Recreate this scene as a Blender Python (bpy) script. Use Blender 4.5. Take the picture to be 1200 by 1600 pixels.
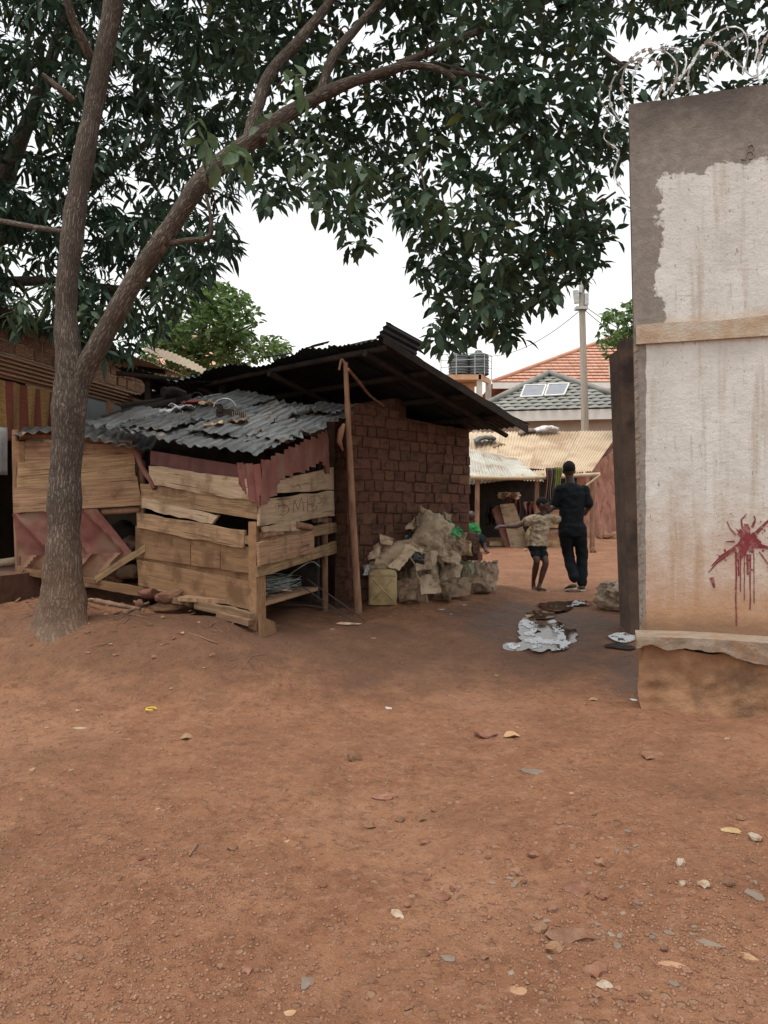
import bpy, bmesh, math, random
import numpy as np
from mathutils import Vector, Matrix, Quaternion, noise as mnoise

for o in list(bpy.data.objects): bpy.data.objects.remove(o)
SC = bpy.context.scene
COL = SC.collection
R = math.radians
F, H = 1180.0, 1.3            # focal length in photo pixels, camera height in metres

# ------------------------------------------------------------------ camera
cam_d = bpy.data.cameras.new('camera'); cam = bpy.data.objects.new('camera', cam_d); COL.objects.link(cam)
cam.location = (0, 0, H); cam.rotation_euler = (R(90), 0, 0)
cam_d.sensor_fit = 'VERTICAL'; cam_d.sensor_height = 36.0; cam_d.sensor_width = 36.0
cam_d.lens = F / 1600 * 36; cam_d.clip_start = 0.05; cam_d.clip_end = 1500
SC.camera = cam
SC.render.resolution_x, SC.render.resolution_y = 768, 1024

# ------------------------------------------------------------------ sky, sun, exposure
SUN = Vector((-0.14, -0.16, 0.97)).normalized()      # towards the sun, high behind thin cloud
wd = bpy.data.worlds.new('World'); SC.world = wd; wd.use_nodes = True
wn, wl = wd.node_tree.nodes, wd.node_tree.links
wn.clear()
sky = wn.new('ShaderNodeTexSky'); sky.sky_type = 'NISHITA'; sky.sun_disc = False
sky.sun_elevation = math.asin(SUN.z); sky.sun_rotation = math.atan2(SUN.x, SUN.y)
sky.air_density = 3.0; sky.dust_density = 1.0; sky.ozone_density = 1.0
hs = wn.new('ShaderNodeHueSaturation'); hs.inputs['Saturation'].default_value = 0.14
bg = wn.new('ShaderNodeBackground'); bg.inputs['Strength'].default_value = 0.13
wo = wn.new('ShaderNodeOutputWorld')
wl.new(sky.outputs[0], hs.inputs['Color']); wl.new(hs.outputs[0], bg.inputs['Color']); wl.new(bg.outputs[0], wo.inputs['Surface'])
sd = bpy.data.lights.new('sun', 'SUN'); sd.energy = 1.35; sd.angle = R(16); sd.color = (1.0, 0.95, 0.87)
so = bpy.data.objects.new('sun', sd); COL.objects.link(so); so.location = (0, 0, 20)
so.rotation_euler = SUN.to_track_quat('Z', 'Y').to_euler()
SC.view_settings.view_transform = 'Standard'; SC.view_settings.look = 'None'
SC.view_settings.exposure = 0.82; SC.view_settings.gamma = 1.0
SC.view_settings.use_curve_mapping = False
SC.cycles.max_bounces = 5; SC.cycles.diffuse_bounces = 3; SC.cycles.glossy_bounces = 2

# ------------------------------------------------------------------ helpers
RNG = random.Random(7)
def P(px, py, Y): return Vector(((px - 600) / F * Y, Y, H + (800 - py) / F * Y))
def hit(px, py, p0, n):
    d = Vector(((px - 600) / F, 1, (800 - py) / F)); c = Vector((0, 0, H))
    return c + d * ((Vector(p0) - c).dot(n) / d.dot(n))
def lerp(a, b, t): return a + (b - a) * t
def sm(a, b, x):
    t = np.clip((np.asarray(x, float) - a) / (b - a), 0, 1); return t * t * (3 - 2 * t)
def hash2(i, j, s=0):
    v = np.sin(i * 127.1 + j * 311.7 + s * 74.7) * 43758.5453
    return v - np.floor(v)
def vnoise(x, y, s=0):
    x = np.asarray(x, float); y = np.asarray(y, float)
    i, j = np.floor(x), np.floor(y); u, v = x - i, y - j
    u = u * u * (3 - 2 * u); v = v * v * (3 - 2 * v)
    return (hash2(i, j, s) * (1 - u) + hash2(i + 1, j, s) * u) * (1 - v) + (hash2(i, j + 1, s) * (1 - u) + hash2(i + 1, j + 1, s) * u) * v - 0.5
def fbm(x, y, s=0, o=4):
    r = 0; a = 1
    for k in range(o): r = r + a * vnoise(x * 2 ** k, y * 2 ** k, s + k); a *= 0.5
    return r
def ground_z(x, y):
    x = np.asarray(x, float); y = np.asarray(y, float)
    w = sm(1, -1, x)
    ya, yb = 4.9 - 0.5 * w, 7.9 - 1.3 * w
    t = np.clip((y - ya) / (yb - ya), 0, 1)
    z = 0.23 * t * t * (3 - 2 * t)
    z = z + 0.17 * sm(10, 18, y) + 0.24 * sm(18, 21.5, y) + 0.08 * sm(21.5, 30, y)
    z = z + 0.2 * sm(-0.5, -1.8, x) * sm(5.0, 6.2, y) * (1 - sm(12, 16, y))
    tu = (x + .38) * .70 + (y - 8.2) * .714; tv = (x + .38) * .714 - (y - 8.2) * .70
    z = z + .11 * sm(-.2, .6, tu) * (1 - sm(2.3, 3.2, tu)) * (1 - sm(.15, 1.0, tv)) * sm(-1.5, -.2, tv)
    return z
def relief(x, y):
    near = 1 - sm(16, 26, y)
    return (0.045 * fbm(x * 0.55, y * 0.55, 3, 3) + 0.028 * fbm(x * 2.3, y * 2.3, 5, 4) + 0.014 * fbm(x * 9, y * 9, 9, 3)) * near
def gz(x, y): return float(ground_z(x, y) + relief(x, y))
def nz(v, s=1.0, o=0.0): return mnoise.noise(Vector((v[0] * s + o, v[1] * s - o * 1.7, v[2] * s + o * .37)))

# ------------------------------------------------------------------ materials
def mat(name, c1, c2=None, scale=6.0, rough=0.85, bump=0.3, bscale=40.0, rnd=0.0, hue=0.0, stretch=(1, 1, 1), c3=None, s3=1.5, lo3=0.5, hi3=0.62,
        metallic=0.0, spec=0.3, transl=0.0, crack=0.0, coord='Object', bdist=0.02, lo=0.35, hi=0.65):
    m = bpy.data.materials.new(name); m.use_nodes = True
    nt = m.node_tree; n, l = nt.nodes, nt.links
    bs = n['Principled BSDF']; out = n['Material Output']
    bs.inputs['Roughness'].default_value = rough; bs.inputs['Metallic'].default_value = metallic
    bs.inputs['Specular IOR Level'].default_value = spec
    tc = n.new('ShaderNodeTexCoord'); mp = n.new('ShaderNodeMapping'); mp.inputs['Scale'].default_value = stretch
    l.new(tc.outputs[coord], mp.inputs['Vector'])
    oi = n.new('ShaderNodeObjectInfo')
    ad = n.new('ShaderNodeVectorMath'); ad.operation = 'ADD'
    sc = n.new('ShaderNodeVectorMath'); sc.operation = 'SCALE'; sc.inputs['Scale'].default_value = 37.0
    cx = n.new('ShaderNodeCombineXYZ'); l.new(oi.outputs['Random'], cx.inputs[0]); l.new(oi.outputs['Random'], cx.inputs[1])
    l.new(cx.outputs[0], sc.inputs[0]); l.new(mp.outputs[0], ad.inputs[0]); l.new(sc.outputs[0], ad.inputs[1])
    vec = ad.outputs[0]
    no = n.new('ShaderNodeTexNoise'); no.inputs['Scale'].default_value = scale; no.inputs['Detail'].default_value = 8; no.inputs['Roughness'].default_value = 0.65
    l.new(vec, no.inputs['Vector'])
    cr = n.new('ShaderNodeValToRGB'); cr.color_ramp.elements[0].position = lo; cr.color_ramp.elements[1].position = hi
    cr.color_ramp.elements[0].color = (*c1, 1); cr.color_ramp.elements[1].color = (*(c2 or c1), 1)
    l.new(no.outputs['Fac'], cr.inputs['Fac'])
    col = cr.outputs['Color']
    if c3:
        n3 = n.new('ShaderNodeTexNoise'); n3.inputs['Scale'].default_value = s3; n3.inputs['Detail'].default_value = 7; n3.inputs['Roughness'].default_value = 0.6
        a3 = n.new('ShaderNodeVectorMath'); a3.operation = 'ADD'; l.new(tc.outputs[coord], a3.inputs[0]); l.new(sc.outputs[0], a3.inputs[1]); l.new(a3.outputs[0], n3.inputs['Vector'])
        r3 = n.new('ShaderNodeMapRange'); r3.inputs['From Min'].default_value = lo3; r3.inputs['From Max'].default_value = hi3
        l.new(n3.outputs['Fac'], r3.inputs['Value'])
        mx = n.new('ShaderNodeMix'); mx.data_type = 'RGBA'; mx.inputs['B'].default_value = (*c3, 1)
        l.new(r3.outputs['Result'], mx.inputs['Factor']); l.new(col, mx.inputs['A']); col = mx.outputs['Result']
    if crack:
        mk = n.new('ShaderNodeMapping'); mk.inputs['Scale'].default_value = (.7, 24, 3); l.new(tc.outputs[coord], mk.inputs['Vector']); ak = n.new('ShaderNodeVectorMath'); ak.operation = 'ADD'; l.new(mk.outputs[0], ak.inputs[0]); l.new(sc.outputs[0], ak.inputs[1])
        nk = n.new('ShaderNodeTexNoise'); nk.inputs['Scale'].default_value = 2.2; nk.inputs['Detail'].default_value = 3; l.new(ak.outputs[0], nk.inputs['Vector'])
        rk = n.new('ShaderNodeMapRange'); rk.inputs['From Min'].default_value = .63; rk.inputs['From Max'].default_value = .68; rk.inputs['To Max'].default_value = crack; l.new(nk.outputs['Fac'], rk.inputs['Value'])
        xk = n.new('ShaderNodeMix'); xk.data_type = 'RGBA'; xk.inputs['B'].default_value = (.045, .028, .018, 1); l.new(rk.outputs['Result'], xk.inputs['Factor']); l.new(col, xk.inputs['A']); col = xk.outputs['Result']
    if rnd or hue:
        hv = n.new('ShaderNodeHueSaturation')
        r1 = n.new('ShaderNodeMapRange'); r1.inputs['To Min'].default_value = 1 - rnd; r1.inputs['To Max'].default_value = 1 + rnd
        l.new(oi.outputs['Random'], r1.inputs['Value']); l.new(r1.outputs['Result'], hv.inputs['Value'])
        if hue:
            ml = n.new('ShaderNodeMath'); ml.operation = 'MULTIPLY'; ml.inputs[1].default_value = 7.13
            fr = n.new('ShaderNodeMath'); fr.operation = 'FRACT'
            r2 = n.new('ShaderNodeMapRange'); r2.inputs['To Min'].default_value = .5 - hue; r2.inputs['To Max'].default_value = .5 + hue
            l.new(oi.outputs['Random'], ml.inputs[0]); l.new(ml.outputs[0], fr.inputs[0]); l.new(fr.outputs[0], r2.inputs['Value']); l.new(r2.outputs['Result'], hv.inputs['Hue'])
        l.new(col, hv.inputs['Color']); col = hv.outputs['Color']
    l.new(col, bs.inputs['Base Color'])
    if bump:
        nb = n.new('ShaderNodeTexNoise'); nb.inputs['Scale'].default_value = bscale; nb.inputs['Detail'].default_value = 6; nb.inputs['Roughness'].default_value = 0.7
        l.new(vec, nb.inputs['Vector'])
        bp = n.new('ShaderNodeBump'); bp.inputs['Strength'].default_value = bump; bp.inputs['Distance'].default_value = bdist
        l.new(nb.outputs['Fac'], bp.inputs['Height']); l.new(bp.outputs[0], bs.inputs['Normal'])
    if transl:
        tr = n.new('ShaderNodeBsdfTranslucent'); ms = n.new('ShaderNodeMixShader'); ms.inputs[0].default_value = transl
        l.new(col, tr.inputs['Color']); l.new(bs.outputs[0], ms.inputs[1]); l.new(tr.outputs[0], ms.inputs[2]); l.new(ms.outputs[0], out.inputs['Surface'])
    return m

MT = {}
MT['plank'] = mat('weathered_plank', (.21, .122, .067), (.385, .25, .146), 4, .9, .6, 20, rnd=.26, hue=.012, crack=.8, stretch=(.7, 14, 3), c3=(.13, .073, .04), s3=4.5, lo3=.5, hi3=.72)
MT['plank_brown'] = mat('muddy_plank', (.21, .115, .058), (.31, .18, .095), 4, .85, .45, 20, rnd=.14, crack=.5, stretch=(.7, 9, 3), c3=(.16, .085, .043), s3=3.5)
MT['plank_pale'] = mat('pale_plank', (.34, .24, .15), (.5, .375, .255), 4, .9, .55, 20, rnd=.12, crack=.75, stretch=(.7, 14, 3), c3=(.21, .135, .08), s3=4.0, lo3=.52, hi3=.7)
MT['pole'] = mat('pole_wood', (.17, .09, .055), (.33, .19, .12), 6, .85, .5, 30, rnd=.12, stretch=(3, 3, .5))
MT['red_sheet'] = mat('red_painted_sheet', (.135, .042, .033), (.20, .075, .058), 4, .65, .2, 30, rnd=.1, c3=(.17, .095, .06), s3=4)
MT['maroon_dark'] = mat('dark_maroon_sheet', (.085, .03, .027), (.14, .05, .04), 4, .6, .15, 30)
MT['grey_sheet'] = mat('grey_roof_sheet', (.06, .063, .063), (.14, .146, .143), 3.5, .48, .15, 25, rnd=.35, metallic=.2, spec=.45, c3=(.1, .075, .055), s3=4, lo3=.5, hi3=.66)
MT['sooty_sheet'] = mat('sooty_roof_sheet', (.012, .016, .021), (.035, .04, .046), 3, .6, .1, 25, rnd=.2, metallic=.2)
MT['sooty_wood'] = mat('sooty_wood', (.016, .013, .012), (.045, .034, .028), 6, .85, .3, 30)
MT['brick'] = mat('clay_brick', (.12, .055, .036), (.185, .092, .06), 9, .95, .9, 30, rnd=.2, hue=.01, c3=(.075, .04, .028), s3=1.4)
MT['mortar'] = mat('mud_mortar', (.095, .047, .031), (.155, .08, .052), 12, .95, .7, 50)
MT['brick_pale'] = mat('pale_brick', (.24, .115, .075), (.36, .195, .13), 9, .95, .7, 45, rnd=.2, c3=(.42, .34, .25), s3=6, lo3=.5, hi3=.66)
MT['mortar_pale'] = mat('pale_mortar', (.32, .26, .19), (.46, .38, .29), 9, .95, .6, 50)
MT['mud_wall'] = mat('red_mud_plaster', (.26, .12, .085), (.40, .205, .15), 2.2, .95, .6, 22, c3=(.16, .07, .048), s3=3.5, lo3=.52, hi3=.7)
MT['tan_sheet'] = mat('dusty_roof_sheet', (.42, .32, .215), (.56, .44, .31), 1.2, .65, .1, 20, rnd=.08, spec=.3, c3=(.36, .25, .16), s3=.8)
MT['white_sheet'] = mat('bleached_roof_sheet', (.40, .38, .33), (.56, .54, .48), 1.6, .55, .1, 20, rnd=.08, c3=(.32, .25, .18), s3=1.2)
MT['bamboo'] = mat('bamboo', (.34, .27, .17), (.5, .41, .28), 5, .7, .2, 25)
MT['grey_tile'] = mat('grey_green_tile', (.165, .163, .145), (.24, .237, .215), 2, .7, .2, 20, rnd=.14)
MT['red_tile'] = mat('terracotta_tile', (.4, .2, .135), (.53, .29, .205), 1.5, .8, .2, 20, rnd=.1)
MT['cream'] = mat('cream_plaster', (.42, .36, .3), (.52, .46, .39), 1.5, .9, .2, 20)
MT['white_trim'] = mat('white_trim', (.62, .6, .56), (.72, .7, .66), 3, .7, .1)
MT['grey_plaster'] = mat('grey_plaster', (.3, .3, .28), (.4, .4, .38), 2, .9, .2)
MT['concrete'] = mat('concrete', (.1, .07, .055), (.165, .115, .09), 5, .95, .5, 40, c3=(.06, .045, .04), s3=2)
MT['orange_conc'] = mat('orange_painted_concrete', (.48, .27, .15), (.6, .36, .22), 3, .8, .2)
MT['tank'] = mat('tank_plastic', (.055, .068, .076), (.08, .095, .105), 3, .5, .05, spec=.4)
MT['steel'] = mat('galvanised_steel', (.3, .31, .31), (.45, .46, .46), 8, .45, .05, metallic=.7)
MT['razor'] = mat('razor_steel', (.5, .5, .5), (.68, .68, .67), 8, .35, .0, metallic=.5)
MT['dark'] = mat('grime_and_shade', (.018, .014, .012), (.04, .03, .025), 5, .9, .3)  # grime on small things; indoor shade put into colour on interior walls
MT['black'] = mat('black_rubber', (.012, .012, .013), (.02, .02, .02), 5, .6, .1)
MT['sack'] = mat('woven_sack', (.33, .245, .17), (.50, .39, .29), 5, .85, 1.0, 13, rnd=.16, hue=.01, c3=(.19, .125, .08), s3=7, lo3=.5, hi3=.7, bdist=.05)
MT['sack_brown'] = mat('brown_sack', (.235, .155, .098), (.37, .255, .168), 5, .85, 1.0, 13, rnd=.2, c3=(.12, .075, .048), s3=7, bdist=.05)
MT['sack_green'] = mat('pale_green_sack', (.2, .22, .13), (.33, .34, .22), 5, .7, 1.0, 13, c3=(.3, .24, .16), s3=6, bdist=.05)
MT['card'] = mat('cardboard', (.38, .275, .18), (.54, .41, .29), 3, .9, .3, 30, rnd=.2, c3=(.19, .12, .073), s3=7)
MT['green_bag'] = mat('green_plastic', (.012, .17, .03), (.03, .3, .07), 6, .35, .3, 20, spec=.5, c3=(.0, .13, .14), s3=6)
MT['white_plastic'] = mat('white_plastic', (.5, .51, .52), (.66, .67, .68), 6, .45, .4, 25, c3=(.3, .24, .2), s3=6)
MT['jerry'] = mat('dirty_yellow_plastic', (.33, .25, .12), (.43, .34, .18), 4, .65, .3, 30, c3=(.23, .15, .08), s3=7, lo3=.42, hi3=.66)
MT['black_bag'] = mat('black_plastic', (.01, .01, .012), (.02, .02, .022), 6, .3, .3, 20, spec=.5)
MT['skin'] = mat('dark_skin', (.032, .016, .011), (.055, .028, .018), 10, .5, .1, 80, spec=.4)
MT['skin_child'] = mat('brown_skin', (.045, .021, .014), (.085, .042, .028), 10, .5, .1, 80, spec=.4)
MT['hair'] = mat('black_hair', (.006, .005, .005), (.012, .01, .01), 60, .95, .6, 160)
MT['black_cloth'] = mat('black_cloth', (.007, .009, .012), (.013, .016, .02), 12, .95, .5, 30, spec=.15)
MT['khaki'] = mat('khaki_shirt', (.27, .21, .14), (.42, .34, .25), 7, .9, .5, 22, c3=(.17, .13, .085), s3=9, lo3=.5, hi3=.7)
MT['sandal'] = mat('worn_sandal', (.22, .15, .1), (.34, .25, .17), 8, .8, .2)
MT['shoe'] = mat('dark_shoe', (.035, .026, .02), (.06, .045, .035), 8, .6, .2)
MT['sole'] = mat('pale_sole', (.4, .34, .27), (.5, .44, .36), 8, .8, .1)
MT['pink'] = mat('pink_plastic', (.62, .2, .19), (.7, .27, .25), 8, .5, .1)
MT['green_cloth'] = mat('green_cloth', (.015, .12, .03), (.025, .17, .05), 8, .85, .3)
MT['olive_cloth'] = mat('olive_cloth', (.11, .13, .03), (.17, .19, .05), 8, .9, .3)
MT['white_cloth'] = mat('white_cloth', (.5, .5, .49), (.62, .62, .6), 8, .9, .3, 25)
MT['red_cloth'] = mat('dull_red_cloth', (.2, .055, .045), (.3, .1, .085), 5, .9, .3)
MT['slate'] = mat('slate_grey_shard', (.15, .112, .083), (.225, .175, .138), 9, .85, .4, 40, rnd=.2)
MT['stone_red'] = mat('laterite_stone', (.18, .09, .053), (.3, .165, .105), 18, .95, .8, 50, rnd=.25, hue=.01, c3=(.2, .09, .05), s3=12)
MT['stone_white'] = mat('whitish_stone', (.3, .23, .165), (.42, .34, .26), 14, .9, .5, 60, rnd=.1, c3=(.28, .15, .09), s3=30)
MT['dry_leaf'] = mat('dry_leaf', (.25, .145, .075), (.38, .24, .135), 10, .8, .3, 40, rnd=.25, hue=.015)
MT['root'] = mat('root_wood', (.15, .09, .058), (.26, .16, .105), 8, .9, .6, 40, rnd=.1)
MT['wire'] = mat('wire', (.12, .13, .12), (.3, .32, .3), 12, .5, .0, metallic=.3)
MT['cable'] = mat('cable', (.03, .03, .03), (.05, .05, .05), 5, .6, 0)
MT['scratch'] = mat('carved_line', (.17, .11, .068), (.22, .15, .095), 12, .95, 0)
MT['paint_red'] = mat('splashed_red_paint', (.135, .018, .025), (.2, .035, .042), 14, .75, .1, 40, c3=(.33, .19, .155), s3=22, lo3=.5, hi3=.72)
MT['post_pale'] = mat('pale_utility_wood', (.33, .29, .235), (.46, .41, .345), 4, .85, .3, 30, stretch=(3, 3, .3))
MT['panel'] = mat('solar_glass', (.15, .16, .18), (.2, .21, .23), 3, .2, 0, spec=.7)
MT['glass'] = mat('dusty_glass', (.38, .43, .44), (.5, .55, .56), 2, .12, 0, spec=.6)
MT['slat'] = mat('brown_shutter', (.42, .26, .17), (.54, .36, .25), 3, .7, .1, stretch=(1, 1, 6), rnd=.08)
MT['bark_twig'] = mat('twig_bark', (.05, .036, .026), (.1, .075, .055), 8, .9, .3)
MT['leaf_near'] = mat('broad_leaf', (.024, .05, .032), (.056, .09, .05), 2.5, .6, 0, spec=.25, transl=.28, c3=(.03, .06, .04), s3=30)
MT['leaf_pale'] = mat('fresh_broad_leaf', (.07, .13, .055), (.12, .18, .085), 6, .5, .1, spec=.45, transl=.3, rnd=.25, hue=.015)
MT['leaf_mango'] = mat('narrow_leaf', (.02, .044, .03), (.048, .08, .047), 2.2, .6, 0, spec=.25, transl=.24, c3=(.025, .055, .035), s3=25)
MT['leaf_far'] = mat('bright_leaf', (.07, .13, .035), (.15, .22, .075), 1.6, .5, 0, spec=.35, transl=.35, c3=(.05, .11, .03), s3=12)

def vary_leaves(m, amt, yellow):
    n, l = m.node_tree.nodes, m.node_tree.links; g = n.new('ShaderNodeNewGeometry'); bs = n['Principled BSDF']; src = bs.inputs['Base Color'].links[0].from_socket
    hv = n.new('ShaderNodeHueSaturation'); r = n.new('ShaderNodeMapRange'); r.inputs['To Min'].default_value = 1 - amt; r.inputs['To Max'].default_value = 1 + amt * 1.4; l.new(g.outputs['Random Per Island'], r.inputs['Value']); l.new(r.outputs['Result'], hv.inputs['Value']); l.new(src, hv.inputs['Color'])
    f = n.new('ShaderNodeMath'); f.operation = 'MULTIPLY'; f.inputs[1].default_value = 13.7; fr = n.new('ShaderNodeMath'); fr.operation = 'FRACT'; l.new(g.outputs['Random Per Island'], f.inputs[0]); l.new(f.outputs[0], fr.inputs[0])
    y = n.new('ShaderNodeMapRange'); y.inputs['From Min'].default_value = 1 - yellow; y.inputs['From Max'].default_value = 1.0; y.inputs['To Max'].default_value = .7; l.new(fr.outputs[0], y.inputs['Value'])
    mx = n.new('ShaderNodeMix'); mx.data_type = 'RGBA'; mx.inputs['B'].default_value = (.16, .17, .04, 1); l.new(y.outputs['Result'], mx.inputs['Factor']); l.new(hv.outputs[0], mx.inputs['A'])
    l.new(mx.outputs['Result'], bs.inputs['Base Color'])
    for k in n:
        if k.type == 'BSDF_TRANSLUCENT': l.new(mx.outputs['Result'], k.inputs['Color'])
for k_ in ('leaf_near', 'leaf_mango', 'leaf_far'): vary_leaves(MT[k_], .38, .025)

# bark with vertical furrows and pale lichen
def bark_material():
    m = bpy.data.materials.new('furrowed_bark'); m.use_nodes = True
    n, l = m.node_tree.nodes, m.node_tree.links; bs = n['Principled BSDF']; bs.inputs['Roughness'].default_value = .9; bs.inputs['Specular IOR Level'].default_value = .2
    tc = n.new('ShaderNodeTexCoord')
    mp = n.new('ShaderNodeMapping'); mp.inputs['Scale'].default_value = (1, 1, .22); l.new(tc.outputs['UV'], mp.inputs['Vector'])
    def noi(s, src, d=8, r=.65):
        x = n.new('ShaderNodeTexNoise'); x.inputs['Scale'].default_value = s; x.inputs['Detail'].default_value = d; x.inputs['Roughness'].default_value = r; l.new(src, x.inputs['Vector']); return x
    mu = n.new('ShaderNodeMapping'); mu.inputs['Scale'].default_value = (34, 5.5, 1); l.new(tc.outputs['UV'], mu.inputs['Vector'])
    nu = noi(3, tc.outputs['Object'])
    mixv = n.new('ShaderNodeMix'); mixv.data_type = 'VECTOR'; mixv.inputs['Factor'].default_value = .3
    l.new(mu.outputs[0], mixv.inputs[4]); 
    sc = n.new('ShaderNodeVectorMath'); sc.operation = 'SCALE'; sc.inputs['Scale'].default_value = 8.0; l.new(nu.outputs['Color'], sc.inputs[0]); l.new(sc.outputs[0], mixv.inputs[5])
    vo = n.new('ShaderNodeTexVoronoi'); vo.feature = 'DISTANCE_TO_EDGE'; vo.inputs['Scale'].default_value = 2.4; l.new(mixv.outputs[1], vo.inputs['Vector'])
    rm = n.new('ShaderNodeMapRange'); rm.inputs['From Max'].default_value = .3; l.new(vo.outputs['Distance'], rm.inputs['Value'])
    nb = noi(5, tc.outputs['Object']); n2 = noi(45, tc.outputs['Object'])
    cr = n.new('ShaderNodeValToRGB'); e = cr.color_ramp.elements; e[0].position = .3; e[1].position = .7
    e[0].color = (.1, .08, .066, 1); e[1].color = (.23, .192, .158, 1); l.new(nb.outputs['Fac'], cr.inputs['Fac'])
    dk = n.new('ShaderNodeMix'); dk.data_type = 'RGBA'; dk.inputs['A'].default_value = (.05, .037, .029, 1); l.new(rm.outputs['Result'], dk.inputs['Factor']); l.new(cr.outputs[0], dk.inputs['B'])
    # pale lichen flecks
    nl = noi(11, tc.outputs['Object']); rl = n.new('ShaderNodeMapRange'); rl.inputs['From Min'].default_value = .6; rl.inputs['From Max'].default_value = .7; l.new(nl.outputs['Fac'], rl.inputs['Value'])
    lm = n.new('ShaderNodeMath'); lm.operation = 'MULTIPLY'; lm.inputs[1].default_value = .55; l.new(rl.outputs['Result'], lm.inputs[0])
    lc = n.new('ShaderNodeMix'); lc.data_type = 'RGBA'; lc.inputs['B'].default_value = (.3, .25, .19, 1); l.new(lm.outputs[0], lc.inputs['Factor']); l.new(dk.outputs['Result'], lc.inputs['A'])
    # red dust splashed up from the ground
    sp = n.new('ShaderNodeSeparateXYZ'); l.new(tc.outputs['Object'], sp.inputs[0])
    rz = n.new('ShaderNodeMapRange'); rz.inputs['From Min'].default_value = 1.0; rz.inputs['From Max'].default_value = 0.0; rz.inputs['To Max'].default_value = .75; l.new(sp.outputs['Z'], rz.inputs['Value'])
    ml = n.new('ShaderNodeMath'); ml.operation = 'MULTIPLY'; l.new(rz.outputs['Result'], ml.inputs[0]); l.new(nb.outputs['Fac'], ml.inputs[1])
    du = n.new('ShaderNodeMix'); du.data_type = 'RGBA'; du.inputs['B'].default_value = (.3, .165, .095, 1); l.new(ml.outputs[0], du.inputs['Factor']); l.new(lc.outputs['Result'], du.inputs['A'])
    nd = noi(2.4, tc.outputs['Object']); rd_ = n.new('ShaderNodeMapRange'); rd_.inputs['From Min'].default_value = .48; rd_.inputs['From Max'].default_value = .68; rd_.inputs['To Max'].default_value = .6; l.new(nd.outputs['Fac'], rd_.inputs['Value'])
    dd = n.new('ShaderNodeMix'); dd.data_type = 'RGBA'; dd.inputs['B'].default_value = (.062, .047, .037, 1); l.new(rd_.outputs['Result'], dd.inputs['Factor']); l.new(du.outputs['Result'], dd.inputs['A'])
    l.new(dd.outputs['Result'], bs.inputs['Base Color'])
    hm = n.new('ShaderNodeMath'); hm.operation = 'ADD'; l.new(rm.outputs['Result'], hm.inputs[0])
    h2 = n.new('ShaderNodeMath'); h2.operation = 'MULTIPLY'; h2.inputs[1].default_value = .6; l.new(n2.outputs['Fac'], h2.inputs[0]); l.new(h2.outputs[0], hm.inputs[1])
    bp = n.new('ShaderNodeBump'); bp.inputs['Strength'].default_value = .8; bp.inputs['Distance'].default_value = .009; l.new(hm.outputs[0], bp.inputs['Height']); l.new(bp.outputs[0], bs.inputs['Normal'])
    return m
MT['bark'] = bark_material()

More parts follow.
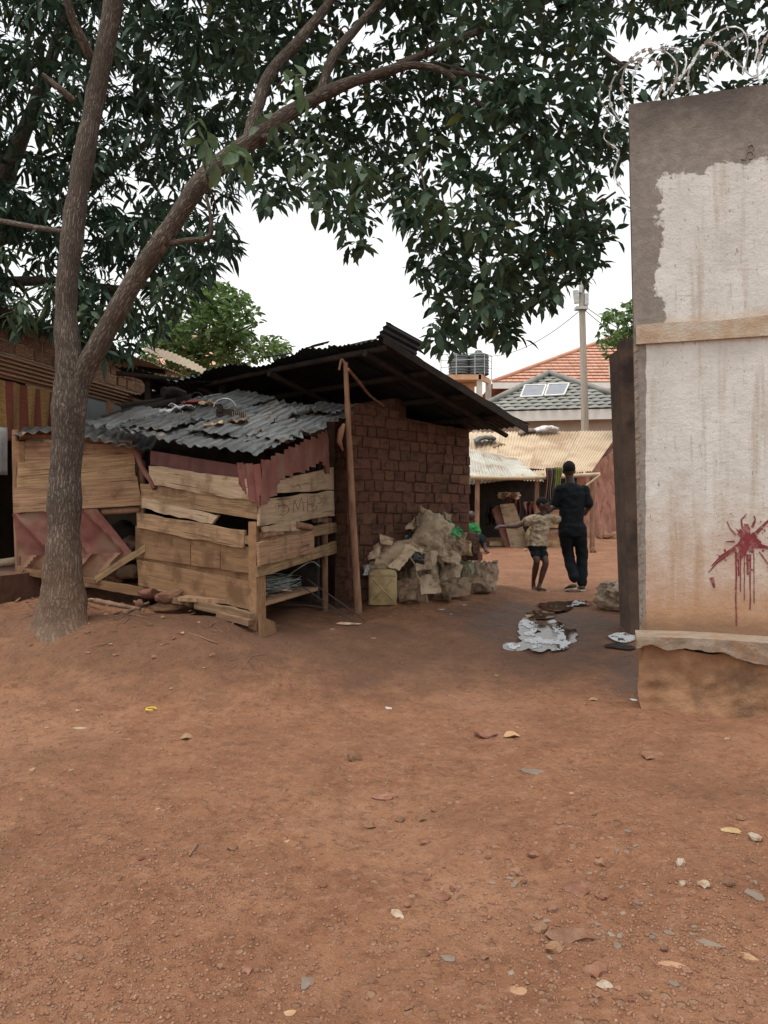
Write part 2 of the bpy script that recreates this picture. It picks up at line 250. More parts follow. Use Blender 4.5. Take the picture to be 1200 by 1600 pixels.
# trodden laterite: base soil, dusty patches, damp stretch along the alley, canopy shade painted in
def soil_material():
    m = bpy.data.materials.new('laterite_soil'); m.use_nodes = True
    n, l = m.node_tree.nodes, m.node_tree.links; bs = n['Principled BSDF']; bs.inputs['Specular IOR Level'].default_value = .25
    tc = n.new('ShaderNodeTexCoord'); co = tc.outputs['Object']
    def noi(s, d=8, r=.65, src=co):
        x = n.new('ShaderNodeTexNoise'); x.inputs['Scale'].default_value = s; x.inputs['Detail'].default_value = d; x.inputs['Roughness'].default_value = r; l.new(src, x.inputs['Vector']); return x.outputs['Fac']
    def ramp(src, a, b, ca, cb):
        x = n.new('ShaderNodeValToRGB'); e = x.color_ramp.elements; e[0].position = a; e[1].position = b; e[0].color = (*ca, 1); e[1].color = (*cb, 1); l.new(src, x.inputs['Fac']); return x.outputs[0]
    def rng(src, a, b, c=0, d=1):
        x = n.new('ShaderNodeMapRange'); x.inputs['From Min'].default_value = a; x.inputs['From Max'].default_value = b; x.inputs['To Min'].default_value = c; x.inputs['To Max'].default_value = d; l.new(src, x.inputs['Value']); return x.outputs['Result']
    def mix(f, a, b):
        x = n.new('ShaderNodeMix'); x.data_type = 'RGBA'
        for s, v in (('Factor', f), ('A', a), ('B', b)):
            if hasattr(v, 'is_linked'): l.new(v, x.inputs[s])
            else: x.inputs[s].default_value = v if s == 'Factor' else (*v, 1)
        return x.outputs['Result']
    def math_(op, a, b):
        x = n.new('ShaderNodeMath'); x.operation = op
        for i, v in enumerate((a, b)):
            if hasattr(v, 'is_linked'): l.new(v, x.inputs[i])
            else: x.inputs[i].default_value = v
        return x.outputs[0]
    big = noi(.55, 5); mid = noi(3.2); fine = noi(38, 6); grit = noi(140, 3)
    c = ramp(mid, .32, .7, (.205, .087, .044), (.305, .145, .077))
    c = mix(math_('MULTIPLY', rng(big, .5, .68), .75), c, (.37, .195, .113))
    c = mix(math_('MULTIPLY', rng(fine, .56, .74), .7), c, (.36, .215, .14))
    c = mix(math_('MULTIPLY', rng(fine, .44, .28), .65), c, (.115, .053, .03))
    c = mix(math_('MULTIPLY', rng(grit, .6, .75), .4), c, (.45, .31, .22))
    clod = noi(17, 4); c = mix(math_('MULTIPLY', rng(clod, .55, .62), .35), c, (.36, .2, .125)); c = mix(math_('MULTIPLY', rng(clod, .43, .36), .5), c, (.12, .052, .029))
    vo = n.new('ShaderNodeTexVoronoi'); vo.inputs['Scale'].default_value = 30; l.new(co, vo.inputs['Vector']); vs = n.new('ShaderNodeSeparateColor'); l.new(vo.outputs['Color'], vs.inputs[0])
    peb = math_('MULTIPLY', rng(vs.outputs[0], .80, .82), rng(vo.outputs['Distance'], .5, .36)); c = mix(math_('MULTIPLY', peb, .45), c, ramp(vs.outputs[1], 0, 1, (.17, .085, .05), (.42, .27, .18)))
    # damp, greyish dirt where washing water runs
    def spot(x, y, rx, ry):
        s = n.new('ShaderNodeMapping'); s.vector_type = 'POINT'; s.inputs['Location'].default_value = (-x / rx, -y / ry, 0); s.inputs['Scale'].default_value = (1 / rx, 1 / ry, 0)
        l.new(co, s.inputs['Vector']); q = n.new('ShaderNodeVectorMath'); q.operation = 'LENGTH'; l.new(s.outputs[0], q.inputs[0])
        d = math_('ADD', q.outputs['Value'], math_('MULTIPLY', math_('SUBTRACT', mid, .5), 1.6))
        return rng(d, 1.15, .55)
    wet_and_shade = math_('MAXIMUM', spot(1.5, 7.4, .95, 1.5), spot(2.05, 5.75, .5, .75))
    wet_and_shade = math_('MAXIMUM', wet_and_shade, math_('MULTIPLY', spot(.2, 6.25, 2.6, .85), .5))  # canopy shade across the mid-ground, painted into the soil with the damp
    c = mix(math_('MULTIPLY', wet_and_shade, .68), c, (.085, .05, .035))
    canopy_shade = math_('MULTIPLY', spot(-1.8, 6.2, 2.4, 1.2), .55)  # tree's shade on the ground, painted as darker soil colour
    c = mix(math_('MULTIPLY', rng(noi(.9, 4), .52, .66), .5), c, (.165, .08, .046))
    c = mix(canopy_shade, c, (.105, .053, .032))
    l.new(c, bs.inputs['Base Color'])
    l.new(rng(wet_and_shade, 0, 1, .95, .55), bs.inputs['Roughness'])
    h = math_('ADD', math_('MULTIPLY', fine, 1.0), math_('MULTIPLY', grit, .4))
    h = math_('ADD', h, math_('MULTIPLY', noi(12, 5), 1.6)); h = math_('ADD', h, math_('MULTIPLY', peb, .5)); h = math_('ADD', h, math_('MULTIPLY', clod, 1.2))
    bp = n.new('ShaderNodeBump'); bp.inputs['Strength'].default_value = 1.0; bp.inputs['Distance'].default_value = .022; l.new(h, bp.inputs['Height']); l.new(bp.outputs[0], bs.inputs['Normal'])
    return m
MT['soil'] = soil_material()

# ------------------------------------------------------------------ object plumbing
WM = {}
def put(o, parent=None, M=None):
    M = M or Matrix(); COL.objects.link(o)
    if parent is not None:
        o.parent = parent; o.matrix_basis = WM[parent.name].inverted() @ M
    else: o.matrix_basis = M
    WM[o.name] = M
    return o
def tag(o, label=None, cat=None, group=None, kind=None):
    for k, v in (('label', label), ('category', cat), ('group', group), ('kind', kind)):
        if v: o[k] = v
    return o
def thing(name, label, cat, loc, group=None):
    o = bpy.data.objects.new(name, None); o.empty_display_size = .1
    return tag(put(o, None, Matrix.Translation(Vector(loc))), label, cat, group)
def mesh(name, verts, faces, material, smooth=False, sharp=None):
    me = bpy.data.meshes.new(name); me.from_pydata([tuple(v) for v in verts], [], faces)
    me.materials.append(MT[material] if isinstance(material, str) else material)
    if smooth: me.polygons.foreach_set('use_smooth', [True] * len(me.polygons))
    if sharp: me.set_sharp_from_angle(angle=R(sharp))
    me.update(); return me
def obj(name, verts, faces, material, parent=None, smooth=False, sharp=None, M=None):
    """mesh object; world-space verts are recentred on their mean unless a matrix is given"""
    if M is None:
        c = Vector(np.mean(np.array([tuple(v) for v in verts]), axis=0)); M = Matrix.Translation(c)
        verts = [Vector(v) - c for v in verts]
    return put(bpy.data.objects.new(name, mesh(name, verts, faces, material, smooth, sharp)), parent, M)

class MB:
    def __init__(s): s.v = []; s.f = []
    def add(s, v, f):
        k = len(s.v); s.v += [Vector(p) for p in v]; s.f += [tuple(i + k for i in q) for q in f]; return s
    def box(s, c, size, M=None):
        x, y, z = [q / 2 for q in size]; c = Vector(c)
        v = [Vector(p) for p in ((-x,-y,-z),(x,-y,-z),(x,y,-z),(-x,y,-z),(-x,-y,z),(x,-y,z),(x,y,z),(-x,y,z))]
        if M is not None: v = [M @ p for p in v]
        return s.add([p + c for p in v], [(0,3,2,1),(4,5,6,7),(0,1,5,4),(1,2,6,5),(2,3,7,6),(3,0,4,7)])
    def hexa(s, a, b):          # two quads of four points
        return s.add(list(a) + list(b), [(3,2,1,0),(4,5,6,7),(0,1,5,4),(1,2,6,5),(2,3,7,6),(3,0,4,7)])
    def tube(s, path, rad, n=10, wob=0, ws=6, ell=None, cap=True, seed=0):
        path = [Vector(p) for p in path]; m = len(path)
        rad = rad if hasattr(rad, '__len__') else [rad] * m
        t = (path[1] - path[0]).normalized(); up = Vector((0, 0, 1)) if abs(t.z) < .9 else Vector((1, 0, 0))
        x = up.cross(t).normalized(); k0 = len(s.v)
        for i, p in enumerate(path):
            t2 = (path[min(i + 1, m - 1)] - path[max(i - 1, 0)]).normalized()
            x = (x - t2 * x.dot(t2)).normalized(); y = t2.cross(x)
            for j in range(n):
                a = 2 * math.pi * j / n; d = x * math.cos(a) + y * math.sin(a); r = rad[i]
                if wob: r *= 1 + wob * nz(p + d * rad[i], ws, seed)
                s.v.append(p + d * r)
        for i in range(m - 1):
            for j in range(n):
                a = k0 + i * n + j; b = k0 + i * n + (j + 1) % n
                s.f.append((a, b, b + n, a + n))
        if cap:
            s.f.append(tuple(k0 + j for j in reversed(range(n)))); s.f.append(tuple(k0 + (m - 1) * n + j for j in range(n)))
        return s
    def ball(s, c, r, n=12, m=8, M=None):
        c = Vector(c); r = r if hasattr(r, '__len__') else (r, r, r); v = [Vector((0, 0, r[2]))]; f = []
        for i in range(1, m):
            th = math.pi * i / m
            for j in range(n):
                a = 2 * math.pi * j / n; v.append(Vector((r[0] * math.sin(th) * math.cos(a), r[1] * math.sin(th) * math.sin(a), r[2] * math.cos(th))))
        v.append(Vector((0, 0, -r[2])))
        for j in range(n): f.append((0, 1 + j, 1 + (j + 1) % n)); f.append((len(v) - 1, 1 + (m - 2) * n + (j + 1) % n, 1 + (m - 2) * n + j))
        for i in range(m - 2):
            for j in range(n):
                a = 1 + i * n + j; b = 1 + i * n + (j + 1) % n; f.append((a, a + n, b + n, b))
        if M is not None: v = [M @ p for p in v]
        return s.add([p + c for p in v], f)
    def obj(s, name, material, parent=None, smooth=False, sharp=None): return obj(name, s.v, s.f, material, parent, smooth, sharp)

def spline(pts, k=6):
    """Catmull-Rom through tuples (any dimension)"""
    p = [np.array(q, float) for q in pts]; p = [2 * p[0] - p[1]] + p + [2 * p[-1] - p[-2]]; out = []
    for i in range(1, len(p) - 2):
        for j in range(k):
            t = j / k; a, b, c, d = p[i - 1], p[i], p[i + 1], p[i + 2]
            out.append(.5 * (2 * b + (c - a) * t + (2 * a - 5 * b + 4 * c - d) * t * t + (3 * b - a - 3 * c + d) * t ** 3))
    out.append(p[-2]); return out
def frame(a, b, up):
    """matrix at midpoint, x along a->b, z along the given normal"""
    x = (b - a).normalized(); z = (up - x * up.dot(x)).normalized(); y = z.cross(x)
    M = Matrix((x, y, z)).transposed().to_4x4(); M.translation = (a + b) / 2; return M
def plank(name, material, parent, q, n, th=.025, rag=.012, bow=.006, seed=0, segs=14):
    """board from four world corners tl,tr,br,bl on a face with outward normal n; uneven sawn edges"""
    tl, tr, br, bl = [Vector(p) for p in q]; n = Vector(n).normalized()
    M = frame((tl + bl) / 2, (tr + br) / 2, n); Mi = M.inverted(); rr = random.Random(seed * 13 + 5)
    o = rr.uniform(0, 90); f = []; v = []
    for i in range(segs + 1):
        t = i / segs; a = Mi @ lerp(tl, tr, t); b = Mi @ lerp(bl, br, t)
        wa = rag * (mnoise.noise(Vector((t * 5, o, 0))) * 1.2 + .5 * mnoise.noise(Vector((t * 16, o, 3)))); wb = rag * (mnoise.noise(Vector((t * 5, o, 7))) * 1.2 + .5 * mnoise.noise(Vector((t * 16, o, 9))))
        bz = bow * mnoise.noise(Vector((t * 2.5, o, 11))) * 2
        if i in (0, segs):
            e = (1 if i else -1) * rag * .6; a.x += e * rr.uniform(-1, 1); b.x += e * rr.uniform(-1, 1)
        v += [Vector((a.x, a.y + wa, bz)), Vector((b.x, b.y + wb, bz)), Vector((b.x, b.y + wb, bz + th)), Vector((a.x, a.y + wa, bz + th))]
    for i in range(segs):
        k = 4 * i
        for j in range(4): f.append((k + j, k + (j + 1) % 4, k + 4 + (j + 1) % 4, k + 4 + j))
    f += [(3, 2, 1, 0), tuple(4 * segs + j for j in range(4))]
    return obj(name, v, f, material, parent, M=M)
def sheet_grid(fn, nu, nv):
    """grid of fn(u,v) with u,v in 0..1"""
    v = [fn(i / nu, j / nv) for i in range(nu + 1) for j in range(nv + 1)]
    f = [(i * (nv + 1) + j, (i + 1) * (nv + 1) + j, (i + 1) * (nv + 1) + j + 1, i * (nv + 1) + j + 1) for i in range(nu) for j in range(nv)]
    return v, f
def thick(v, f, d):
    """give an open sheet a real thickness along its vertex normals"""
    v = [Vector(p) for p in v]; nn = [Vector() for _ in v]; ed = {}
    for q in f:
        k = (v[q[1]] - v[q[0]]).cross(v[q[-1]] - v[q[0]])
        for i in q: nn[i] += k
        for a, b in zip(q, q[1:] + q[:1]): ed[(a, b)] = 1
    m = len(v); w = v + [p - (k.normalized() if k.length else Vector((0, 0, 1))) * d for p, k in zip(v, nn)]
    g = list(f) + [tuple(i + m for i in reversed(q)) for q in f]
    for (a, b) in ed:
        if (b, a) not in ed: g.append((b, a, a + m, b + m))
    return w, g
def corr(name, material, parent, O, U, V, wl=.076, amp=.009, sag=0., seed=0, jag=0., per=6, nv=10, th=.0015, warp=.01):
    """corrugated sheet: ribs run along V, corrugation across U"""
    O, U, V = Vector(O), Vector(U), Vector(V); N = U.cross(V).normalized(); nu = max(8, int(U.length / wl * per)); o = seed * 3.7
    def fn(u, v):
        j = jag * mnoise.noise(Vector((u * U.length * 4, o, 1))) * (1 if v > .5 else -1) * (abs(v - .5) * 2) ** 4
        p = O + U * u + V * (v + j / V.length)
        w = amp * math.sin(2 * math.pi * u * U.length / wl) + warp * mnoise.noise(Vector((u * U.length * 1.7, v * V.length * 1.7, o))) - sag * math.sin(math.pi * v)
        return p + N * w
    v, f = sheet_grid(fn, nu, nv); v, f = thick(v, f, th)
    return obj(name, v, f, material, parent, True, 60)
def poly_in(poly, x, y):
    c = np.zeros(np.shape(x), bool); n = len(poly)
    for i in range(n):
        x1, y1 = poly[i]; x2, y2 = poly[(i + 1) % n]
        if y1 == y2: continue
        c ^= ((y1 > y) != (y2 > y)) & (x < (x2 - x1) * (y - y1) / (y2 - y1) + x1)
    return c
def voxel(name, mb, material, parent, size=.008, smooth=4, M=None):
    """fuse overlapping closed shapes into one continuous surface"""
    me = mesh('tmp', mb.v, mb.f, material); t = bpy.data.objects.new('tmp', me); ts = bpy.data.scenes.new('tmp'); ts.collection.objects.link(t)
    m = t.modifiers.new('r', 'REMESH'); m.mode = 'VOXEL'; m.voxel_size = size
    s = t.modifiers.new('s', 'SMOOTH'); s.iterations = smooth; s.factor = .5
    vl = ts.view_layers[0]; vl.update(); e = bpy.data.meshes.new_from_object(t.evaluated_get(vl.depsgraph))
    bpy.data.objects.remove(t); bpy.data.scenes.remove(ts)
    n = len(e.vertices); co = np.empty(n * 3); e.vertices.foreach_get('co', co); co = co.reshape(-1, 3)
    c = co.mean(0); e.vertices.foreach_set('co', (co - c).ravel())
    e.polygons.foreach_set('use_smooth', [True] * len(e.polygons)); e.materials.clear(); e.materials.append(MT[material]); e.name = name; e.update()
    return put(bpy.data.objects.new(name, e), parent, Matrix.Translation(Vector(c)))

# ================================================================== GROUND
def grid_axis(lo, hi, fine_lo, fine_hi, step, grow=1.25):
    a = list(np.arange(fine_lo, fine_hi + 1e-6, step)); s = step
    while a[-1] < hi: s *= grow; a.append(min(a[-1] + s, hi))
    s = step; b = []
    x = fine_lo
    while x > lo: s *= grow; x = max(x - s, lo); b.append(x)
    return np.array(b[::-1] + a)
gx = grid_axis(-420, 420, -3.6, 3.4, .022, 1.18); gy = grid_axis(-420, 600, 1.6, 9.0, .026, 1.15)
X, Y = np.meshgrid(gx, gy)
Z = ground_z(X, Y) + relief(X, Y)
# a shallow dished puddle bed in the alley
PUD = (1.52, 7.55)
Z = Z - .018 * np.exp(-(((X - 1.52) / .5) ** 2 + ((Y - 7.55) / .8) ** 2))
# hollow worn under the shack floor
Z = Z - .10 * sm(-.9, -1.3, X) * sm(6.55, 6.95, Y) * (1 - sm(8.3, 9, Y)) * (1 - sm(-2.6, -3.2, X))
nr, nc = X.shape
gv = np.stack([X, Y, Z], -1).reshape(-1, 3)
idx = np.arange(nr * nc).reshape(nr, nc)
gf = np.stack([idx[:-1, :-1], idx[:-1, 1:], idx[1:, 1:], idx[1:, :-1]], -1).reshape(-1, 4)
me = bpy.data.meshes.new('ground'); me.vertices.add(len(gv)); me.vertices.foreach_set('co', gv.ravel())
me.loops.add(gf.size); me.loops.foreach_set('vertex_index', gf.ravel()); me.polygons.add(len(gf))
me.polygons.foreach_set('loop_start', np.arange(0, gf.size, 4)); me.polygons.foreach_set('loop_total', np.full(len(gf), 4))
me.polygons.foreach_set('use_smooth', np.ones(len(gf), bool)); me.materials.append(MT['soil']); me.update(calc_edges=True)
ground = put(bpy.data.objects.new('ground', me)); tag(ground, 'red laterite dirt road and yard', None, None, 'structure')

def big_mesh(name, V, Fq, material, parent=None, smooth=False, M=None):
    me = bpy.data.meshes.new(name); V = np.asarray(V, float); Fq = np.asarray(Fq)
    me.vertices.add(len(V)); me.vertices.foreach_set('co', V.ravel()); k = Fq.shape[1]
    me.loops.add(Fq.size); me.loops.foreach_set('vertex_index', Fq.ravel()); me.polygons.add(len(Fq))
    me.polygons.foreach_set('loop_start', np.arange(0, Fq.size, k)); me.polygons.foreach_set('loop_total', np.full(len(Fq), k))
    if smooth: me.polygons.foreach_set('use_smooth', np.ones(len(Fq), bool))
    me.materials.append(MT[material]); me.update(calc_edges=True); me.validate()
    return put(bpy.data.objects.new(name, me), parent, M or Matrix())

# ================================================================== ROADSIDE WALL
wall_dir = Vector((.957, -.29, 0)).normalized(); wall_n = Vector((-.29, -.957, 0)).normalized()
WC = Vector(((1003 - 600) / F * 5.2, 5.2, 0))                 # near-left foot of the wall face
def wall_material():
    m = bpy.data.materials.new('peeling_painted_render'); m.use_nodes = True
    n, l = m.node_tree.nodes, m.node_tree.links; bs = n['Principled BSDF']; bs.inputs['Roughness'].default_value = .92; bs.inputs['Specular IOR Level'].default_value = .2
    tc = n.new('ShaderNodeTexCoord'); co = tc.outputs['Object']; sp = n.new('ShaderNodeSeparateXYZ'); l.new(co, sp.inputs[0]); x, z = sp.outputs['X'], sp.outputs['Z']
    def ma(op, a, b=0.):
        q = n.new('ShaderNodeMath'); q.operation = op
        for i, v in enumerate((a, b)):
            if hasattr(v, 'is_linked'): l.new(v, q.inputs[i])
            else: q.inputs[i].default_value = v
        return q.outputs[0]
    def noi(s, d=8, r=.65, st=None):
        src = co
        if st:
            mp = n.new('ShaderNodeMapping'); mp.inputs['Scale'].default_value = st; l.new(co, mp.inputs['Vector']); src = mp.outputs[0]
        q = n.new('ShaderNodeTexNoise'); q.inputs['Scale'].default_value = s; q.inputs['Detail'].default_value = d; q.inputs['Roughness'].default_value = r; l.new(src, q.inputs['Vector']); return q.outputs['Fac']
    def rng(s, a, b, c=0., d=1.):
        q = n.new('ShaderNodeMapRange'); q.inputs['From Min'].default_value = a; q.inputs['From Max'].default_value = b; q.inputs['To Min'].default_value = c; q.inputs['To Max'].default_value = d; l.new(s, q.inputs['Value']); return q.outputs['Result']
    def mix(f, a, b):
        q = n.new('ShaderNodeMix'); q.data_type = 'RGBA'
        for s, v in (('Factor', f), ('A', a), ('B', b)):
            if hasattr(v, 'is_linked'): l.new(v, q.inputs[s])
            else: q.inputs[s].default_value = v if s == 'Factor' else (*v, 1)
        return q.outputs['Result']
    n1 = noi(3); n2 = noi(16); n3 = noi(60, 5); st = noi(9, 6, .6, (1, 1, .07)); st2 = noi(26, 5, .6, (1, 1, .12)); sc = noi(34, 6, .7, (1.2, 1.2, .5)); hz = noi(12, 6, .7, (.35, 1, 3))
    cem = mix(rng(n2, .3, .7), (.17, .148, .13), (.27, .238, .21))
    cem = mix(ma('MULTIPLY', rng(z, 3.7, 4.1), rng(n1, .25, .55)), cem, (.085, .07, .062))      # algae-blackened top course
    edge = ma('ADD', ma('MULTIPLY', ma('SUBTRACT', n1, .5), .42), ma('MULTIPLY', ma('SUBTRACT', n2, .5), .10))
    # paint upper panel: right of x=.12, below z=3.62
    up = ma('MINIMUM', rng(ma('ADD', x, edge), .125, .14), rng(ma('ADD', z, ma('MULTIPLY', edge, 1.0)), 3.62, 3.605))
    lo = rng(ma('ADD', x, ma('MULTIPLY', edge, .1)), .022, .027)
    isup = ma('GREATER_THAN', z, 2.46)
    pm = ma('ADD', ma('MULTIPLY', up, isup), ma('MULTIPLY', lo, ma('SUBTRACT', 1., isup)))
    paint = mix(rng(n1, .35, .65), (.485, .47, .44), (.6, .585, .555))
    paint = mix(ma('MULTIPLY', rng(st, .52, .68), .75), paint, (.34, .275, .205))
    paint = mix(ma('MULTIPLY', rng(st2, .6, .72), .5), paint, (.22, .18, .145))
    paint = mix(ma('MULTIPLY', rng(sc, .6, .66), .8), paint, (.2, .165, .135))                # flaked specks
    paint = mix(ma('MULTIPLY', rng(hz, .58, .68), .45), paint, (.3, .255, .2))
    # splash of red dust rising from the ledge, and along the ribbon
    low = ma('MULTIPLY', rng(ma('ADD', z, ma('MULTIPLY', ma('SUBTRACT', n1, .5), 1.1)), 1.5, .6), .92)
    paint = mix(low, paint, (.37, .2, .105))
    bandd = ma('MULTIPLY', rng(ma('ABSOLUTE', ma('SUBTRACT', ma('ADD', z, ma('MULTIPLY', edge, .35)), 2.5)), .16, .04), isup)
    paint = mix(ma('MULTIPLY', bandd, .7), paint, (.42, .26, .15))
    c = mix(pm, cem, paint)
    foot = rng(ma('ADD', z, ma('MULTIPLY', ma('SUBTRACT', n1, .5), .3)), .62, .5)
    c = mix(ma('MULTIPLY', foot, .8), c, (.2, .12, .075))
    l.new(c, bs.inputs['Base Color'])
    h = ma('ADD', ma('ADD', ma('MULTIPLY', pm, .9), ma('MULTIPLY', n2, 1.2)), ma('MULTIPLY', n3, .5))
    bp = n.new('ShaderNodeBump'); bp.inputs['Strength'].default_value = .6; bp.inputs['Distance'].default_value = .012; l.new(h, bp.inputs['Height']); l.new(bp.outputs[0], bs.inputs['Normal'])
    return m
MT['wall'] = wall_material()
MT['band'] = mat('rust_stained_ribbon', (.34, .235, .155), (.45, .355, .265), 9, .92, .5, 50, stretch=(1, 1, 1.5), c3=(.46, .42, .36), s3=6, lo3=.45, hi3=.65)
MT['plinth'] = mat('mud_splashed_plinth', (.225, .115, .06), (.33, .185, .105), 5, .95, .7, 30, c3=(.17, .095, .055), s3=3)
MT['ledge'] = mat('cement_ledge', (.235, .175, .128), (.33, .26, .2), 9, .95, .7, 40, c3=(.27, .165, .1), s3=7)
wall = thing('boundary_wall', 'tall peeling white and grey boundary wall with red paint splash', 'wall', WC)
WMx = Matrix((wall_dir, -wall_n, Vector((0, 0, 1)))).transposed().to_4x4(); WMx.translation = WC   # local x along wall, y into it
LEAN = -.075 / 3.6
def wl_(x, y, z): return Vector((x + LEAN * z, y, z))
def wall_slab(name, material, x0, x1, y0, y1, z0f, z1f, nx=40, nz_=24, amp=.004, seed=0):
    """gridded slab in wall coordinates with an uneven face"""
    v = []; f = []
    z0 = z0f if callable(z0f) else (lambda x: z0f); z1 = z1f if callable(z1f) else (lambda x: z1f)
    y0f = y0 if callable(y0) else (lambda x, z: y0)
    for i in range(nx + 1):
        x = lerp(x0, x1, i / nx)
        for j in range(nz_ + 1):
            z = lerp(z0(x), z1(x), j / nz_); e = amp * (mnoise.noise(Vector((x * 5, z * 5, seed))) + .6 * mnoise.noise(Vector((x * 17, z * 17, seed + 4))))
            ex = amp * 1.6 * mnoise.noise(Vector((z * 9, seed, 2.2))) if i == 0 else 0
            v.append(wl_(x + ex, y0f(x, z) + e, z))
    k = len(v)
    for i in range(nx + 1):
        x = lerp(x0, x1, i / nx)
        for j in range(nz_ + 1): v.append(wl_(x, y1, lerp(z0(x), z1(x), j / nz_)))
    w = nz_ + 1
    for i in range(nx):
        for j in range(nz_):
            a = i * w + j; f.append((a, a + w, a + w + 1, a + 1)); f.append((k + a + 1, k + a + w + 1, k + a + w, k + a))
        a = i * w; f.append((k + a, k + a + w, a + w, a)); a += nz_; f.append((a, a + w, k + a + w, k + a))
    for j in range(nz_):
        f.append((j, j + 1, k + j + 1, k + j)); a = nx * w + j; f.append((k + a, k + a + 1, a + 1, a))
    return obj(name, v, f, material, wall, True, 40, M=WMx)
wall_slab('wall_panel', 'wall', 0, 3.2, 0, .24, -.1, lambda x: 4.12 - .003 * x + .012 * mnoise.noise(Vector((x * 6, 3, 0))), 90, 110, .002)
wall_slab('ribbon_course', 'band', .012, 3.2, -.03, .1, lambda x: 2.452 + .004 * x, lambda x: 2.58 + .004 * x + .006 * math.sin(9 * x), 60, 6, .004, 5)
PR = .25
def plinth_y(x, z): return -PR * (1 + .20 * (1 - z / .43) ** 2) + .02
wall_slab('plinth', 'plinth', -.02, 3.2, plinth_y, -.004, -.12, lambda x: .43 - .05 * max(0, 1 - abs(x - .42) / .3), 120, 40, .03, 3)
def ledge_low(x): return .345 + .075 * float(sm(.75, .35, x)) + .03 * mnoise.noise(Vector((x * 9, 1, 4))) * float(sm(1.0, .3, x)) + .008 * mnoise.noise(Vector((x * 40, 1, 4)))
wall_slab('ledge', 'ledge', -.035, 3.2, -PR - .045, -.002, ledge_low, lambda x: .487 + .006 * math.sin(5 * x), 140, 8, .013, 8)
# spalled render along the lower left arris
mbs = MB()
for k in range(34):
    z = .5 + k * .058 + RNG.uniform(-.02, .02); w = RNG.uniform(.01, .032)
    q = [wl_(-.004, -.006, z - .03), wl_(w, -.007, z - .012), wl_(w * .8, -.007, z + .014), wl_(-.004, -.006, z + .03)]
    mbs.hexa([WMx @ p for p in q], [WMx @ (p + Vector((0, .02, 0))) for p in q])
MT['render_core'] = mat('exposed_render_core', (.2, .155, .12), (.3, .24, .19), 20, .95, .7, 60)
mbs.obj('chipped_edge', 'render_core', wall); bpy.data.objects['chipped_edge']['kind'] = 'stuff'
# red paint splash: thick flat paint on the face
def wpx(px, py, off=-.008):
    Mi = WMx.inverted(); p = Mi @ hit(px, py, WC, wall_n); return Vector((p.x, off, p.z))
def splash(name, outline, off):
    off = off * .42
    v = [WMx @ wpx(x, y, off) for x, y in outline]; c = sum(v, Vector()) / len(v); n = len(v)
    back = [WMx @ wpx(x, y, 0) for x, y in outline]
    return obj(name, v + back + [c], [((i + 1) % n, i, 2 * n) for i in range(n)] + [(i, (i + 1) % n, n + (i + 1) % n, n + i) for i in range(n)], 'paint_red', wall)
rr = random.Random(3); ol = []
for i in range(90):
    a = 2 * math.pi * i / 90; sp_ = (rr.random() ** 6) * 9
    r = 24 + 6 * math.sin(3 * a + 1) + 4 * math.sin(7 * a) + rr.uniform(-3, 3) + sp_
    ol.append((1168 + r * math.cos(a) * .68, 845 + r * math.sin(a) * .86))
splash('paint_splash', ol, -.0085)
def streak(pts, w0, w1, name='paint_streak', off=-.0042):
    L, Rr = [], []
    for i, (x, y) in enumerate(pts):
        t = i / (len(pts) - 1); w = lerp(w0, w1, t) / 2 * rr.uniform(.8, 1.2); xa, ya = pts[max(i - 1, 0)]; xb, yb = pts[min(i + 1, len(pts) - 1)]
        dx, dy = xb - xa, yb - ya; d = math.hypot(dx, dy); L.append((x - dy / d * w, y + dx / d * w)); Rr.append((x + dy / d * w, y - dx / d * w))
    v = [WMx @ wpx(x, y, off) for x, y in L] + [WMx @ wpx(x, y, off) for x, y in Rr]; n = len(L)
    v += [WMx @ wpx(x, y, 0) for x, y in L] + [WMx @ wpx(x, y, 0) for x, y in Rr]
    f = [(i, i + 1, n + i + 1, n + i) for i in range(n - 1)] + [(i + 1, i, 2 * n + i, 2 * n + i + 1) for i in range(n - 1)] + [(n + i, n + i + 1, 3 * n + i + 1, 3 * n + i) for i in range(n - 1)]
    obj(name, v, f, 'paint_red', wall)
for x, y0, y1, w in ((1150, 862, 978, 2.6), (1157, 866, 925, 1.8), (1163, 866, 938, 1.4), (1172, 866, 952, 2.2), (1178, 860, 942, 1.6), (1154, 864, 900, 3.2), (1168, 866, 898, 4)):
    streak([(x + rr.uniform(-.5, .5), lerp(y0, y1, t / 6)) for t in range(7)], w, w * .7)
streak([(1150, 858), (1135, 868), (1120, 880), (1107, 894)], 5, 1); streak([(1148, 856), (1128, 868), (1112, 884)], 6, 1.5)
streak([(1182, 832), (1196, 818), (1206, 808)], 5, 2); streak([(1182, 852), (1196, 855), (1208, 858)], 7, 3)
streak([(1150, 836), (1141, 826), (1136, 815)], 3, 1); streak([(1160, 826), (1158, 812), (1166, 803)], 3, 1); streak([(1175, 824), (1180, 812), (1178, 806)], 4, 1.5)
streak([(1186, 862), (1195, 874), (1202, 884)], 2, 1); streak([(1148, 846), (1134, 846)], 3, 1); streak([(1112, 902), (1116, 918)], 9, 4)
for k in range(60):
    a = rr.uniform(0, 6.28); r = rr.uniform(24, 62); x, y = 1164 + r * math.cos(a), 846 + r * math.sin(a); s = .35 + 1.5 * rr.random() ** 4
    splash('paint_drop', [(x + s * math.cos(b) * (.7 + .9 * rr.random()), y + s * math.sin(b) * (.7 + .9 * rr.random())) for b in np.linspace(0, 6.28, 8)[:-1]], -.007)
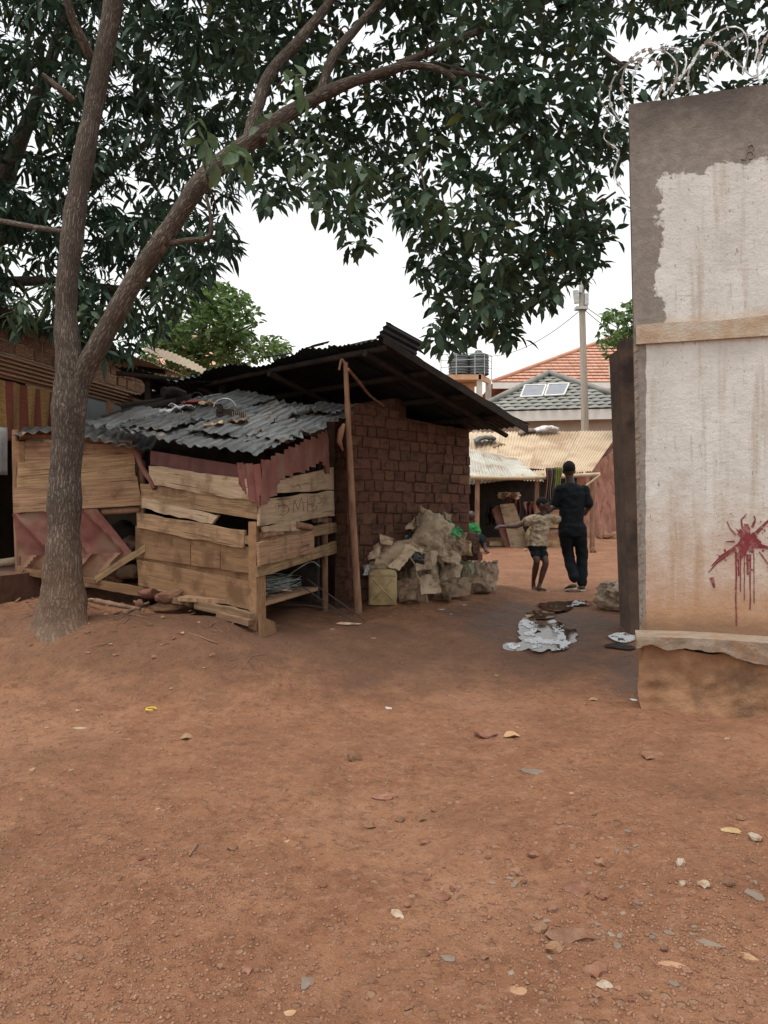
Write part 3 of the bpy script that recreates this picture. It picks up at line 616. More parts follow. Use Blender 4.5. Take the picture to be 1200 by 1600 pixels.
# mark drawn in the wet cement near the top
for pts in ([(1168, 228), (1167, 240), (1164, 250), (1158, 249)], [(1168, 229), (1175, 226), (1178, 231), (1174, 237), (1178, 242), (1176, 248), (1170, 248)], [(1172, 237), (1167, 238)]):
    q = [WMx @ wpx(x, y, -.004) for x, y in pts]; MB().tube(q, .005, 6).obj('cement_mark', 'render_core', wall)

# dark gate pillar behind the wall's end
gp = thing('gate_pillar', 'narrow dark brown gate pillar behind the end of the tall wall', 'pillar', (2.24, 7.0, gz(2.24, 7.0)))
mb = MB(); Yp = 7.0
def pillar_box(mb, x0t, x1t, x0b, x1b, yt, yb, Y0, d):
    a = [P(x0b, yb, Y0), P(x1b, yb, Y0), P(x1t, yt, Y0), P(x0t, yt, Y0)]
    mb.hexa(a, [p + Vector((0, d, 0)) for p in a])
pillar_box(mb, 967, 1016, 986, 1034, 545, 1010, 6.9, .3); mb.obj('pillar_shaft', 'concrete', gp)
mb = MB(); pillar_box(mb, 976, 1016, 994, 1034, 528, 1004, 7.22, .2); mb.obj('pillar_core', 'concrete', gp)

# razor wire on the wall top
MT['razor'].node_tree.nodes['Principled BSDF'].inputs['Roughness'].default_value = .3
def razor(name, label, path, group=None):
    t = thing(name, label, 'razor wire', path[0], group); MB().tube(path, .0042, 5, cap=False).obj('wire', 'razor', t)
    mb = MB(); acc = 0
    for a, b in zip(path[:-1], path[1:]):
        acc += (b - a).length
        if acc > .04:
            acc = 0; x = (b - a).normalized(); y = x.cross(Vector((rr.uniform(-1, 1), rr.uniform(-1, 1), rr.uniform(-1, 1)))).normalized(); z = x.cross(y)
            for s in (1, -1):
                q = [a - x * .016 + y * .013 * s, a - x * .012, a + x * .016 + y * .013 * s, a + x * .012]; mb.hexa([p - z * .0008 for p in q], [p + z * .0008 for p in q])
    mb.obj('barbs', 'razor', t)['kind'] = 'stuff'
top0 = WC + Vector((LEAN * 4.1, 0, 4.12)) - wall_n * .10
def loop(x, r, phi, tilt, a0, a1, zc):
    ax = wall_dir * math.cos(phi) + wall_n * math.sin(phi); out = []
    for i in range(60):
        a = lerp(a0, a1, i / 59); rj = r * (1 + .05 * math.sin(3 * a + x * 9)); out.append(top0 + wall_dir * (x + .05 * i / 59) + ax * (rj * math.cos(a)) + Vector((0, 0, zc + rj * math.sin(a))) + wall_n * (tilt * math.sin(a)))
    return out
RW = [(.02, .20, .35, .05, -.6, 4.6, .12, 'razor wire loop bulging out over the left corner of the wall'), (.10, .20, .2, .08, -.5, 3.9, .16, 'razor wire loop crossing just right of the corner loop'), (.16, .22, .55, -.05, -.4, 3.6, .2, 'second tall razor wire loop near the wall corner'),
      (.55, .22, .5, .06, -.5, 3.7, .19, 'tall razor wire loop standing in the middle of the wall top'), (.64, .2, .7, -.04, -.4, 3.6, .2, 'narrower razor wire loop overlapping the middle one'), (.98, .22, .5, .05, -.4, 3.7, .22, 'razor wire loop at the right edge of the view'), (1.3, .22, .5, .05, -.4, 3.7, .22, 'razor wire loop beyond the right edge loop')]
for x, r, phi, tl_, a0, a1, zc, lb in RW: razor('razor_wire', lb, loop(x, r, phi, tl_, a0, a1, zc), 'razor wire on the boundary wall')
q = spline([top0 + wall_dir * x + Vector((0, 0, z)) + wall_n * y for x, z, y in ((-.16, .22, .1), (-.2, .05, .14), (-.12, -.1, .12), (-.17, -.22, .1), (-.07, -.34, .12), (-.1, -.48, .1), (-.03, -.62, .08))], 8)
razor('razor_wire', 'loose razor wire end hanging down the left edge of the wall', [Vector(p) for p in q], 'razor wire on the boundary wall')
q = spline([top0 + wall_dir * x + Vector((0, 0, z)) for x, z in ((.22, .06), (.38, .22), (.52, .38), (.7, .2), (.82, .1), (1.0, .3), (1.2, .44), (1.8, .4))], 10)
razor('razor_wire', 'single razor wire strand stretched in a rising zigzag over the loops', [Vector(p) for p in q], 'razor wire on the boundary wall')

# ================================================================== BRICK HOUSE
hu = Vector((.70, .714, 0)).normalized(); hv = Vector((-.714, .70, 0)).normalized()
W0 = Vector((-.38, 8.2, 0)); ROOF_A = Vector((0.0, 7.41, 3.03)); FALL = .268
house = thing('brick_house', 'low mud brick house with sooty black corrugated roof', 'house', (W0.x, W0.y, gz(W0.x, W0.y)))
def roof_z(p):
    d = (p - ROOF_A); return ROOF_A.z - FALL * d.dot(hu)
BR = []
for k in range(7):
    rb = random.Random(k); L, Hh, D = .5, .5, .5; bm = bmesh.new(); bmesh.ops.create_cube(bm, size=1)
    bmesh.ops.bevel(bm, geom=bm.edges[:], offset=.07, segments=1, affect='EDGES')
    for v in bm.verts: v.co += Vector((rb.uniform(-.035, .035), rb.uniform(-.05, .05), rb.uniform(-.06, .06)))
    m_ = bpy.data.meshes.new('brick'); bm.to_mesh(m_); bm.free(); m_.materials.append(MT['brick']); BR.append(m_)
def brick_set(ms, material):
    out = []
    for m_ in ms: c = m_.copy(); c.materials.clear(); c.materials.append(MT[material]); out.append(c)
    return out
def brick_wall(parent, base, d, n, length, top_fn, z0, L=.162, hC=.12, gap=.008, depth=.1, meshes=BR, skip=lambda x, z: False, jit=.011, seed=1, mirror=False):
    rb = random.Random(seed); row = 0; z = z0; nn = Vector(n)
    while True:
        x = -(L * .5 if row % 2 else 0) + rb.uniform(-.03, .03); any_ = False
        while x < length:
            w = L * rb.uniform(.72, 1.35); xa, xb = max(x, 0), min(x + w, length); x += w
            if xb - xa < .05: continue
            zt = min(top_fn(xa), top_fn(xb))
            if z + hC * .7 > zt: continue
            any_ = True; h = min(hC, zt - z)
            if skip((xa + xb) / 2, z + h / 2): continue
            dz = rb.uniform(-.007, .007); c = base + Vector(d) * ((xa + xb) / 2) + Vector((0, 0, z + h / 2 + dz)) + nn * (rb.uniform(-jit, jit) - depth / 2 + .012)
            M = Matrix((Vector(d), -nn, Vector((0, 0, 1)))).transposed().to_4x4() @ Matrix.Rotation(rb.uniform(-.02, .02), 4, 'Y') @ Matrix.Rotation(rb.uniform(-.025, .025), 4, 'Z')
            M = Matrix.Translation(c) @ M @ Matrix.Diagonal((xb - xa - gap, depth, h - gap, 1))
            put(bpy.data.objects.new('brick', rb.choice(meshes)), parent, M)
        z += hC * rb.uniform(.97, 1.03); row += 1
        if not any_: break
def slab_wall(name, parent, base, d, n, length, zb, zt0, zt1, th, material):
    d, n = Vector(d), Vector(n); a = [base + Vector((0, 0, zb)), base + d * length + Vector((0, 0, zb)), base + d * length + Vector((0, 0, zt1)), base + Vector((0, 0, zt0))]
    return MB().hexa(a, [p - n * th for p in a]).obj(name, material, parent)
WLN = 2.12
WT = lambda x: min(2.52 - .05 * x + .05 * math.sin(x * 4.1), roof_z(W0 + hu * x) - .02)
fw = slab_wall('front_wall', house, W0 - hv * -.012, hu, -hv, WLN - .01, -.2, 2.45, 2.34, .22, 'mortar')
brick_wall(fw, W0, hu, -hv, WLN, WT, .08, skip=lambda x, z: (abs(x - 1.02) < .06 and abs(z - 1.62) < .06) or (abs(x - 1.75) < .06 and abs(z - 1.4) < .06) or (abs(x - .5) < .06 and abs(z - 2.0) < .06))
brick_wall(fw, W0 + hv * .225, -hv, -hu, .22, lambda x: 2.5, .08, seed=6, L=.22)
W9 = W0 + hu * .95
lw = slab_wall('side_wall', house, W9 + hu * .012 + hv * .23, hv, -hu, 4.6, -.2, roof_z(W9) - .03, roof_z(W9) - .03, .2, 'mortar')
brick_wall(lw, W9 + hv * .23, hv, -hu, 1.0, lambda x: roof_z(W9) - .03, .08, seed=5)
slab_wall('end_wall', house, W0 + hu * WLN + hv * .012, hv, hu, 4.7, -.2, roof_z(W0 + hu * WLN) - .03, roof_z(W0 + hu * WLN) - .03, .2, 'mortar')
slab_wall('rear_wall', house, W9 + hv * 4.6, hu, hv, 1.2, -.2, roof_z(W9) - .03, roof_z(W0 + hu * WLN) - .03, .15, 'dark')  # near-black colour paints the unlit interior seen below the roof
rd = (hu - Vector((0, 0, FALL)))                               # down the roof
for k in range(7):
    rb = random.Random(40 + k); j0 = rb.uniform(-.1, .06) if k else 0; LN = 2.52 + rb.uniform(-.05, .1)
    O = ROOF_A + hv * (k * .74) + rd * j0 + Vector((0, 0, .012 * (k % 2) + rb.uniform(-.015, .03) * (k > 0)))
    corr('roof_sheet', 'sooty_sheet', house, O, hv * .84, rd * (LN - j0), .076, .011, seed=k, jag=.07, nv=14, warp=.05)
# verge board and poles under the overhang
def pole(name, pts, r0, r1, material, parent=None, n=10, wob=.1, seed=0):
    p = spline([tuple(q) for q in pts], 6); p = [Vector(q) for q in p]
    return MB().tube(p, [lerp(r0, r1, i / (len(p) - 1)) for i in range(len(p))], n, wob, 7, seed=seed).obj(name, material, parent, True, 50)
for off in (.12, .75, 1.4, 2.05):
    a = ROOF_A + rd * off + hv * .05 + Vector((0, 0, -.055)); pole('purlin', [a, a + hv * 2.4 + Vector((0, 0, .02)), a + hv * 4.9], .035, .03, 'sooty_wood', house, seed=off)
for off in (.3, 1.9, 3.4):
    a = ROOF_A + hv * off + rd * .03 + Vector((0, 0, -.115)); pole('rafter', [a, a + rd * 1.2, a + rd * 2.45], .035, .03, 'sooty_wood', house, seed=off)
a = ROOF_A + hv * .01 + Vector((0, 0, -.01))
mb = MB(); q = [a - hv * .02 + Vector((0, 0, .0)), a + rd * 2.5 - hv * .02, a + rd * 2.5 - hv * .02 - Vector((0, 0, .09)), a - hv * .02 - Vector((0, 0, .07))]
mb.hexa(q, [p + hv * .02 for p in q]).obj('verge_board', 'sooty_wood', house)
# loose folded sheet lying over the ridge corner
ls = thing('loose_roof_sheet', 'loose dark corrugated sheet tilted up on the black roof corner', 'metal sheet', P(600, 520, 7.5))
A_, B_, C_ = P(588, 528, 7.42), P(606, 503, 7.45), P(664, 535, 8.0)
corr('sheet', 'sooty_sheet', ls, A_, B_ - A_, C_ - B_, .06, .012, nv=8, warp=.02); 
corr('folded_edge', 'sooty_sheet', ls, P(606, 503, 7.46), P(632, 520, 7.85) - P(606, 503, 7.46), P(642, 540, 7.9) - P(606, 503, 7.46), .06, .008, nv=6)
for k, (x, y, Yd, w, h) in enumerate(((480, 545, 8.3, 26, 14), (548, 540, 7.8, 40, 12), (415, 556, 8.8, 30, 10))):
    c = P(x, y, Yd); u = hv * (-w / F * Yd); v_ = Vector((.02, 0, h / F * Yd)) + hu * .25
    corr('lifted_flap', 'sooty_sheet', house, c - u * .5, u, v_, .076, .01, seed=k, jag=.05, nv=5, warp=.04)
# tall prop pole at the house corner with its forked brace
pp = thing('prop_pole', 'tall thin wooden pole propping the black roof corner', 'pole', (P(560, 958, 7.95).x, 7.95, gz(P(560, 958, 7.95).x, 7.95)))
pole('shaft', [P(540, 566, 7.72), P(545, 680, 7.78), P(552, 820, 7.88), P(561, 968, 7.98)], .026, .042, 'pole', pp, wob=.14)
pole('brace', [P(544, 577, 7.7), P(562, 598, 7.95), P(578, 618, 8.25), P(600, 634, 8.5)], .018, .012, 'pole', pp)
pole('fork', [P(541, 572, 7.71), P(534, 562, 7.7), P(530, 578, 7.69)], .016, .01, 'pole', pp)
hg = tag(MB().tube([P(538, 662, 7.62), P(533, 672, 7.62), P(530, 690, 7.62), P(536, 704, 7.62)], [.012, .03, .028, .008], 8, .3).obj('hanging_gourd', 'pole', None, True), 'small dry hanging wooden hook beside the prop pole', 'hook')

# ================================================================== SHACK
S0 = Vector((-1.058, 6.4, 0)); e1 = Vector((-.75, .66, 0)).normalized(); n1_ = Vector((-.66, -.75, 0)).normalized()
e2 = Vector((.4, 1.5, 0)).normalized(); n2_ = Vector((1.5, -.4, 0)).normalized()
S1 = S0 + e1 * 1.93; n0_ = Vector((.08, -1, 0)).normalized()
def q1(*c, off=0.): return [hit(x, y, S0 + n1_ * off, n1_) for x, y in c]
def q2(*c, off=0.): return [hit(x, y, S0 + n2_ * off, n2_) for x, y in c]
def q0(*c, off=0.): return [hit(x, y, S1 + n0_ * off, n0_) for x, y in c]
shack = thing('plank_shack', 'crooked hut of patched planks under dented grey roof sheets', 'shack', (S0.x, S0.y, gz(S0.x, S0.y)))
def pk(i, quad, n, m='plank', parent=shack, **kw): return plank('plank', m, parent, quad, n, seed=i, **kw)
pk(1, q1((237, 727), (402, 752), (402, 784), (237, 757), off=.02), n1_, 'plank_pale', rag=.016)
pk(2, q1((222, 756), (404, 778), (408, 812), (224, 782), off=.0), n1_, 'plank', rag=.008)
pk(3, q1((225, 779), (345, 806), (334, 820), (225, 794), off=.03), n1_, 'plank_pale', rag=.016)
pk(4, q1((217, 801), (386, 829), (383, 856), (217, 824), off=.03), n1_, 'plank', rag=.016)
for i, (xa, xb) in enumerate(((215, 301), (302, 347), (348, 395))):
    f = lambda x: lerp(822, 855, (x - 215) / 180); g = lambda x: lerp(870, 896, (x - 215) / 180)
    pk(5 + i, q1((xa, f(xa)), (xb, f(xb)), (xb, g(xb)), (xa, g(xa)), off=.005 * i), n1_, 'plank_brown', rag=.004)
pk(9, q1((217, 866), (400, 893), (401, 916), (217, 880), off=-.03), n1_, 'plank_brown', rag=.004)
pk(8, q1((218, 875), (403, 910), (404, 954), (220, 914), off=.012), n1_, 'plank_brown', rag=.006, segs=18)
for i, (a, b, c, d, o) in enumerate((((240, 918), (330, 940), (330, 952), (240, 930), .05), ((310, 936), (398, 958), (398, 970), (310, 950), .09), ((250, 926), (300, 938), (300, 946), (250, 936), .12), ((345, 955), (396, 968), (396, 978), (345, 964), .12))):
    pk(20 + i, q1(a, b, c, d, off=o), n1_, 'plank', th=.05, rag=.012)
corr('sheet_strip', 'maroon_dark', shack, q1((235, 704), off=0)[0], q1((376, 727))[0] - q1((235, 704))[0], Vector((0, 0, -.14)), .2, .006, nv=3)
# right-hand face
pk(30, q2((430, 751), (519, 730), (520, 765), (428, 771), off=.01), n2_, 'plank_pale', rag=.006)
smb = pk(31, q2((405, 781), (519, 767), (520, 806), (401, 822), off=.014), n2_, 'plank_pale', rag=.012)
pk(32, q2((407, 824), (465, 811), (465, 829), (410, 832), off=.03), n2_, 'plank_pale', rag=.014)
pk(33, q2((405, 834), (529, 815), (530, 830), (405, 853), off=.0), n2_, 'plank', rag=.008)
pk(34, q2((400, 848), (488, 828), (488, 862), (402, 885), off=.045), n2_, 'plank', rag=.012)
pk(35, q2((398, 886), (523, 845), (524, 863), (399, 902), off=.012), n2_, 'plank', rag=.008)
pole('rail', [*q2((462, 820), (486, 824), off=.05)], .035, .03, 'pole', shack); pole('rail', [*q2((410, 836), (440, 832), off=.02)], .03, .028, 'pole', shack)
pole('rail', [*q2((492, 812), (515, 813), off=-.05)], .035, .032, 'pole', shack)
mb = MB(); a = q2((400, 815), (414, 815), (416, 990), (401, 990), off=.0); mb.hexa(a, [p - n2_ * .07 for p in a]).obj('corner_post', 'plank_brown', shack)
a = q1((378, 836), (392, 840), (392, 852), (378, 848), off=.05); MB().hexa(a, [p - n1_ * .3 for p in a]).obj('beam_end', 'plank', shack)
pole('rear_post', [*q2((506, 700), (507, 830), (508, 960), off=-.04)], .035, .035, 'pole', shack)
pole('rear_post', [*q1((222, 720), (222, 930), off=-.06)], .035, .035, 'pole', shack)
pole('branch_post', [*q1((214, 706), (222, 730), (236, 752), (241, 764), off=.05)], .035, .02, 'red_sheet', shack)
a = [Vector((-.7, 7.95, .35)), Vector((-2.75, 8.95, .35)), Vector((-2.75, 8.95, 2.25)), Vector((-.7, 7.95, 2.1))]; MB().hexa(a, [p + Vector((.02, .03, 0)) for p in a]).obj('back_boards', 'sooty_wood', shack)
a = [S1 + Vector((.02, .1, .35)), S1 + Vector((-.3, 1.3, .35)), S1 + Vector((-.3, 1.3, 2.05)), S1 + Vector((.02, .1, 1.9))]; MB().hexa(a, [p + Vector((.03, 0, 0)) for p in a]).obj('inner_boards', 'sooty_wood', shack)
# scratched lettering on the pale board: S M B and scribbles
def scratch(pts, parent=smb, off=.0405, r=.0028): MB().tube([Vector(p) for p in spline([tuple(q2(p, off=off)[0]) for p in pts], 4)], r, 5).obj('carved_line', 'scratch', parent)
scratch([(451, 778), (443, 779), (440, 785), (449, 791), (451, 799), (443, 805), (438, 803)])
scratch([(458, 801), (460, 781), (466, 796), (471, 778), (475, 799)])
scratch([(480, 780), (481, 800)]); scratch([(480, 780), (490, 778), (491, 785), (481, 788), (494, 790), (493, 797), (481, 800)])
scratch([(430, 790), (434, 786), (436, 793), (431, 797)]); scratch([(498, 776), (503, 782), (497, 788)]); scratch([(455, 757), (460, 762), (466, 756), (470, 763)], bpy.data.objects['plank'], .04, .0025)
# red sheet wrapped round the corner
def red_panel(name, outline, n, p0, off, seed, ang):
    pts = [hit(x, y, p0 + n * off, n) for x, y in outline]; o = pts[0]; ax = (Vector((n.y, -n.x, 0)) * -1).normalized(); up = Vector((0, 0, 1))
    loc = [((p - o).dot(ax), (p - o).dot(up)) for p in pts]; xs = [q[0] for q in loc]; zs = [q[1] for q in loc]
    nx, nzz = 46, 22; v = []; ok = {}; f = []
    for i in range(nx + 1):
        for j in range(nzz + 1):
            x = lerp(min(xs), max(xs), i / nx); z = lerp(min(zs), max(zs), j / nzz)
            w = .012 * math.sin((x * math.cos(ang) + z * math.sin(ang)) * 62) + .014 * mnoise.noise(Vector((x * 5, z * 5, seed)))
            jx = .02 * mnoise.noise(Vector((x * 9, z * 9, seed + 3)))
            v.append(o + ax * (x + jx) + up * (z + jx) + n * w); ok[(i, j)] = bool(poly_in(loc, np.array(x + jx), np.array(z + jx)))
    for i in range(nx):
        for j in range(nzz):
            if sum(ok[(i + a, j + b)] for a in (0, 1) for b in (0, 1)) >= 3: k = i * (nzz + 1) + j; f.append((k, k + nzz + 1, k + nzz + 2, k + 1))
    used = sorted({i for q in f for i in q}); mp = {a: b for b, a in enumerate(used)}
    v = [v[i] for i in used]; f = [tuple(mp[i] for i in q) for q in f]; v, f = thick(v, f, .003)
    return obj(name, v, f, 'red_sheet', shack if seed < 50 else None, True, 60)
red_panel('red_sheet', [(404, 722), (470, 690), (512, 672), (517, 738), (511, 742), (505, 722), (470, 742), (436, 752), (432, 775), (405, 795)], n2_, S0, .05, 2, .12)
red_panel('red_sheet', [(370, 722), (407, 724), (407, 795), (385, 775), (371, 758)], n1_, S0, .06, 4, .2)
# shelf with coils of wire
sh = MB(); a = [hit(x, y, Vector((0, 0, .56)), Vector((0, 0, 1))) for x, y in ((414, 945), (500, 912), (470, 900), (385, 915))]
zsh = .53; a = [S0 + e2 * .08 + n2_ * .02, S0 + e2 * 1.4 + n2_ * .02, S0 + e2 * 1.5 - n2_ * .9, S0 + e2 * .2 - n2_ * .9]; a = [Vector((p.x, p.y, zsh)) for p in a]
sh.hexa(a, [p - Vector((0, 0, .035)) for p in a]).obj('shelf_board', 'plank', shack)
a = [p - Vector((0, 0, .0)) for p in q2((407, 962), (430, 972), (433, 1002), (408, 998), off=.12)]; MB().hexa(a, [p - n2_ * .03 + Vector((0, .05, 0)) for p in a]).obj('foot_board', 'plank_brown', shack)
rr = random.Random(11)
for k in range(7):
    c = S0 + e2 * rr.uniform(.75, 1.15) - n2_ * rr.uniform(.16, .3); c = Vector((c.x, c.y, zsh + .02 + .012 * k)); r = rr.uniform(.15, .24); pts = []
    for i in range(80):
        a = i * .35; pts.append(c + e2 * (r * 1.3 * math.cos(a) * (1 + .08 * math.sin(a * .3 + k))) - n2_ * (r * .6 * math.sin(a)) + Vector((0, 0, .03 * math.sin(a * .7 + k) + .0006 * i)))
    tag(MB().tube(pts, .005, 5).obj('wire_coil', 'wire', None, True), 'tangled coil of thin grey wire on the hut shelf', 'wire coil', 'wire coils heaped on the hut shelf')
rods = [((480, 905), (560, 962), (588, 990)), ((470, 915), (548, 968), (575, 985)), ((420, 945), (505, 950), (592, 992)), ((415, 925), (480, 880), (500, 885))]
for k, q in enumerate(rods):
    tag(MB().tube([Vector(p) for p in spline([tuple(P(x, y, Yd)) for (x, y), Yd in zip(q, (7.3, 7.25, 7.15))], 6)], .006, 5).obj('wire_rod', 'wire' if k == 3 else 'cable', None, True), ['thin dark wire rod sloping from hut shelf to ground', 'thin dark wire rod sloping from hut shelf to ground', 'thin dark wire rod sloping from hut shelf to ground', 'pale wire end poking up from the coils on the shelf'][k], 'wire', 'wire rods sticking out of the shelf' if k < 3 else None)
for k in range(14):
    c = S0 + e2 * rr.uniform(.15, .75) - n2_ * rr.uniform(.05, .3); w, h = rr.uniform(.05, .13), rr.uniform(.04, .09); a = rr.uniform(0, 3); M = Matrix.Rotation(a, 3, 'Z') @ Matrix.Rotation(rr.uniform(-.25, .25), 3, 'X')
    tag(MB().box((c.x, c.y, zsh + .012 + .002 * k), (w, h, .006), M).obj('scrap_piece', rr.choice(['card', 'white_plastic', 'sack_brown', 'slate']), None), 'small flat scrap piece littering the front of the shelf', 'scrap', 'scraps on the hut shelf')

# dented stepped-tile sheets forming the shack roof
RA, RB, RC, RD = P(398, 718, 6.28), P(548, 653, 7.95), P(370, 617, 9.0), P(135, 672, 7.75)   # near, right rear, far, left
def roof_pt(s, t):     # s along A->B, t along A->D
    return RA * (1 - s) * (1 - t) + RB * s * (1 - t) + RC * s * t + RD * (1 - s) * t
def tile_sheet(s0, s1, t0, t1, lift, seed, rot=0., material='grey_sheet', name='roof_sheet', parent=None):
    rb = random.Random(seed); nu, nv = 64, 80; N = (RB - RA).cross(RD - RA).normalized()
    if N.z < 0: N = -N
    sc_ = (s0 + s1) / 2; tc_ = (t0 + t1) / 2; L1 = (RB - RA).length; L2 = (RD - RA).length
    def fn(a, b):
        ds = (a - .5) * (s1 - s0); dt = (b - .5) * (t1 - t0)
        je = .05 * mnoise.noise(Vector((b * 9, seed, 1))) * (abs(a - .5) * 2) ** 6 + .05 * mnoise.noise(Vector((a * 9, seed, 5))) * (abs(b - .5) * 2) ** 6
        s = sc_ + ds * math.cos(rot) - dt * math.sin(rot) * .8 + je; t = tc_ + ds * math.sin(rot) + dt * math.cos(rot) + je
        x = ds * L1; y = dt * L2
        rib = (.5 + .5 * math.cos(2 * math.pi * y / .135)); rib = min(1, max(0, rib * 2.6 - .8)) * .017
        fr = (x / .31 + seed * .37) % 1.0; step = .024 * fr
        w = lift + rib + step + .04 * mnoise.noise(Vector((x * 1.7, y * 1.7, seed * 2.1))) + .012 * mnoise.noise(Vector((x * 5, y * 5, seed * 1.1)))
        return roof_pt(s, t) + N * w
    v, f = sheet_grid(fn, nu, nv); v, f = thick(v, f, .0025)
    return obj(name, v, f, material, parent or shack, True, 22)
specs = [(-.02, .36, -.02, .40, .03, .05), (.22, .62, -.03, .36, .055, -.03), (.55, 1.02, -.02, .38, .03, .03), (.82, 1.1, .02, .26, .06, .1),
         (.0, .40, .33, .74, .02, -.05), (.30, .70, .30, .66, .05, .06), (.60, 1.0, .30, .72, .025, -.02), (.02, .42, .66, 1.06, .04, .04),
         (.34, .72, .60, 1.0, .02, -.06), (.64, 1.0, .62, .98, .045, .05), (.14, .48, .16, .5, .075, .16), (.45, .8, .2, .45, .08, -.1), (.05, .3, .55, .85, .07, .2)]
for i, s in enumerate(specs): tile_sheet(s[0], s[1], s[2], s[3], s[4], i + 1, s[5])
# clutter on the roof
def on_roof(px, py, up=0.):
    N = (RB - RA).cross(RD - RA).normalized(); p = hit(px, py, RA + Vector((0, 0, up)), N); return p
tl = thing('scrap_motor', 'small rusty scrap motor with a wire bail on the hut roof', 'motor', on_roof(353, 655, .1))
p = on_roof(352, 648, .14); MB().box(p, (.16, .12, .10)).box(p + Vector((.11, 0, -.02)), (.1, .1, .07)).box(p + Vector((-.04, -.05, .05)), (.05, .05, .06)).obj('housing', 'dark', tl)
MB().tube([p + Vector((.19 * math.cos(a) * .6 - .0, -.02, .1 * math.sin(a) + .06)) for a in np.linspace(0, math.pi, 12)], .008, 6).obj('bail_handle', 'steel', tl, True)
for k in range(7):
    MB().box(p + Vector((.09 + .02 * k, -.06, -.01)), (.008, .05, .07)).obj('cooling_fin', 'slate', tl)
for k, (x, y, c, s) in enumerate(((285, 640, 'white_plastic', .17), (308, 634, 'red_cloth', .2), (330, 636, 'card', .16), (268, 646, 'white_plastic', .14), (335, 668, 'card', .12), (372, 662, 'sack_brown', .12))):
    p = on_roof(x, y, .10); rb = random.Random(k)
    v, f = sheet_grid(lambda u, w: p + Vector(((u - .5) * s * 1.5, (w - .5) * s * 1.2, .03 + .06 * mnoise.noise(Vector((u * 3, w * 3, k * 2))) )), 8, 8); v, f = thick(v, f, .004)
    tag(obj('roof_litter', v, f, c, None, True), ['crumpled white plastic scrap at the middle of the hut roof', 'crumpled red plastic scrap on the hut roof', 'brown cardboard scrap beside the motor on hut roof', 'crumpled white sheet scrap left of the red scrap on hut roof', 'small tan scrap below the motor on the hut roof', 'small brown rag right of the motor on the hut roof'][k], 'scrap')
rr = random.Random(5)
for k, (xa, ya, xb, yb, Yd, r) in enumerate(((160, 655, 275, 628, 8.6, .05), (190, 640, 300, 622, 8.9, .06), (205, 662, 262, 640, 8.3, .045), (255, 612, 288, 618, 8.9, .07))):
    tag(pole('timber', [P(xa, ya, Yd), P((xa + xb) / 2, (ya + yb) / 2 - 2, Yd + .1), P(xb, yb, Yd + .2)], r, r * .8, 'sooty_wood', None, 7, .3, k), ['long blackened timber lying across the back of the hut roof', 'blackened timber behind the longest one on the hut roof', 'short blackened timber near the left edge of the hut roof', 'thick blackened log end at the top of the hut roof'][k], 'timber')
hp = [P(295, 628, 8.7), P(298, 618, 8.7), P(308, 613, 8.7), P(316, 618, 8.7), P(318, 630, 8.7)]
tag(MB().tube([Vector(p) for p in spline([tuple(p) for p in hp], 5)], .007, 6).obj('wire_loop', 'cable', None, True), 'thin dark wire loop standing on the back of the hut roof', 'wire')

# ---- left lean-to of wide boards and red sheet
lean = thing('board_lean_to', 'wide board lean-to with a folded red metal sheet behind the tree', 'shack', (S1.x - .5, S1.y, gz(S1.x - .5, S1.y)))
pl = lambda i, q, m='plank', **kw: plank('plank', m, lean, q, n0_, seed=i, **kw)
pl(40, q0((40, 690), (212, 696), (212, 718), (40, 732), off=.0), 'plank', rag=.01)
pl(41, q0((28, 724), (211, 709), (213, 726), (28, 745), off=.022), 'plank', rag=.012)
pl(42, q0((28, 744), (212, 725), (213, 746), (28, 763), off=.012), 'plank', rag=.012)
pl(43, q0((21, 762), (215, 744), (223, 789), (22, 802), off=.03), 'plank', rag=.006)
pl(46, q0((20, 690), (38, 690), (39, 730), (27, 730), off=.01), 'plank_brown', rag=.006)
pl(44, q0((30, 884), (125, 900), (125, 912), (30, 896), off=.05), 'plank_brown', rag=.01, th=.06)
pl(45, q0((118, 900), (243, 920), (243, 934), (118, 914), off=.08), 'plank_brown', rag=.012, th=.06)
def ribbed(outline, off, ang, material, wl=.3, seed=1):
    pts = q0(*outline, off=off); v = []; n = 24
    def fn(u, w):
        p = lerp(lerp(pts[0], pts[1], u), lerp(pts[3], pts[2], u), w); d = p.x * math.cos(ang) + p.z * math.sin(ang)
        rib = max(0, math.cos(2 * math.pi * d / wl)) ** 6 * .034
        return p + n0_ * (rib + .03 * mnoise.noise(p * 2.5) + .012 * mnoise.noise(p * 8))
    v, f = sheet_grid(fn, 46, 30); v, f = thick(v, f, .003); return obj('red_sheet', v, f, material, lean, True, 45)
ribbed([(20, 803), (152, 795), (208, 864), (31, 870)], .04, .75, 'red_sheet', .26)
MT['rust_sheet'] = mat('rusty_brown_sheet', (.15, .08, .048), (.24, .135, .085), 5, .75, .3, 25, c3=(.13, .05, .035), s3=5)
ribbed([(33, 868), (205, 863), (158, 906), (33, 892)], .07, -.7, 'rust_sheet', .2)
plank('plank', 'plank', lean, q0((148, 899), (232, 848), (239, 854), (152, 910), off=.13), n0_, .02, .004, seed=47)
pole('log', q0((160, 800), (190, 798), (219, 796), off=-.02), .035, .03, 'pole', lean); pole('log', q0((36, 680), (120, 684), (208, 694), off=-.05), .035, .04, 'pole', lean)
pole('corner_pole', q0((24, 672), (26, 780), (30, 900), off=-.08), .035, .035, 'pole', lean)
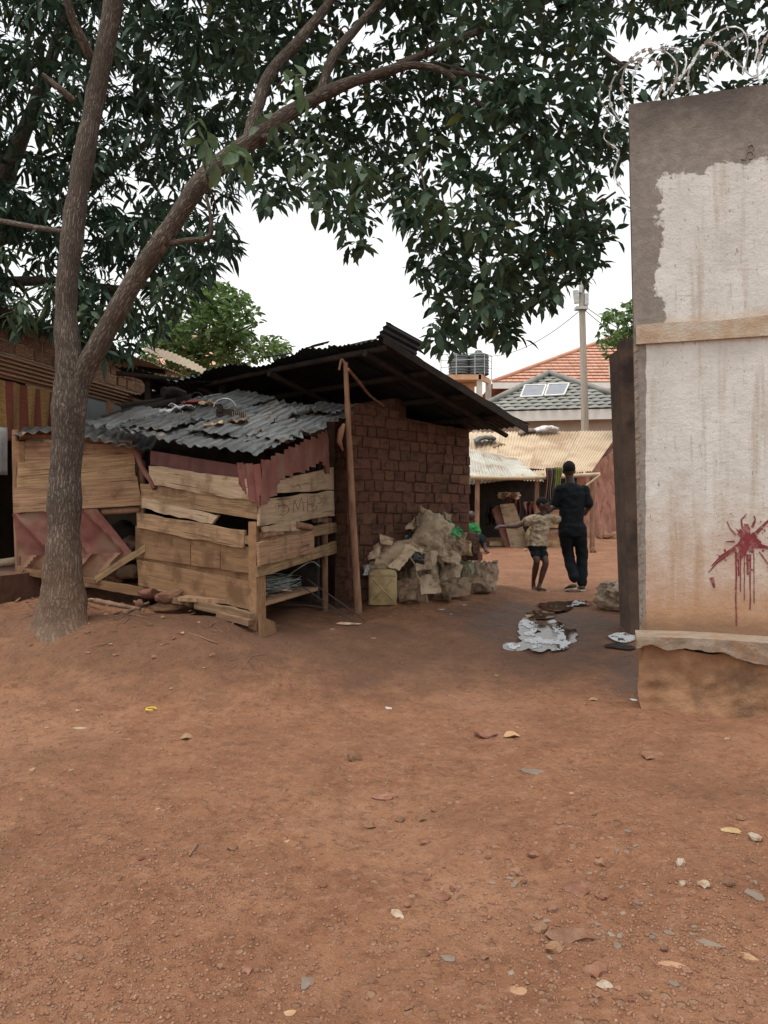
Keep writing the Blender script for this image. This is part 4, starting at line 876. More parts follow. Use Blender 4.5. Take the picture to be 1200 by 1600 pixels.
for k, (xa, xb, ya, yb) in enumerate(((18, 110, 682, 676), (95, 185, 676, 692), (150, 236, 684, 706))):
    a, b = P(xa, ya, 7.4), P(xb, yb, 7.45); corr('roof_sheet', 'grey_sheet', lean, a, b - a, P((xa + xb) / 2 + 20, 667, 8.7) - (a + b) / 2, .12, .016, seed=k, jag=.05, nv=8, warp=.05)
# dark junk and dirt seen through the gap
for k, (x, y, Yd, s, m) in enumerate(((192, 832, 8.1, .16, 'dark'), (205, 850, 8.0, .12, 'sack_brown'), (178, 905, 7.9, .1, 'stone_red'), (200, 895, 7.9, .12, 'sack_brown'))):
    mb = MB().ball(P(x, y, Yd), (s, s * .8, s * .7), 12, 8); mb.v = [p + Vector((1, 1, 1)) * .05 * nz(p, 9, k) for p in mb.v]
    tag(mb.obj('junk_bundle', m, None, True), ['dark bundle inside the opening of the lean-to', 'brown bundle low inside the lean-to opening', 'reddish lump under the lean-to boards', 'brown rag lump at the lean-to sill'][k], 'bundle')
for k, (x, y, Yd, s) in enumerate(((236, 928, 7.05, .075), (262, 932, 7.0, .085), (222, 940, 6.95, .05))):
    mb = MB().ball(P(x, y, Yd), (s, s, s * .75), 10, 7); mb.v = [p + Vector((nz(p, 7, k), nz(p, 7, k + 9), .6 * nz(p, 7, k + 4))) * .09 for p in mb.v]
    tag(mb.obj('prop_stone', 'brick', None, False), ['rounded reddish stone propping the left end of the hut', 'larger rounded stone propping the hut, right of its neighbour', 'small low stone beside the hut props'][k], 'stone')

# ================================================================== LEFT SHOP BUILDING
LB0 = Vector((-4.32, 8.5, 0)); lbd = Vector((.207, .978, 0)).normalized(); lbn = Vector((lbd.y, -lbd.x, 0))   # faces right
shop = thing('brick_shop', 'old brick shop with louvred shutters and draped curtain behind the tree', 'building', (LB0.x, LB0.y, .6))
def ql(*c, off=0.): return [hit(x, y, LB0 + lbn * off, lbn) for x, y in c]
zl = lambda px, py: ql((px, py))[0].z
# wall strip above the shutters and pier between openings, laid brick by brick
start = LB0 - lbd * 1.2; zs = 3.1
MT['brick_shop'] = MT['brick_pale']; BRP = brick_set(BR, 'brick_pale')
up_ = slab_wall('upper_wall', shop, start - lbn * .012, lbd, lbn, 4.6, zs, 3.5, 3.5, .2, 'mortar_pale')
brick_wall(up_, start, lbd, lbn, 4.55, lambda x: 3.48, zs, .27, .15, .022, .1, BRP, seed=9, jit=.012)
pr_ = slab_wall('pier', shop, LB0 + lbd * 1.05 - lbn * .012, lbd, lbn, .5, .3, zs, zs, .2, 'mortar_pale')
brick_wall(pr_, LB0 + lbd * 1.05, lbd, lbn, .5, lambda x: zs, .5, .25, .15, .02, .1, BRP, seed=10)
pr2 = slab_wall('pier', shop, LB0 + lbd * 2.95 - lbn * .012, lbd, lbn, .5, .3, zs, zs, .2, 'mortar_pale')
brick_wall(pr2, LB0 + lbd * 2.95, lbd, lbn, .5, lambda x: zs, .5, .25, .15, .02, .1, BRP, seed=12)
slab_wall('sill_wall', shop, LB0 + lbd * 1.55 - lbn * .012, lbd, lbn, 1.4, .3, 2.42, 2.42, .2, 'mortar_pale')
slab_wall('back_wall', shop, start - lbn * 2.2, lbd, lbn, 4.6, .2, 3.4, 3.4, .1, 'dark')  # near-black colour stands for shade inside the shop
slab_wall('end_wall', shop, LB0 + lbd * 3.4 - lbn * 2.2, lbn, lbd, 2.1, .2, 3.4, 3.4, .1, 'mortar_pale')
# louvre slats over both openings
for (a, b, n) in ((-1.1, 1.05, 5), (1.55, 2.95, 4)):
    q = [LB0 + lbd * a + Vector((0, 0, zs)), LB0 + lbd * b + Vector((0, 0, zs)), LB0 + lbd * b + Vector((0, 0, zs - .05 * n - .02)), LB0 + lbd * a + Vector((0, 0, zs - .05 * n - .02))]; MB().hexa([p - lbn * .03 for p in q], [p - lbn * .05 for p in q]).obj('shutter_back', 'slat', shop)
    for k in range(n):
        c = LB0 + lbd * ((a + b) / 2) + Vector((0, 0, zs - .03 - k * .05)) + lbn * .01
        M = Matrix((lbd, lbn, Vector((0, 0, 1)))).transposed() @ Matrix.Rotation(-.5, 3, 'X')
        MB().box(c, (b - a, .055, .012), M).obj('louvre_slat', 'slat', shop)
# window with two panes
for k, (a, b) in enumerate(((1.6, 2.2), (2.27, 2.9))):
    fr = MB(); z0, z1 = 2.45, zs - .2
    for (xa, xb, za, zb) in ((a, b, z0, z0 + .04), (a, b, z1 - .04, z1), (a, a + .04, z0 + .042, z1 - .042), (b - .04, b, z0 + .042, z1 - .042)):
        q = [LB0 + lbd * xa + Vector((0, 0, za)), LB0 + lbd * xb + Vector((0, 0, za)), LB0 + lbd * xb + Vector((0, 0, zb)), LB0 + lbd * xa + Vector((0, 0, zb))]; fr.hexa(q, [p - lbn * .05 for p in q])
    w = fr.obj('window_frame', 'slat', shop)
    q = [LB0 + lbd * xx + Vector((0, 0, zz)) - lbn * .03 for xx, zz in ((a + .04, z0 + .04), (b - .04, z0 + .04), (b - .04, z1 - .04), (a + .04, z1 - .04))]; MB().hexa(q, [p - lbn * .008 for p in q]).obj('pane', 'glass', w)
# roof edge
for k in range(5):
    a = LB0 - lbd * 1.4 + lbd * (k * 1.0) + lbn * .45 + Vector((0, 0, 3.45)); corr('roof_sheet', 'tan_sheet' if k > 2 else 'grey_sheet', shop, a, lbd * 1.06, -lbn * 2.6 + Vector((0, 0, .42)), .076, .01, seed=k + 3, jag=.05, nv=6)
for k in range(4):
    a = LB0 - lbd * 1.2 + lbd * (k * 1.4) + lbn * .43 + Vector((0, 0, 3.40)); pole('rafter_tail', [a, a - lbn * 1.2 + Vector((0, 0, .2))], .035, .035, 'sooty_wood', shop)
MB().box(LB0 + lbd * .6 + lbn * .5 + Vector((0, 0, .4)), (1, 1, 1), Matrix((lbd * 4, lbn * 1.0, Vector((0, 0, .6)))).transposed()).obj('veranda_slab', 'mortar', shop)
# curtain with stripes, drawn to one side
def stripes(name, cols, scale, ax='X'):
    m = bpy.data.materials.new(name); m.use_nodes = True; n, l = m.node_tree.nodes, m.node_tree.links; bs = n['Principled BSDF']; bs.inputs['Roughness'].default_value = .8
    at = n.new('ShaderNodeTexCoord'); sp = n.new('ShaderNodeSeparateXYZ'); l.new(at.outputs['UV'], sp.inputs[0])
    mu = n.new('ShaderNodeMath'); mu.operation = 'MULTIPLY'; mu.inputs[1].default_value = scale; l.new(sp.outputs[ax], mu.inputs[0])
    fr = n.new('ShaderNodeMath'); fr.operation = 'FRACT'; l.new(mu.outputs[0], fr.inputs[0])
    cr = n.new('ShaderNodeValToRGB'); cr.color_ramp.interpolation = 'CONSTANT'; e = cr.color_ramp.elements
    while len(e) < len(cols): e.new(.5)
    for el, (p, c) in zip(e, cols): el.position = p; el.color = (*c, 1)
    no = n.new('ShaderNodeTexNoise'); no.inputs['Scale'].default_value = 26; no.inputs['Detail'].default_value = 3; l.new(at.outputs['UV'], no.inputs['Vector'])
    rm = n.new('ShaderNodeMapRange'); rm.inputs['From Min'].default_value = .52; rm.inputs['From Max'].default_value = .56; rm.inputs['To Max'].default_value = .5; l.new(no.outputs['Fac'], rm.inputs['Value'])
    mx = n.new('ShaderNodeMix'); mx.data_type = 'RGBA'; mx.inputs['B'].default_value = (.2, .1, .03, 1); l.new(rm.outputs['Result'], mx.inputs['Factor']); l.new(fr.outputs[0], cr.inputs['Fac']); l.new(cr.outputs[0], mx.inputs['A']); l.new(mx.outputs['Result'], bs.inputs['Base Color']); return m
MT['curtain'] = stripes('striped_curtain', [(0, (.42, .25, .08)), (.3, (.22, .05, .035)), (.5, (.36, .2, .07)), (.78, (.2, .045, .03))], 4)
def uv_sheet(name, fn, nu, nv, material, parent=None):
    v, f = sheet_grid(fn, nu, nv); m0 = len(v); v2, f2 = thick(v, f, .003); o = obj(name, v2, f2, material, parent, True)
    uvl = o.data.uv_layers.new(name='UV')
    for lp in o.data.loops:
        i = lp.vertex_index % m0; uvl.data[lp.index].uv = ((i // (nv + 1)) / nu, (i % (nv + 1)) / nv)
    return o
def curt(u, w):
    t = lerp(-1.05, 1.0, u); drop = lerp(.0, .62 - .12 * u + .14 * math.sin(u * 3.0), w); fold = .03 * math.sin(u * 42 + w * 2) * (.5 + w * .5)
    return LB0 + lbd * t + lbn * (-.03 + fold) + Vector((0, 0, zs - .30 - drop))
cu = uv_sheet('shop_curtain', curt, 90, 16, 'curtain'); tag(cu, 'yellow and red striped curtain drawn across the shop opening', 'curtain')
# white printed cloth hanging at the left edge
def wc(u, w): return P(lerp(-22, 12, u), lerp(668, 742, w), 8.0 + .25 * u) + Vector((0, .03 * math.sin(u * 16), 0))
MT['white_print'] = mat('printed_white_cloth', (.55, .54, .52), (.62, .61, .6), 8, .9, .2, 25, c3=(.36, .35, .34), s3=26, lo3=.6, hi3=.66)
wcl = uv_sheet('hanging_cloth', wc, 30, 10, 'white_print'); tag(wcl, 'white patterned cloth hanging at the left edge beside the lean-to', 'cloth')
lg = pole('log', [P(-40, 884, 8.2), P(0, 880, 8.2), P(36, 874, 8.3)], .05, .045, 'plank_pale'); tag(lg, 'pale log lying on the ground left of the lean-to', 'log')
# dark lean-to roof between shop and house, with a torn tan sheet above
dk = thing('sagging_roof', 'sagging black tin roof between the shop and brick house', 'roof', P(260, 620, 10.5))
A_ = P(165, 580, 9.7); B_ = P(352, 606, 10.6)
corr('roof_sheet', 'sooty_sheet', dk, P(178, 572, 9.6), P(262, 590, 9.8) - P(178, 572, 9.6), Vector((.1, 2.4, -.12)), .076, .01, jag=.08, nv=8, warp=.06)
corr('roof_sheet', 'sooty_sheet', dk, P(255, 592, 9.5), P(356, 598, 9.8) - P(255, 592, 9.5), Vector((.1, 2.4, -.12)), .076, .01, seed=3, jag=.08, nv=8, warp=.06)
corr('torn_sheet', 'tan_sheet', dk, P(222, 548, 11.8), P(335, 592, 11.9) - P(222, 548, 11.8), P(232, 540, 12.6) - P(222, 548, 11.8), .076, .01, seed=6, jag=.1, nv=6, warp=.05)
corr('torn_sheet', 'grey_sheet', dk, P(262, 600, 9.6), P(345, 588, 9.9) - P(262, 600, 9.6), P(270, 592, 10.3) - P(262, 600, 9.6), .076, .012, seed=8, jag=.14, nv=6, warp=.08)
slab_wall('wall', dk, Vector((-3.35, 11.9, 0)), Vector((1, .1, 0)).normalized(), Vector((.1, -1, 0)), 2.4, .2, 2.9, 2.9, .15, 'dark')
for x, Yd in ((232, 9.9), (348, 9.9)): a = P(x, 596, Yd); pole('post', [a, Vector((a.x, a.y, gz(a.x, a.y) - .1))], .05, .05, 'sooty_wood', dk)
a = P(182, 583, 9.7); pole('rafter', [a, a + Vector((1.4, .2, -.12))], .03, .03, 'sooty_wood', dk)
tor = thing('orange_roof_house', 'distant house with orange tile roof behind the black sagging roof', 'house', P(300, 620, 24))
a = [P(225, 570, 22), P(345, 570, 22), P(330, 520, 27), P(240, 520, 27)]; MB().hexa(a, [p - Vector((0, 0, .15)) for p in a]).obj('roof', 'red_tile', tor)
a = [P(230, 572, 22.3), P(340, 572, 22.3), P(340, 680, 22.3), P(230, 680, 22.3)]; MB().hexa(a, [p + Vector((0, 3, 0)) for p in a]).obj('wall', 'cream', tor)

# ================================================================== MUD HOUSE AND ITS SHED
def GP(px, Y, dz=0): x = (px - 600) / F * Y; return Vector((x, Y, gz(x, Y) + dz))
mud = thing('mud_house', 'red mud house with long tan corrugated roof across the yard', 'house', GP(900, 21))
eL, eR = P(690, 762, 20.2), P(924, 737, 20.5); rL, rR = P(690, 676, 24.2), P(967, 674, 24.2)
cuts = [0, .34, .56, .78, 1.0]
for k in range(4):
    a, b = lerp(rL, rR, cuts[k]), lerp(rL, rR, cuts[k + 1]); c, d = lerp(eL, eR, cuts[k]), lerp(eL, eR, cuts[k + 1])
    nU = 70; nVV = 6
    def fn(u, v, a=a, b=b, c=c, d=d, k=k):
        p = lerp(lerp(a, b, u * 1.02), lerp(c, d, u * 1.02), v); N = Vector((0, -.4, .9)); ww = .018 * math.sin(2 * math.pi * u * 13) + .012 * (k % 2) + .02 * mnoise.noise(Vector((u * 3 + k, v * 3, 2)))
        return p + N * ww
    v, f = sheet_grid(fn, 130, 6); v, f = thick(v, f, .003); obj('roof_sheet', v, f, 'tan_sheet', mud, True, 60)
# walls: front, right side with rough plaster
ce = GP(914, 21); ce2 = Vector((P(990, 800, 24.6).x, 24.6, .3)); fl = GP(690, 21.3)
def rough_wall(name, a, b, za, zb, zb2, th, material, parent, amp=.06, nx=50, nzv=30):
    d = (b - a).normalized(); n = Vector((d.y, -d.x, 0)); L = (b - a).length
    def fn(u, w):
        z = lerp(za, lerp(zb, zb2, u), w); p = Vector((a.x, a.y, z)) + d * (L * u); e = amp * (mnoise.noise(Vector((u * L * 1.6, z * 1.6, 4))) + .5 * mnoise.noise(Vector((u * L * 6, z * 6, 7))))
        return p + n * e
    v, f = sheet_grid(fn, nx, nzv); v, f = thick(v, f, th); return obj(name, v, f, material, parent, True, 50)
rough_wall('front_wall', Vector((fl.x, fl.y, 0)), Vector((ce.x, ce.y, 0)), .2, 2.55, 2.4, .2, 'mud_wall', mud)
rough_wall('side_wall', Vector((ce.x, ce.y + .05, 0)), Vector((ce2.x, ce2.y, 0)), .2, 2.45, 3.7, .2, 'mud_wall', mud, .08)
rough_wall('back_wall', Vector((ce2.x, ce2.y, 0)), Vector((fl.x, 25, 0)), .2, 3.5, 3.5, .2, 'mud_wall', mud)
MB().tube([P(690, 681, 24.2), P(967, 676, 24.2)], .05, 8).obj('ridge_cap', 'tan_sheet', mud, True)
# things lying on the ridge
for k, (xa, xb, y, m, lb) in enumerate(((838, 874, 668, 'white_plastic', 'pale flat panel lying on the ridge of the tan roof'), (812, 838, 672, 'slate', 'dark low bundle on the ridge left of the pale panel'), (742, 776, 684, 'grey_sheet', 'loose grey sheet lying low on the left of the tan roof'), (770, 790, 694, 'sack_brown', 'brown cloth lump lying on the left part of the tan roof'))):
    a, b = P(xa, y + 5, 23.7 - (.9 if k > 1 else 0)), P(xb, y + 1, 23.9 - (.9 if k > 1 else 0)); v, f = sheet_grid(lambda u, w: lerp(a, b, u) + Vector((0, .5 * w, .08 * math.sin(u * 3.1) + .05 * mnoise.noise(Vector((u * 4, w * 3, k))) + .1 * w)), 14, 5); v, f = thick(v, f, .08)
    tag(obj('roof_junk', v, f, m, None, True), lb, 'scrap')
# lean-to shed in front
shed = thing('open_shed', 'dark open lean-to with bleached tin roof and bamboo eave pole', 'shed', GP(800, 18.2))
a, b, c, d = P(722, 742, 18), P(848, 752, 18), P(806, 716, 20.9), P(722, 700, 20.9)
for k in range(3):
    t0, t1 = k / 3, (k + 1) / 3 + .02
    def fn(u, v): 
        t = lerp(t0, t1, u); return lerp(lerp(d, c, t), lerp(a, b, t), v) + Vector((0, 0, .022 * math.sin(2 * math.pi * u * 9) + .01 * (k % 2) + .03 * mnoise.noise(Vector((t * 8, v * 3, 1)))))
    v, f = sheet_grid(fn, 80, 8); v, f = thick(v, f, .003); obj('roof_sheet', v, f, 'white_sheet', shed, True, 60)
bam = [P(735, 746, 17.9), P(790, 747, 17.9), P(850, 746, 17.95), P(900, 743, 18), P(937, 741, 18.1)]
pole('eave_pole', bam, .055, .045, 'bamboo', shed, wob=.04)
for k in range(6): p_ = lerp(bam[0], bam[4], .08 + k * .16); MB().tube([p_ - Vector((.02, 0, -.003 * k)), p_ + Vector((.02, 0, .003 * k))], .062, 10).obj('bamboo_joint', 'bamboo', shed, True)
pole('slanting_stick', [P(915, 760, 18), P(938, 742, 17.9)], .03, .02, 'bamboo', shed)
for x, y0 in ((745, 747), (838, 748), (925, 745)):
    p_ = GP(x, 18.1, -.1); pole('post', [P(x + 1, y0, 18.1), p_], .055, .06, 'pole', shed, seed=x)
slab_wall('back_wall', shed, Vector((P(715, 800, 20.9).x, 20.9, 0)), Vector((1, 0, 0)), Vector((0, -1, 0)), 3.3, .2, 2.6, 2.45, .1, 'dark')  # near-black sheet paints the shade inside the shed
slab_wall('side_wall', shed, Vector((P(722, 800, 18.2).x, 18.2, 0)), Vector((0, 1, 0)), Vector((1, 0, 0)), 2.6, .2, 2.1, 2.7, .1, 'dark')  # same painted shed shade on the side
# leaning board and odds and ends inside
q = [P(779, 792, 19.0), P(800, 790, 19.0), P(830, 852, 18.3), P(801, 858, 18.3)]; bd = plank('leaning_board', 'plank_pale', None, q, Vector((0, -1, .2)), .05, .008); tag(bd, 'pale board leaning in the open shed behind the child', 'board')
q = [P(770, 800, 19.1), P(779, 792, 19.05), P(801, 858, 18.4), P(790, 858, 18.4)]; bd = plank('leaning_board', 'red_sheet', None, q, Vector((-.3, -1, .2)), .05, .008); tag(bd, 'dark reddish board edge leaning behind the pale board', 'board')
def hung(name, x0, x1, y0, y1, Yd, m, label, seed):
    def fn(u, w): return P(lerp(x0, x1, u) + 3 * mnoise.noise(Vector((w * 3, seed, u))), lerp(y0, y1 + 9 * mnoise.noise(Vector((u * 3, seed, 0))), w), Yd + .09 * math.sin(u * 16 + seed) * (.3 + w) + .1 * mnoise.noise(Vector((u * 4, w * 4, seed))))
    v, f = sheet_grid(fn, 22, 14); v, f = thick(v, f, .01); tag(obj(name, v, f, m, None, True), label, 'clothes')
MT['dim_red'] = mat('shaded_red_cloth', (.13, .045, .038), (.22, .085, .07), 5, .9, .3, c3=(.3, .2, .18), s3=5)  # red darkened in its colour for the shade inside the shed
hung('hung_cloth', 790, 813, 776, 812, 19.3, 'dim_red', 'dull red clothes hung in the open shed above the boards', 1)
hung('hung_cloth', 818, 836, 784, 822, 19.5, 'dim_red', 'smaller reddish cloth hung right of the others in the shed', 2)
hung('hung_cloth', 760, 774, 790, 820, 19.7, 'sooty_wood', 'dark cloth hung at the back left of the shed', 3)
hung('hung_cloth', 778, 812, 769, 779, 19.2, 'card', 'flat pinkish sheet slung over the shed clothes', 4)
cr_ = thing('wooden_crate', 'small wooden crate standing in the shed behind the man', 'crate', GP(856, 18.6))
for k in range(4): z = .1 + k * .24; MB().box(GP(856, 18.6, z), (.5, .42, .2)).obj('crate_board', 'plank', cr_)
bs_ = MB().ball(GP(838, 18.3, .28), (.28, .24, .3), 16, 10); tag(bs_.obj('yellow_basin', 'jerry', None, True), 'round yellowish container in the shed between child and man', 'container')
tag(MB().box(GP(779, 18.9, .06), (.5, .3, .1)).obj('yellow_slab', 'jerry', None), 'yellowish flat block on the shed floor left of the boards', 'block')
# clothes on the eave pole
def cloth(name, x0, x1, y0, y1, Yd, m, label, n=4):
    def fn(u, w): return P(lerp(x0, x1, u) + (1.5 * math.sin(w * 5 + u)), lerp(y0, y1 + 5 * math.sin(u * 5), w), Yd + .06 * math.sin(u * n * 6.28) * (.3 + w)) 
    tag(uv_sheet(name, fn, 24, 12, m), label, 'clothes')
MT['dark_stripe'] = stripes('dark_striped_cloth', [(0, (.012, .013, .02)), (.12, (.16, .03, .03)), (.2, (.012, .012, .02)), (.62, (.2, .2, .2)), (.68, (.012, .012, .02))], 1)
cloth('hung_trousers', 852, 866, 731, 783, 17.8, 'dark_stripe', 'dark striped garment hanging from the bamboo pole left of the man')
cloth('hung_shirt', 866, 877, 730, 772, 17.78, 'olive_cloth', 'olive green garment hanging from the bamboo pole beside the dark one')

# ================================================================== HOUSES FAR BEHIND
gh = thing('grey_tile_house', 'cream house with grey hipped tile roof and solar panels', 'house', (7.4, 31, .7))
Yg = 30.0; eaL, eaR = P(742, 664, Yg), P(1012, 634, Yg); ap = P(857, 588, 33.5); eaL = Vector((eaL.x, eaL.y, eaR.z * .0 + (eaL.z + eaR.z) / 2 + .25)); eaR = Vector((eaR.x, eaR.y, eaL.z)); eaL.z -= .12; eaR.z += .06
# roof plane base under the tiles
bk = [Vector((eaL.x, 38, eaL.z)), Vector((eaR.x, 38, eaR.z)), Vector((ap.x + .2, 36, ap.z))]
obj('roof_deck', [eaL, eaR, ap, bk[0], bk[1]], [(0, 1, 2), (1, 4, 2), (3, 0, 2), (4, 3, 2)], 'grey_tile', gh)
Nf = (eaR - eaL).cross(ap - eaL).normalized(); ux = (eaR - eaL).normalized(); upv = Nf.cross(ux); Hs = (ap - eaL).dot(upv); Wd = (eaR - eaL).length; apx = (ap - eaL).dot(ux)
tw, thh = .42, .36
tv, tf = sheet_grid(lambda u, v: Vector(((u - .5) * tw, (v - .5) * (thh + .1), .05 * math.sin(u * math.pi) + .06 * (1 - v) - (.05 * (1 - abs(2 * u - 1)) if v == 0 else 0) * 0)), 6, 3)
tv = [Vector((p.x, p.y - (.08 * (1 - (2 * p.x / tw) ** 2) if i % 4 == 0 else 0), p.z)) for i, p in enumerate(tv)]; tv, tf = thick(tv, tf, .025)
tile_me = mesh('roof_tile', tv, tf, 'grey_tile', True, 50); Mt = Matrix((ux, upv, Nf)).transposed().to_4x4(); cnt = 0; row = 0; yy = .0
while yy < Hs - .2:
    t = yy / Hs; xa, xb = apx * t, lerp(Wd, apx, t); x = xa + tw * .4
    while x < xb - tw * .2:
        p_ = eaL + ux * x + upv * (yy + .18) + Nf * .02; px_ = 600 + F * p_.x / p_.y; py_ = 800 - F * (p_.z - H) / p_.y
        if 750 < px_ < 985 and cnt < 300:
            M = Matrix.Translation(p_) @ Mt; put(bpy.data.objects.new('roof_tile', tile_me), gh, M); cnt += 1
        x += tw
    yy += thh; row += 1
for a, b in ((eaL, ap), (eaR, ap)): MB().tube([a + Vector((0, -.05, .1)), b + Vector((0, -.05, .15))], .13, 10).obj('hip_ridge', 'grey_tile', gh, True)
a = [eaL + Vector((-.1, -.1, -.02)), eaR + Vector((.1, -.1, -.02)), eaR + Vector((.1, -.1, -.42)), eaL + Vector((-.1, -.1, -.42))]; MB().hexa(a, [p + Vector((0, .12, 0)) for p in a]).obj('fascia_board', 'white_trim', gh)
a = [eaL + Vector((.3, .5, -.38)), eaR + Vector((-.9, .5, -.38)), Vector((eaR.x - .9, eaR.y + .5, .3)), Vector((eaL.x + .3, eaL.y + .5, .3))]; MB().hexa(a, [p + Vector((0, 7, 0)) for p in a]).obj('wall', 'cream', gh)
a = [P(958, 655, Yg + .45), P(970, 655, Yg + .45), P(970, 700, Yg + .45), P(958, 700, Yg + .45)]; MB().hexa(a, [p + Vector((0, .1, 0)) for p in a]).obj('window', 'red_cloth', gh)
for k, (xa, xb, ya, yb) in enumerate(((814, 850, 602, 620), (851, 884, 600, 618))):
    sp_ = thing('solar_panel', ['left grey solar panel on the grey tile roof', 'right grey solar panel on the grey tile roof'][k], 'solar panel', P((xa + xb) / 2, yb, 31.2), 'solar panels on the grey roof')
    q = [P(xa + 6, ya, 32.0), P(xb + 3 + 2 * k, ya - 1, 32.0), P(xb - 3 + 0 * k, yb - 1.5, 31.0), P(xa - (0 if k else 1), yb, 31.0)]; q = [p + Vector((0, 0, .0)) for p in q]
    MB().hexa(q, [p + Vector((0, .03, -.05)) for p in q]).obj('glass_face', 'panel', sp_)
    fr = MB()
    for i in range(4): fr.tube([q[i], q[(i + 1) % 4]], .035, 4)
    fr.obj('frame', 'white_trim', sp_)
    for i in (2, 3): pole('leg', [q[i], q[i] + Vector((0, .5, -.45))], .03, .03, 'steel', sp_)
# terracotta house
rh = thing('terracotta_roof_house', 'large house with terracotta tile roof behind the grey tiled one', 'house', P(920, 640, 46))
eL2, eR2, ap2 = P(770, 622, 44), P(958, 598, 44), P(985, 518, 50)
eL2 = Vector((eL2.x, 44, eR2.z)); Np = (eR2 - eL2).cross(ap2 - eL2).normalized()
obj('roof_deck', [eL2, eR2, ap2, Vector((eL2.x, 58, eL2.z)), Vector((eR2.x + 3, 58, eR2.z))], [(0, 1, 2), (1, 4, 2), (3, 0, 2), (4, 3, 2)], 'red_tile', rh)
ux2 = (eR2 - eL2).normalized(); up2 = Np.cross(ux2); H2 = (ap2 - eL2).dot(up2); A2 = (ap2 - eL2).dot(ux2); W2 = (eR2 - eL2).length; mb = MB(); yy = 0; rw = 0
while yy < H2 - .1:
    t = yy / H2; xa, xb = A2 * t, lerp(W2, A2, t); x = xa + (.2 if rw % 2 else 0)
    while x < xb:
        o_ = eL2 + ux2 * x + up2 * yy + Np * .02; w = min(.38, xb - x)
        q = [o_ + Np * .08, o_ + ux2 * w + Np * .08, o_ + ux2 * w + up2 * .42 + Np * .01, o_ + up2 * .42 + Np * .01]; mb.hexa([p - Np * .04 for p in q], q); x += .4
    yy += .42; rw += 1
mb.obj('roof_tiles', 'red_tile', rh)['kind'] = 'stuff'
for a, b in ((eL2, ap2), (eR2, ap2)): MB().tube([a + Np * .1, b + Np * .1], .12, 8).obj('hip_ridge', 'red_tile', rh, True)
a = [eL2 + Vector((0, -.1, 0)), eR2 + Vector((.2, -.1, 0)), eR2 + Vector((.2, -.1, -.35)), eL2 + Vector((0, -.1, -.35))]; MB().hexa(a, [p + Vector((0, .15, 0)) for p in a]).obj('fascia_board', 'white_trim', rh)
a = [eL2 + Vector((1, .6, -.3)), eR2 + Vector((-.4, .6, -.3)), Vector((eR2.x - .4, 44.6, .4)), Vector((eL2.x + 1, 44.6, .4))]; MB().hexa(a, [p + Vector((0, 10, 0)) for p in a]).obj('wall', 'grey_plaster', rh)
a = [P(955, 570, 44.2), P(972, 575, 44.2), P(972, 720, 44.2), P(955, 720, 44.2)]; MB().hexa(a, [p + Vector((0, .5, 0)) for p in a]).obj('pillar', 'white_trim', rh)
# water tank tower
tw_ = thing('tank_tower', 'orange edged concrete tower carrying the two water tanks', 'tower', Vector((P(730, 800, 38).x, 38, .7)))
a = [P(692, 585, 38), P(752, 585, 38), P(752, 593, 38), P(692, 593, 38)]; MB().hexa(a, [p + Vector((0, 2.2, 0)) for p in a]).obj('deck', 'orange_conc', tw_)
a = [P(752.5, 584, 38), P(766, 592, 40.2), P(766, 600, 40.2), P(752.5, 594, 38)]; MB().hexa(a, [p + Vector((-.15, 0, 0)) for p in a]).obj('deck_side', 'orange_conc', tw_)
for x, Yd in ((749, 38.2), (763, 40), (697, 38.2)): p_ = P(x, 594, Yd); MB().box((p_.x, p_.y, p_.z / 2), (.28, .28, p_.z)).obj('column', 'cream', tw_)
MB().box(P(722, 640, 39.4), (1.2, 1.0, 2.6)).obj('lower_block', 'orange_conc', tw_)
for zz in (552, 561, 572):
    MB().tube([P(689, zz + 2, 37.9), P(757, zz, 37.9), P(768, zz + 4, 40.2)], .02, 5).obj('rail', 'steel', tw_)
for x in (689, 713, 742, 757): MB().tube([P(x, 553, 37.92), P(x, 586, 37.92)], .025, 5).obj('rail_post', 'steel', tw_)
MB().tube([P(768, 556, 40.2), P(768, 594, 40.2)], .025, 5).obj('rail_post', 'steel', tw_)
for k, x in enumerate((717, 747.5)):
    tk = thing('water_tank', ['left ribbed grey water tank on the tower', 'right ribbed grey water tank on the tower'][k], 'water tank', P(x, 586, 38.9), 'ribbed water tanks')
    c = P(x, 586, 38.9); pr = []
    for i in range(40):
        t = i / 39; r = .53 + .018 * math.sin(t * math.pi * 2 * 7); pr.append((r, t * .98))
    pr += [(.5, 1.0), (.36, 1.09), (.2, 1.14), (.2, 1.2), (.02, 1.21)]
    v = [c + Vector((r * math.cos(a), r * math.sin(a), z)) for r, z in pr for a in np.linspace(0, 2 * math.pi, 28, endpoint=False)]
    f = [(i * 28 + j, i * 28 + (j + 1) % 28, (i + 1) * 28 + (j + 1) % 28, (i + 1) * 28 + j) for i in range(len(pr) - 1) for j in range(28)]
    obj('shell', v, f, 'tank', tk, True)
    MB().tube([c + Vector((0, 0, 1.2)), c + Vector((0, 0, 1.25))], .16, 14).obj('lid', 'tank', tk, True)
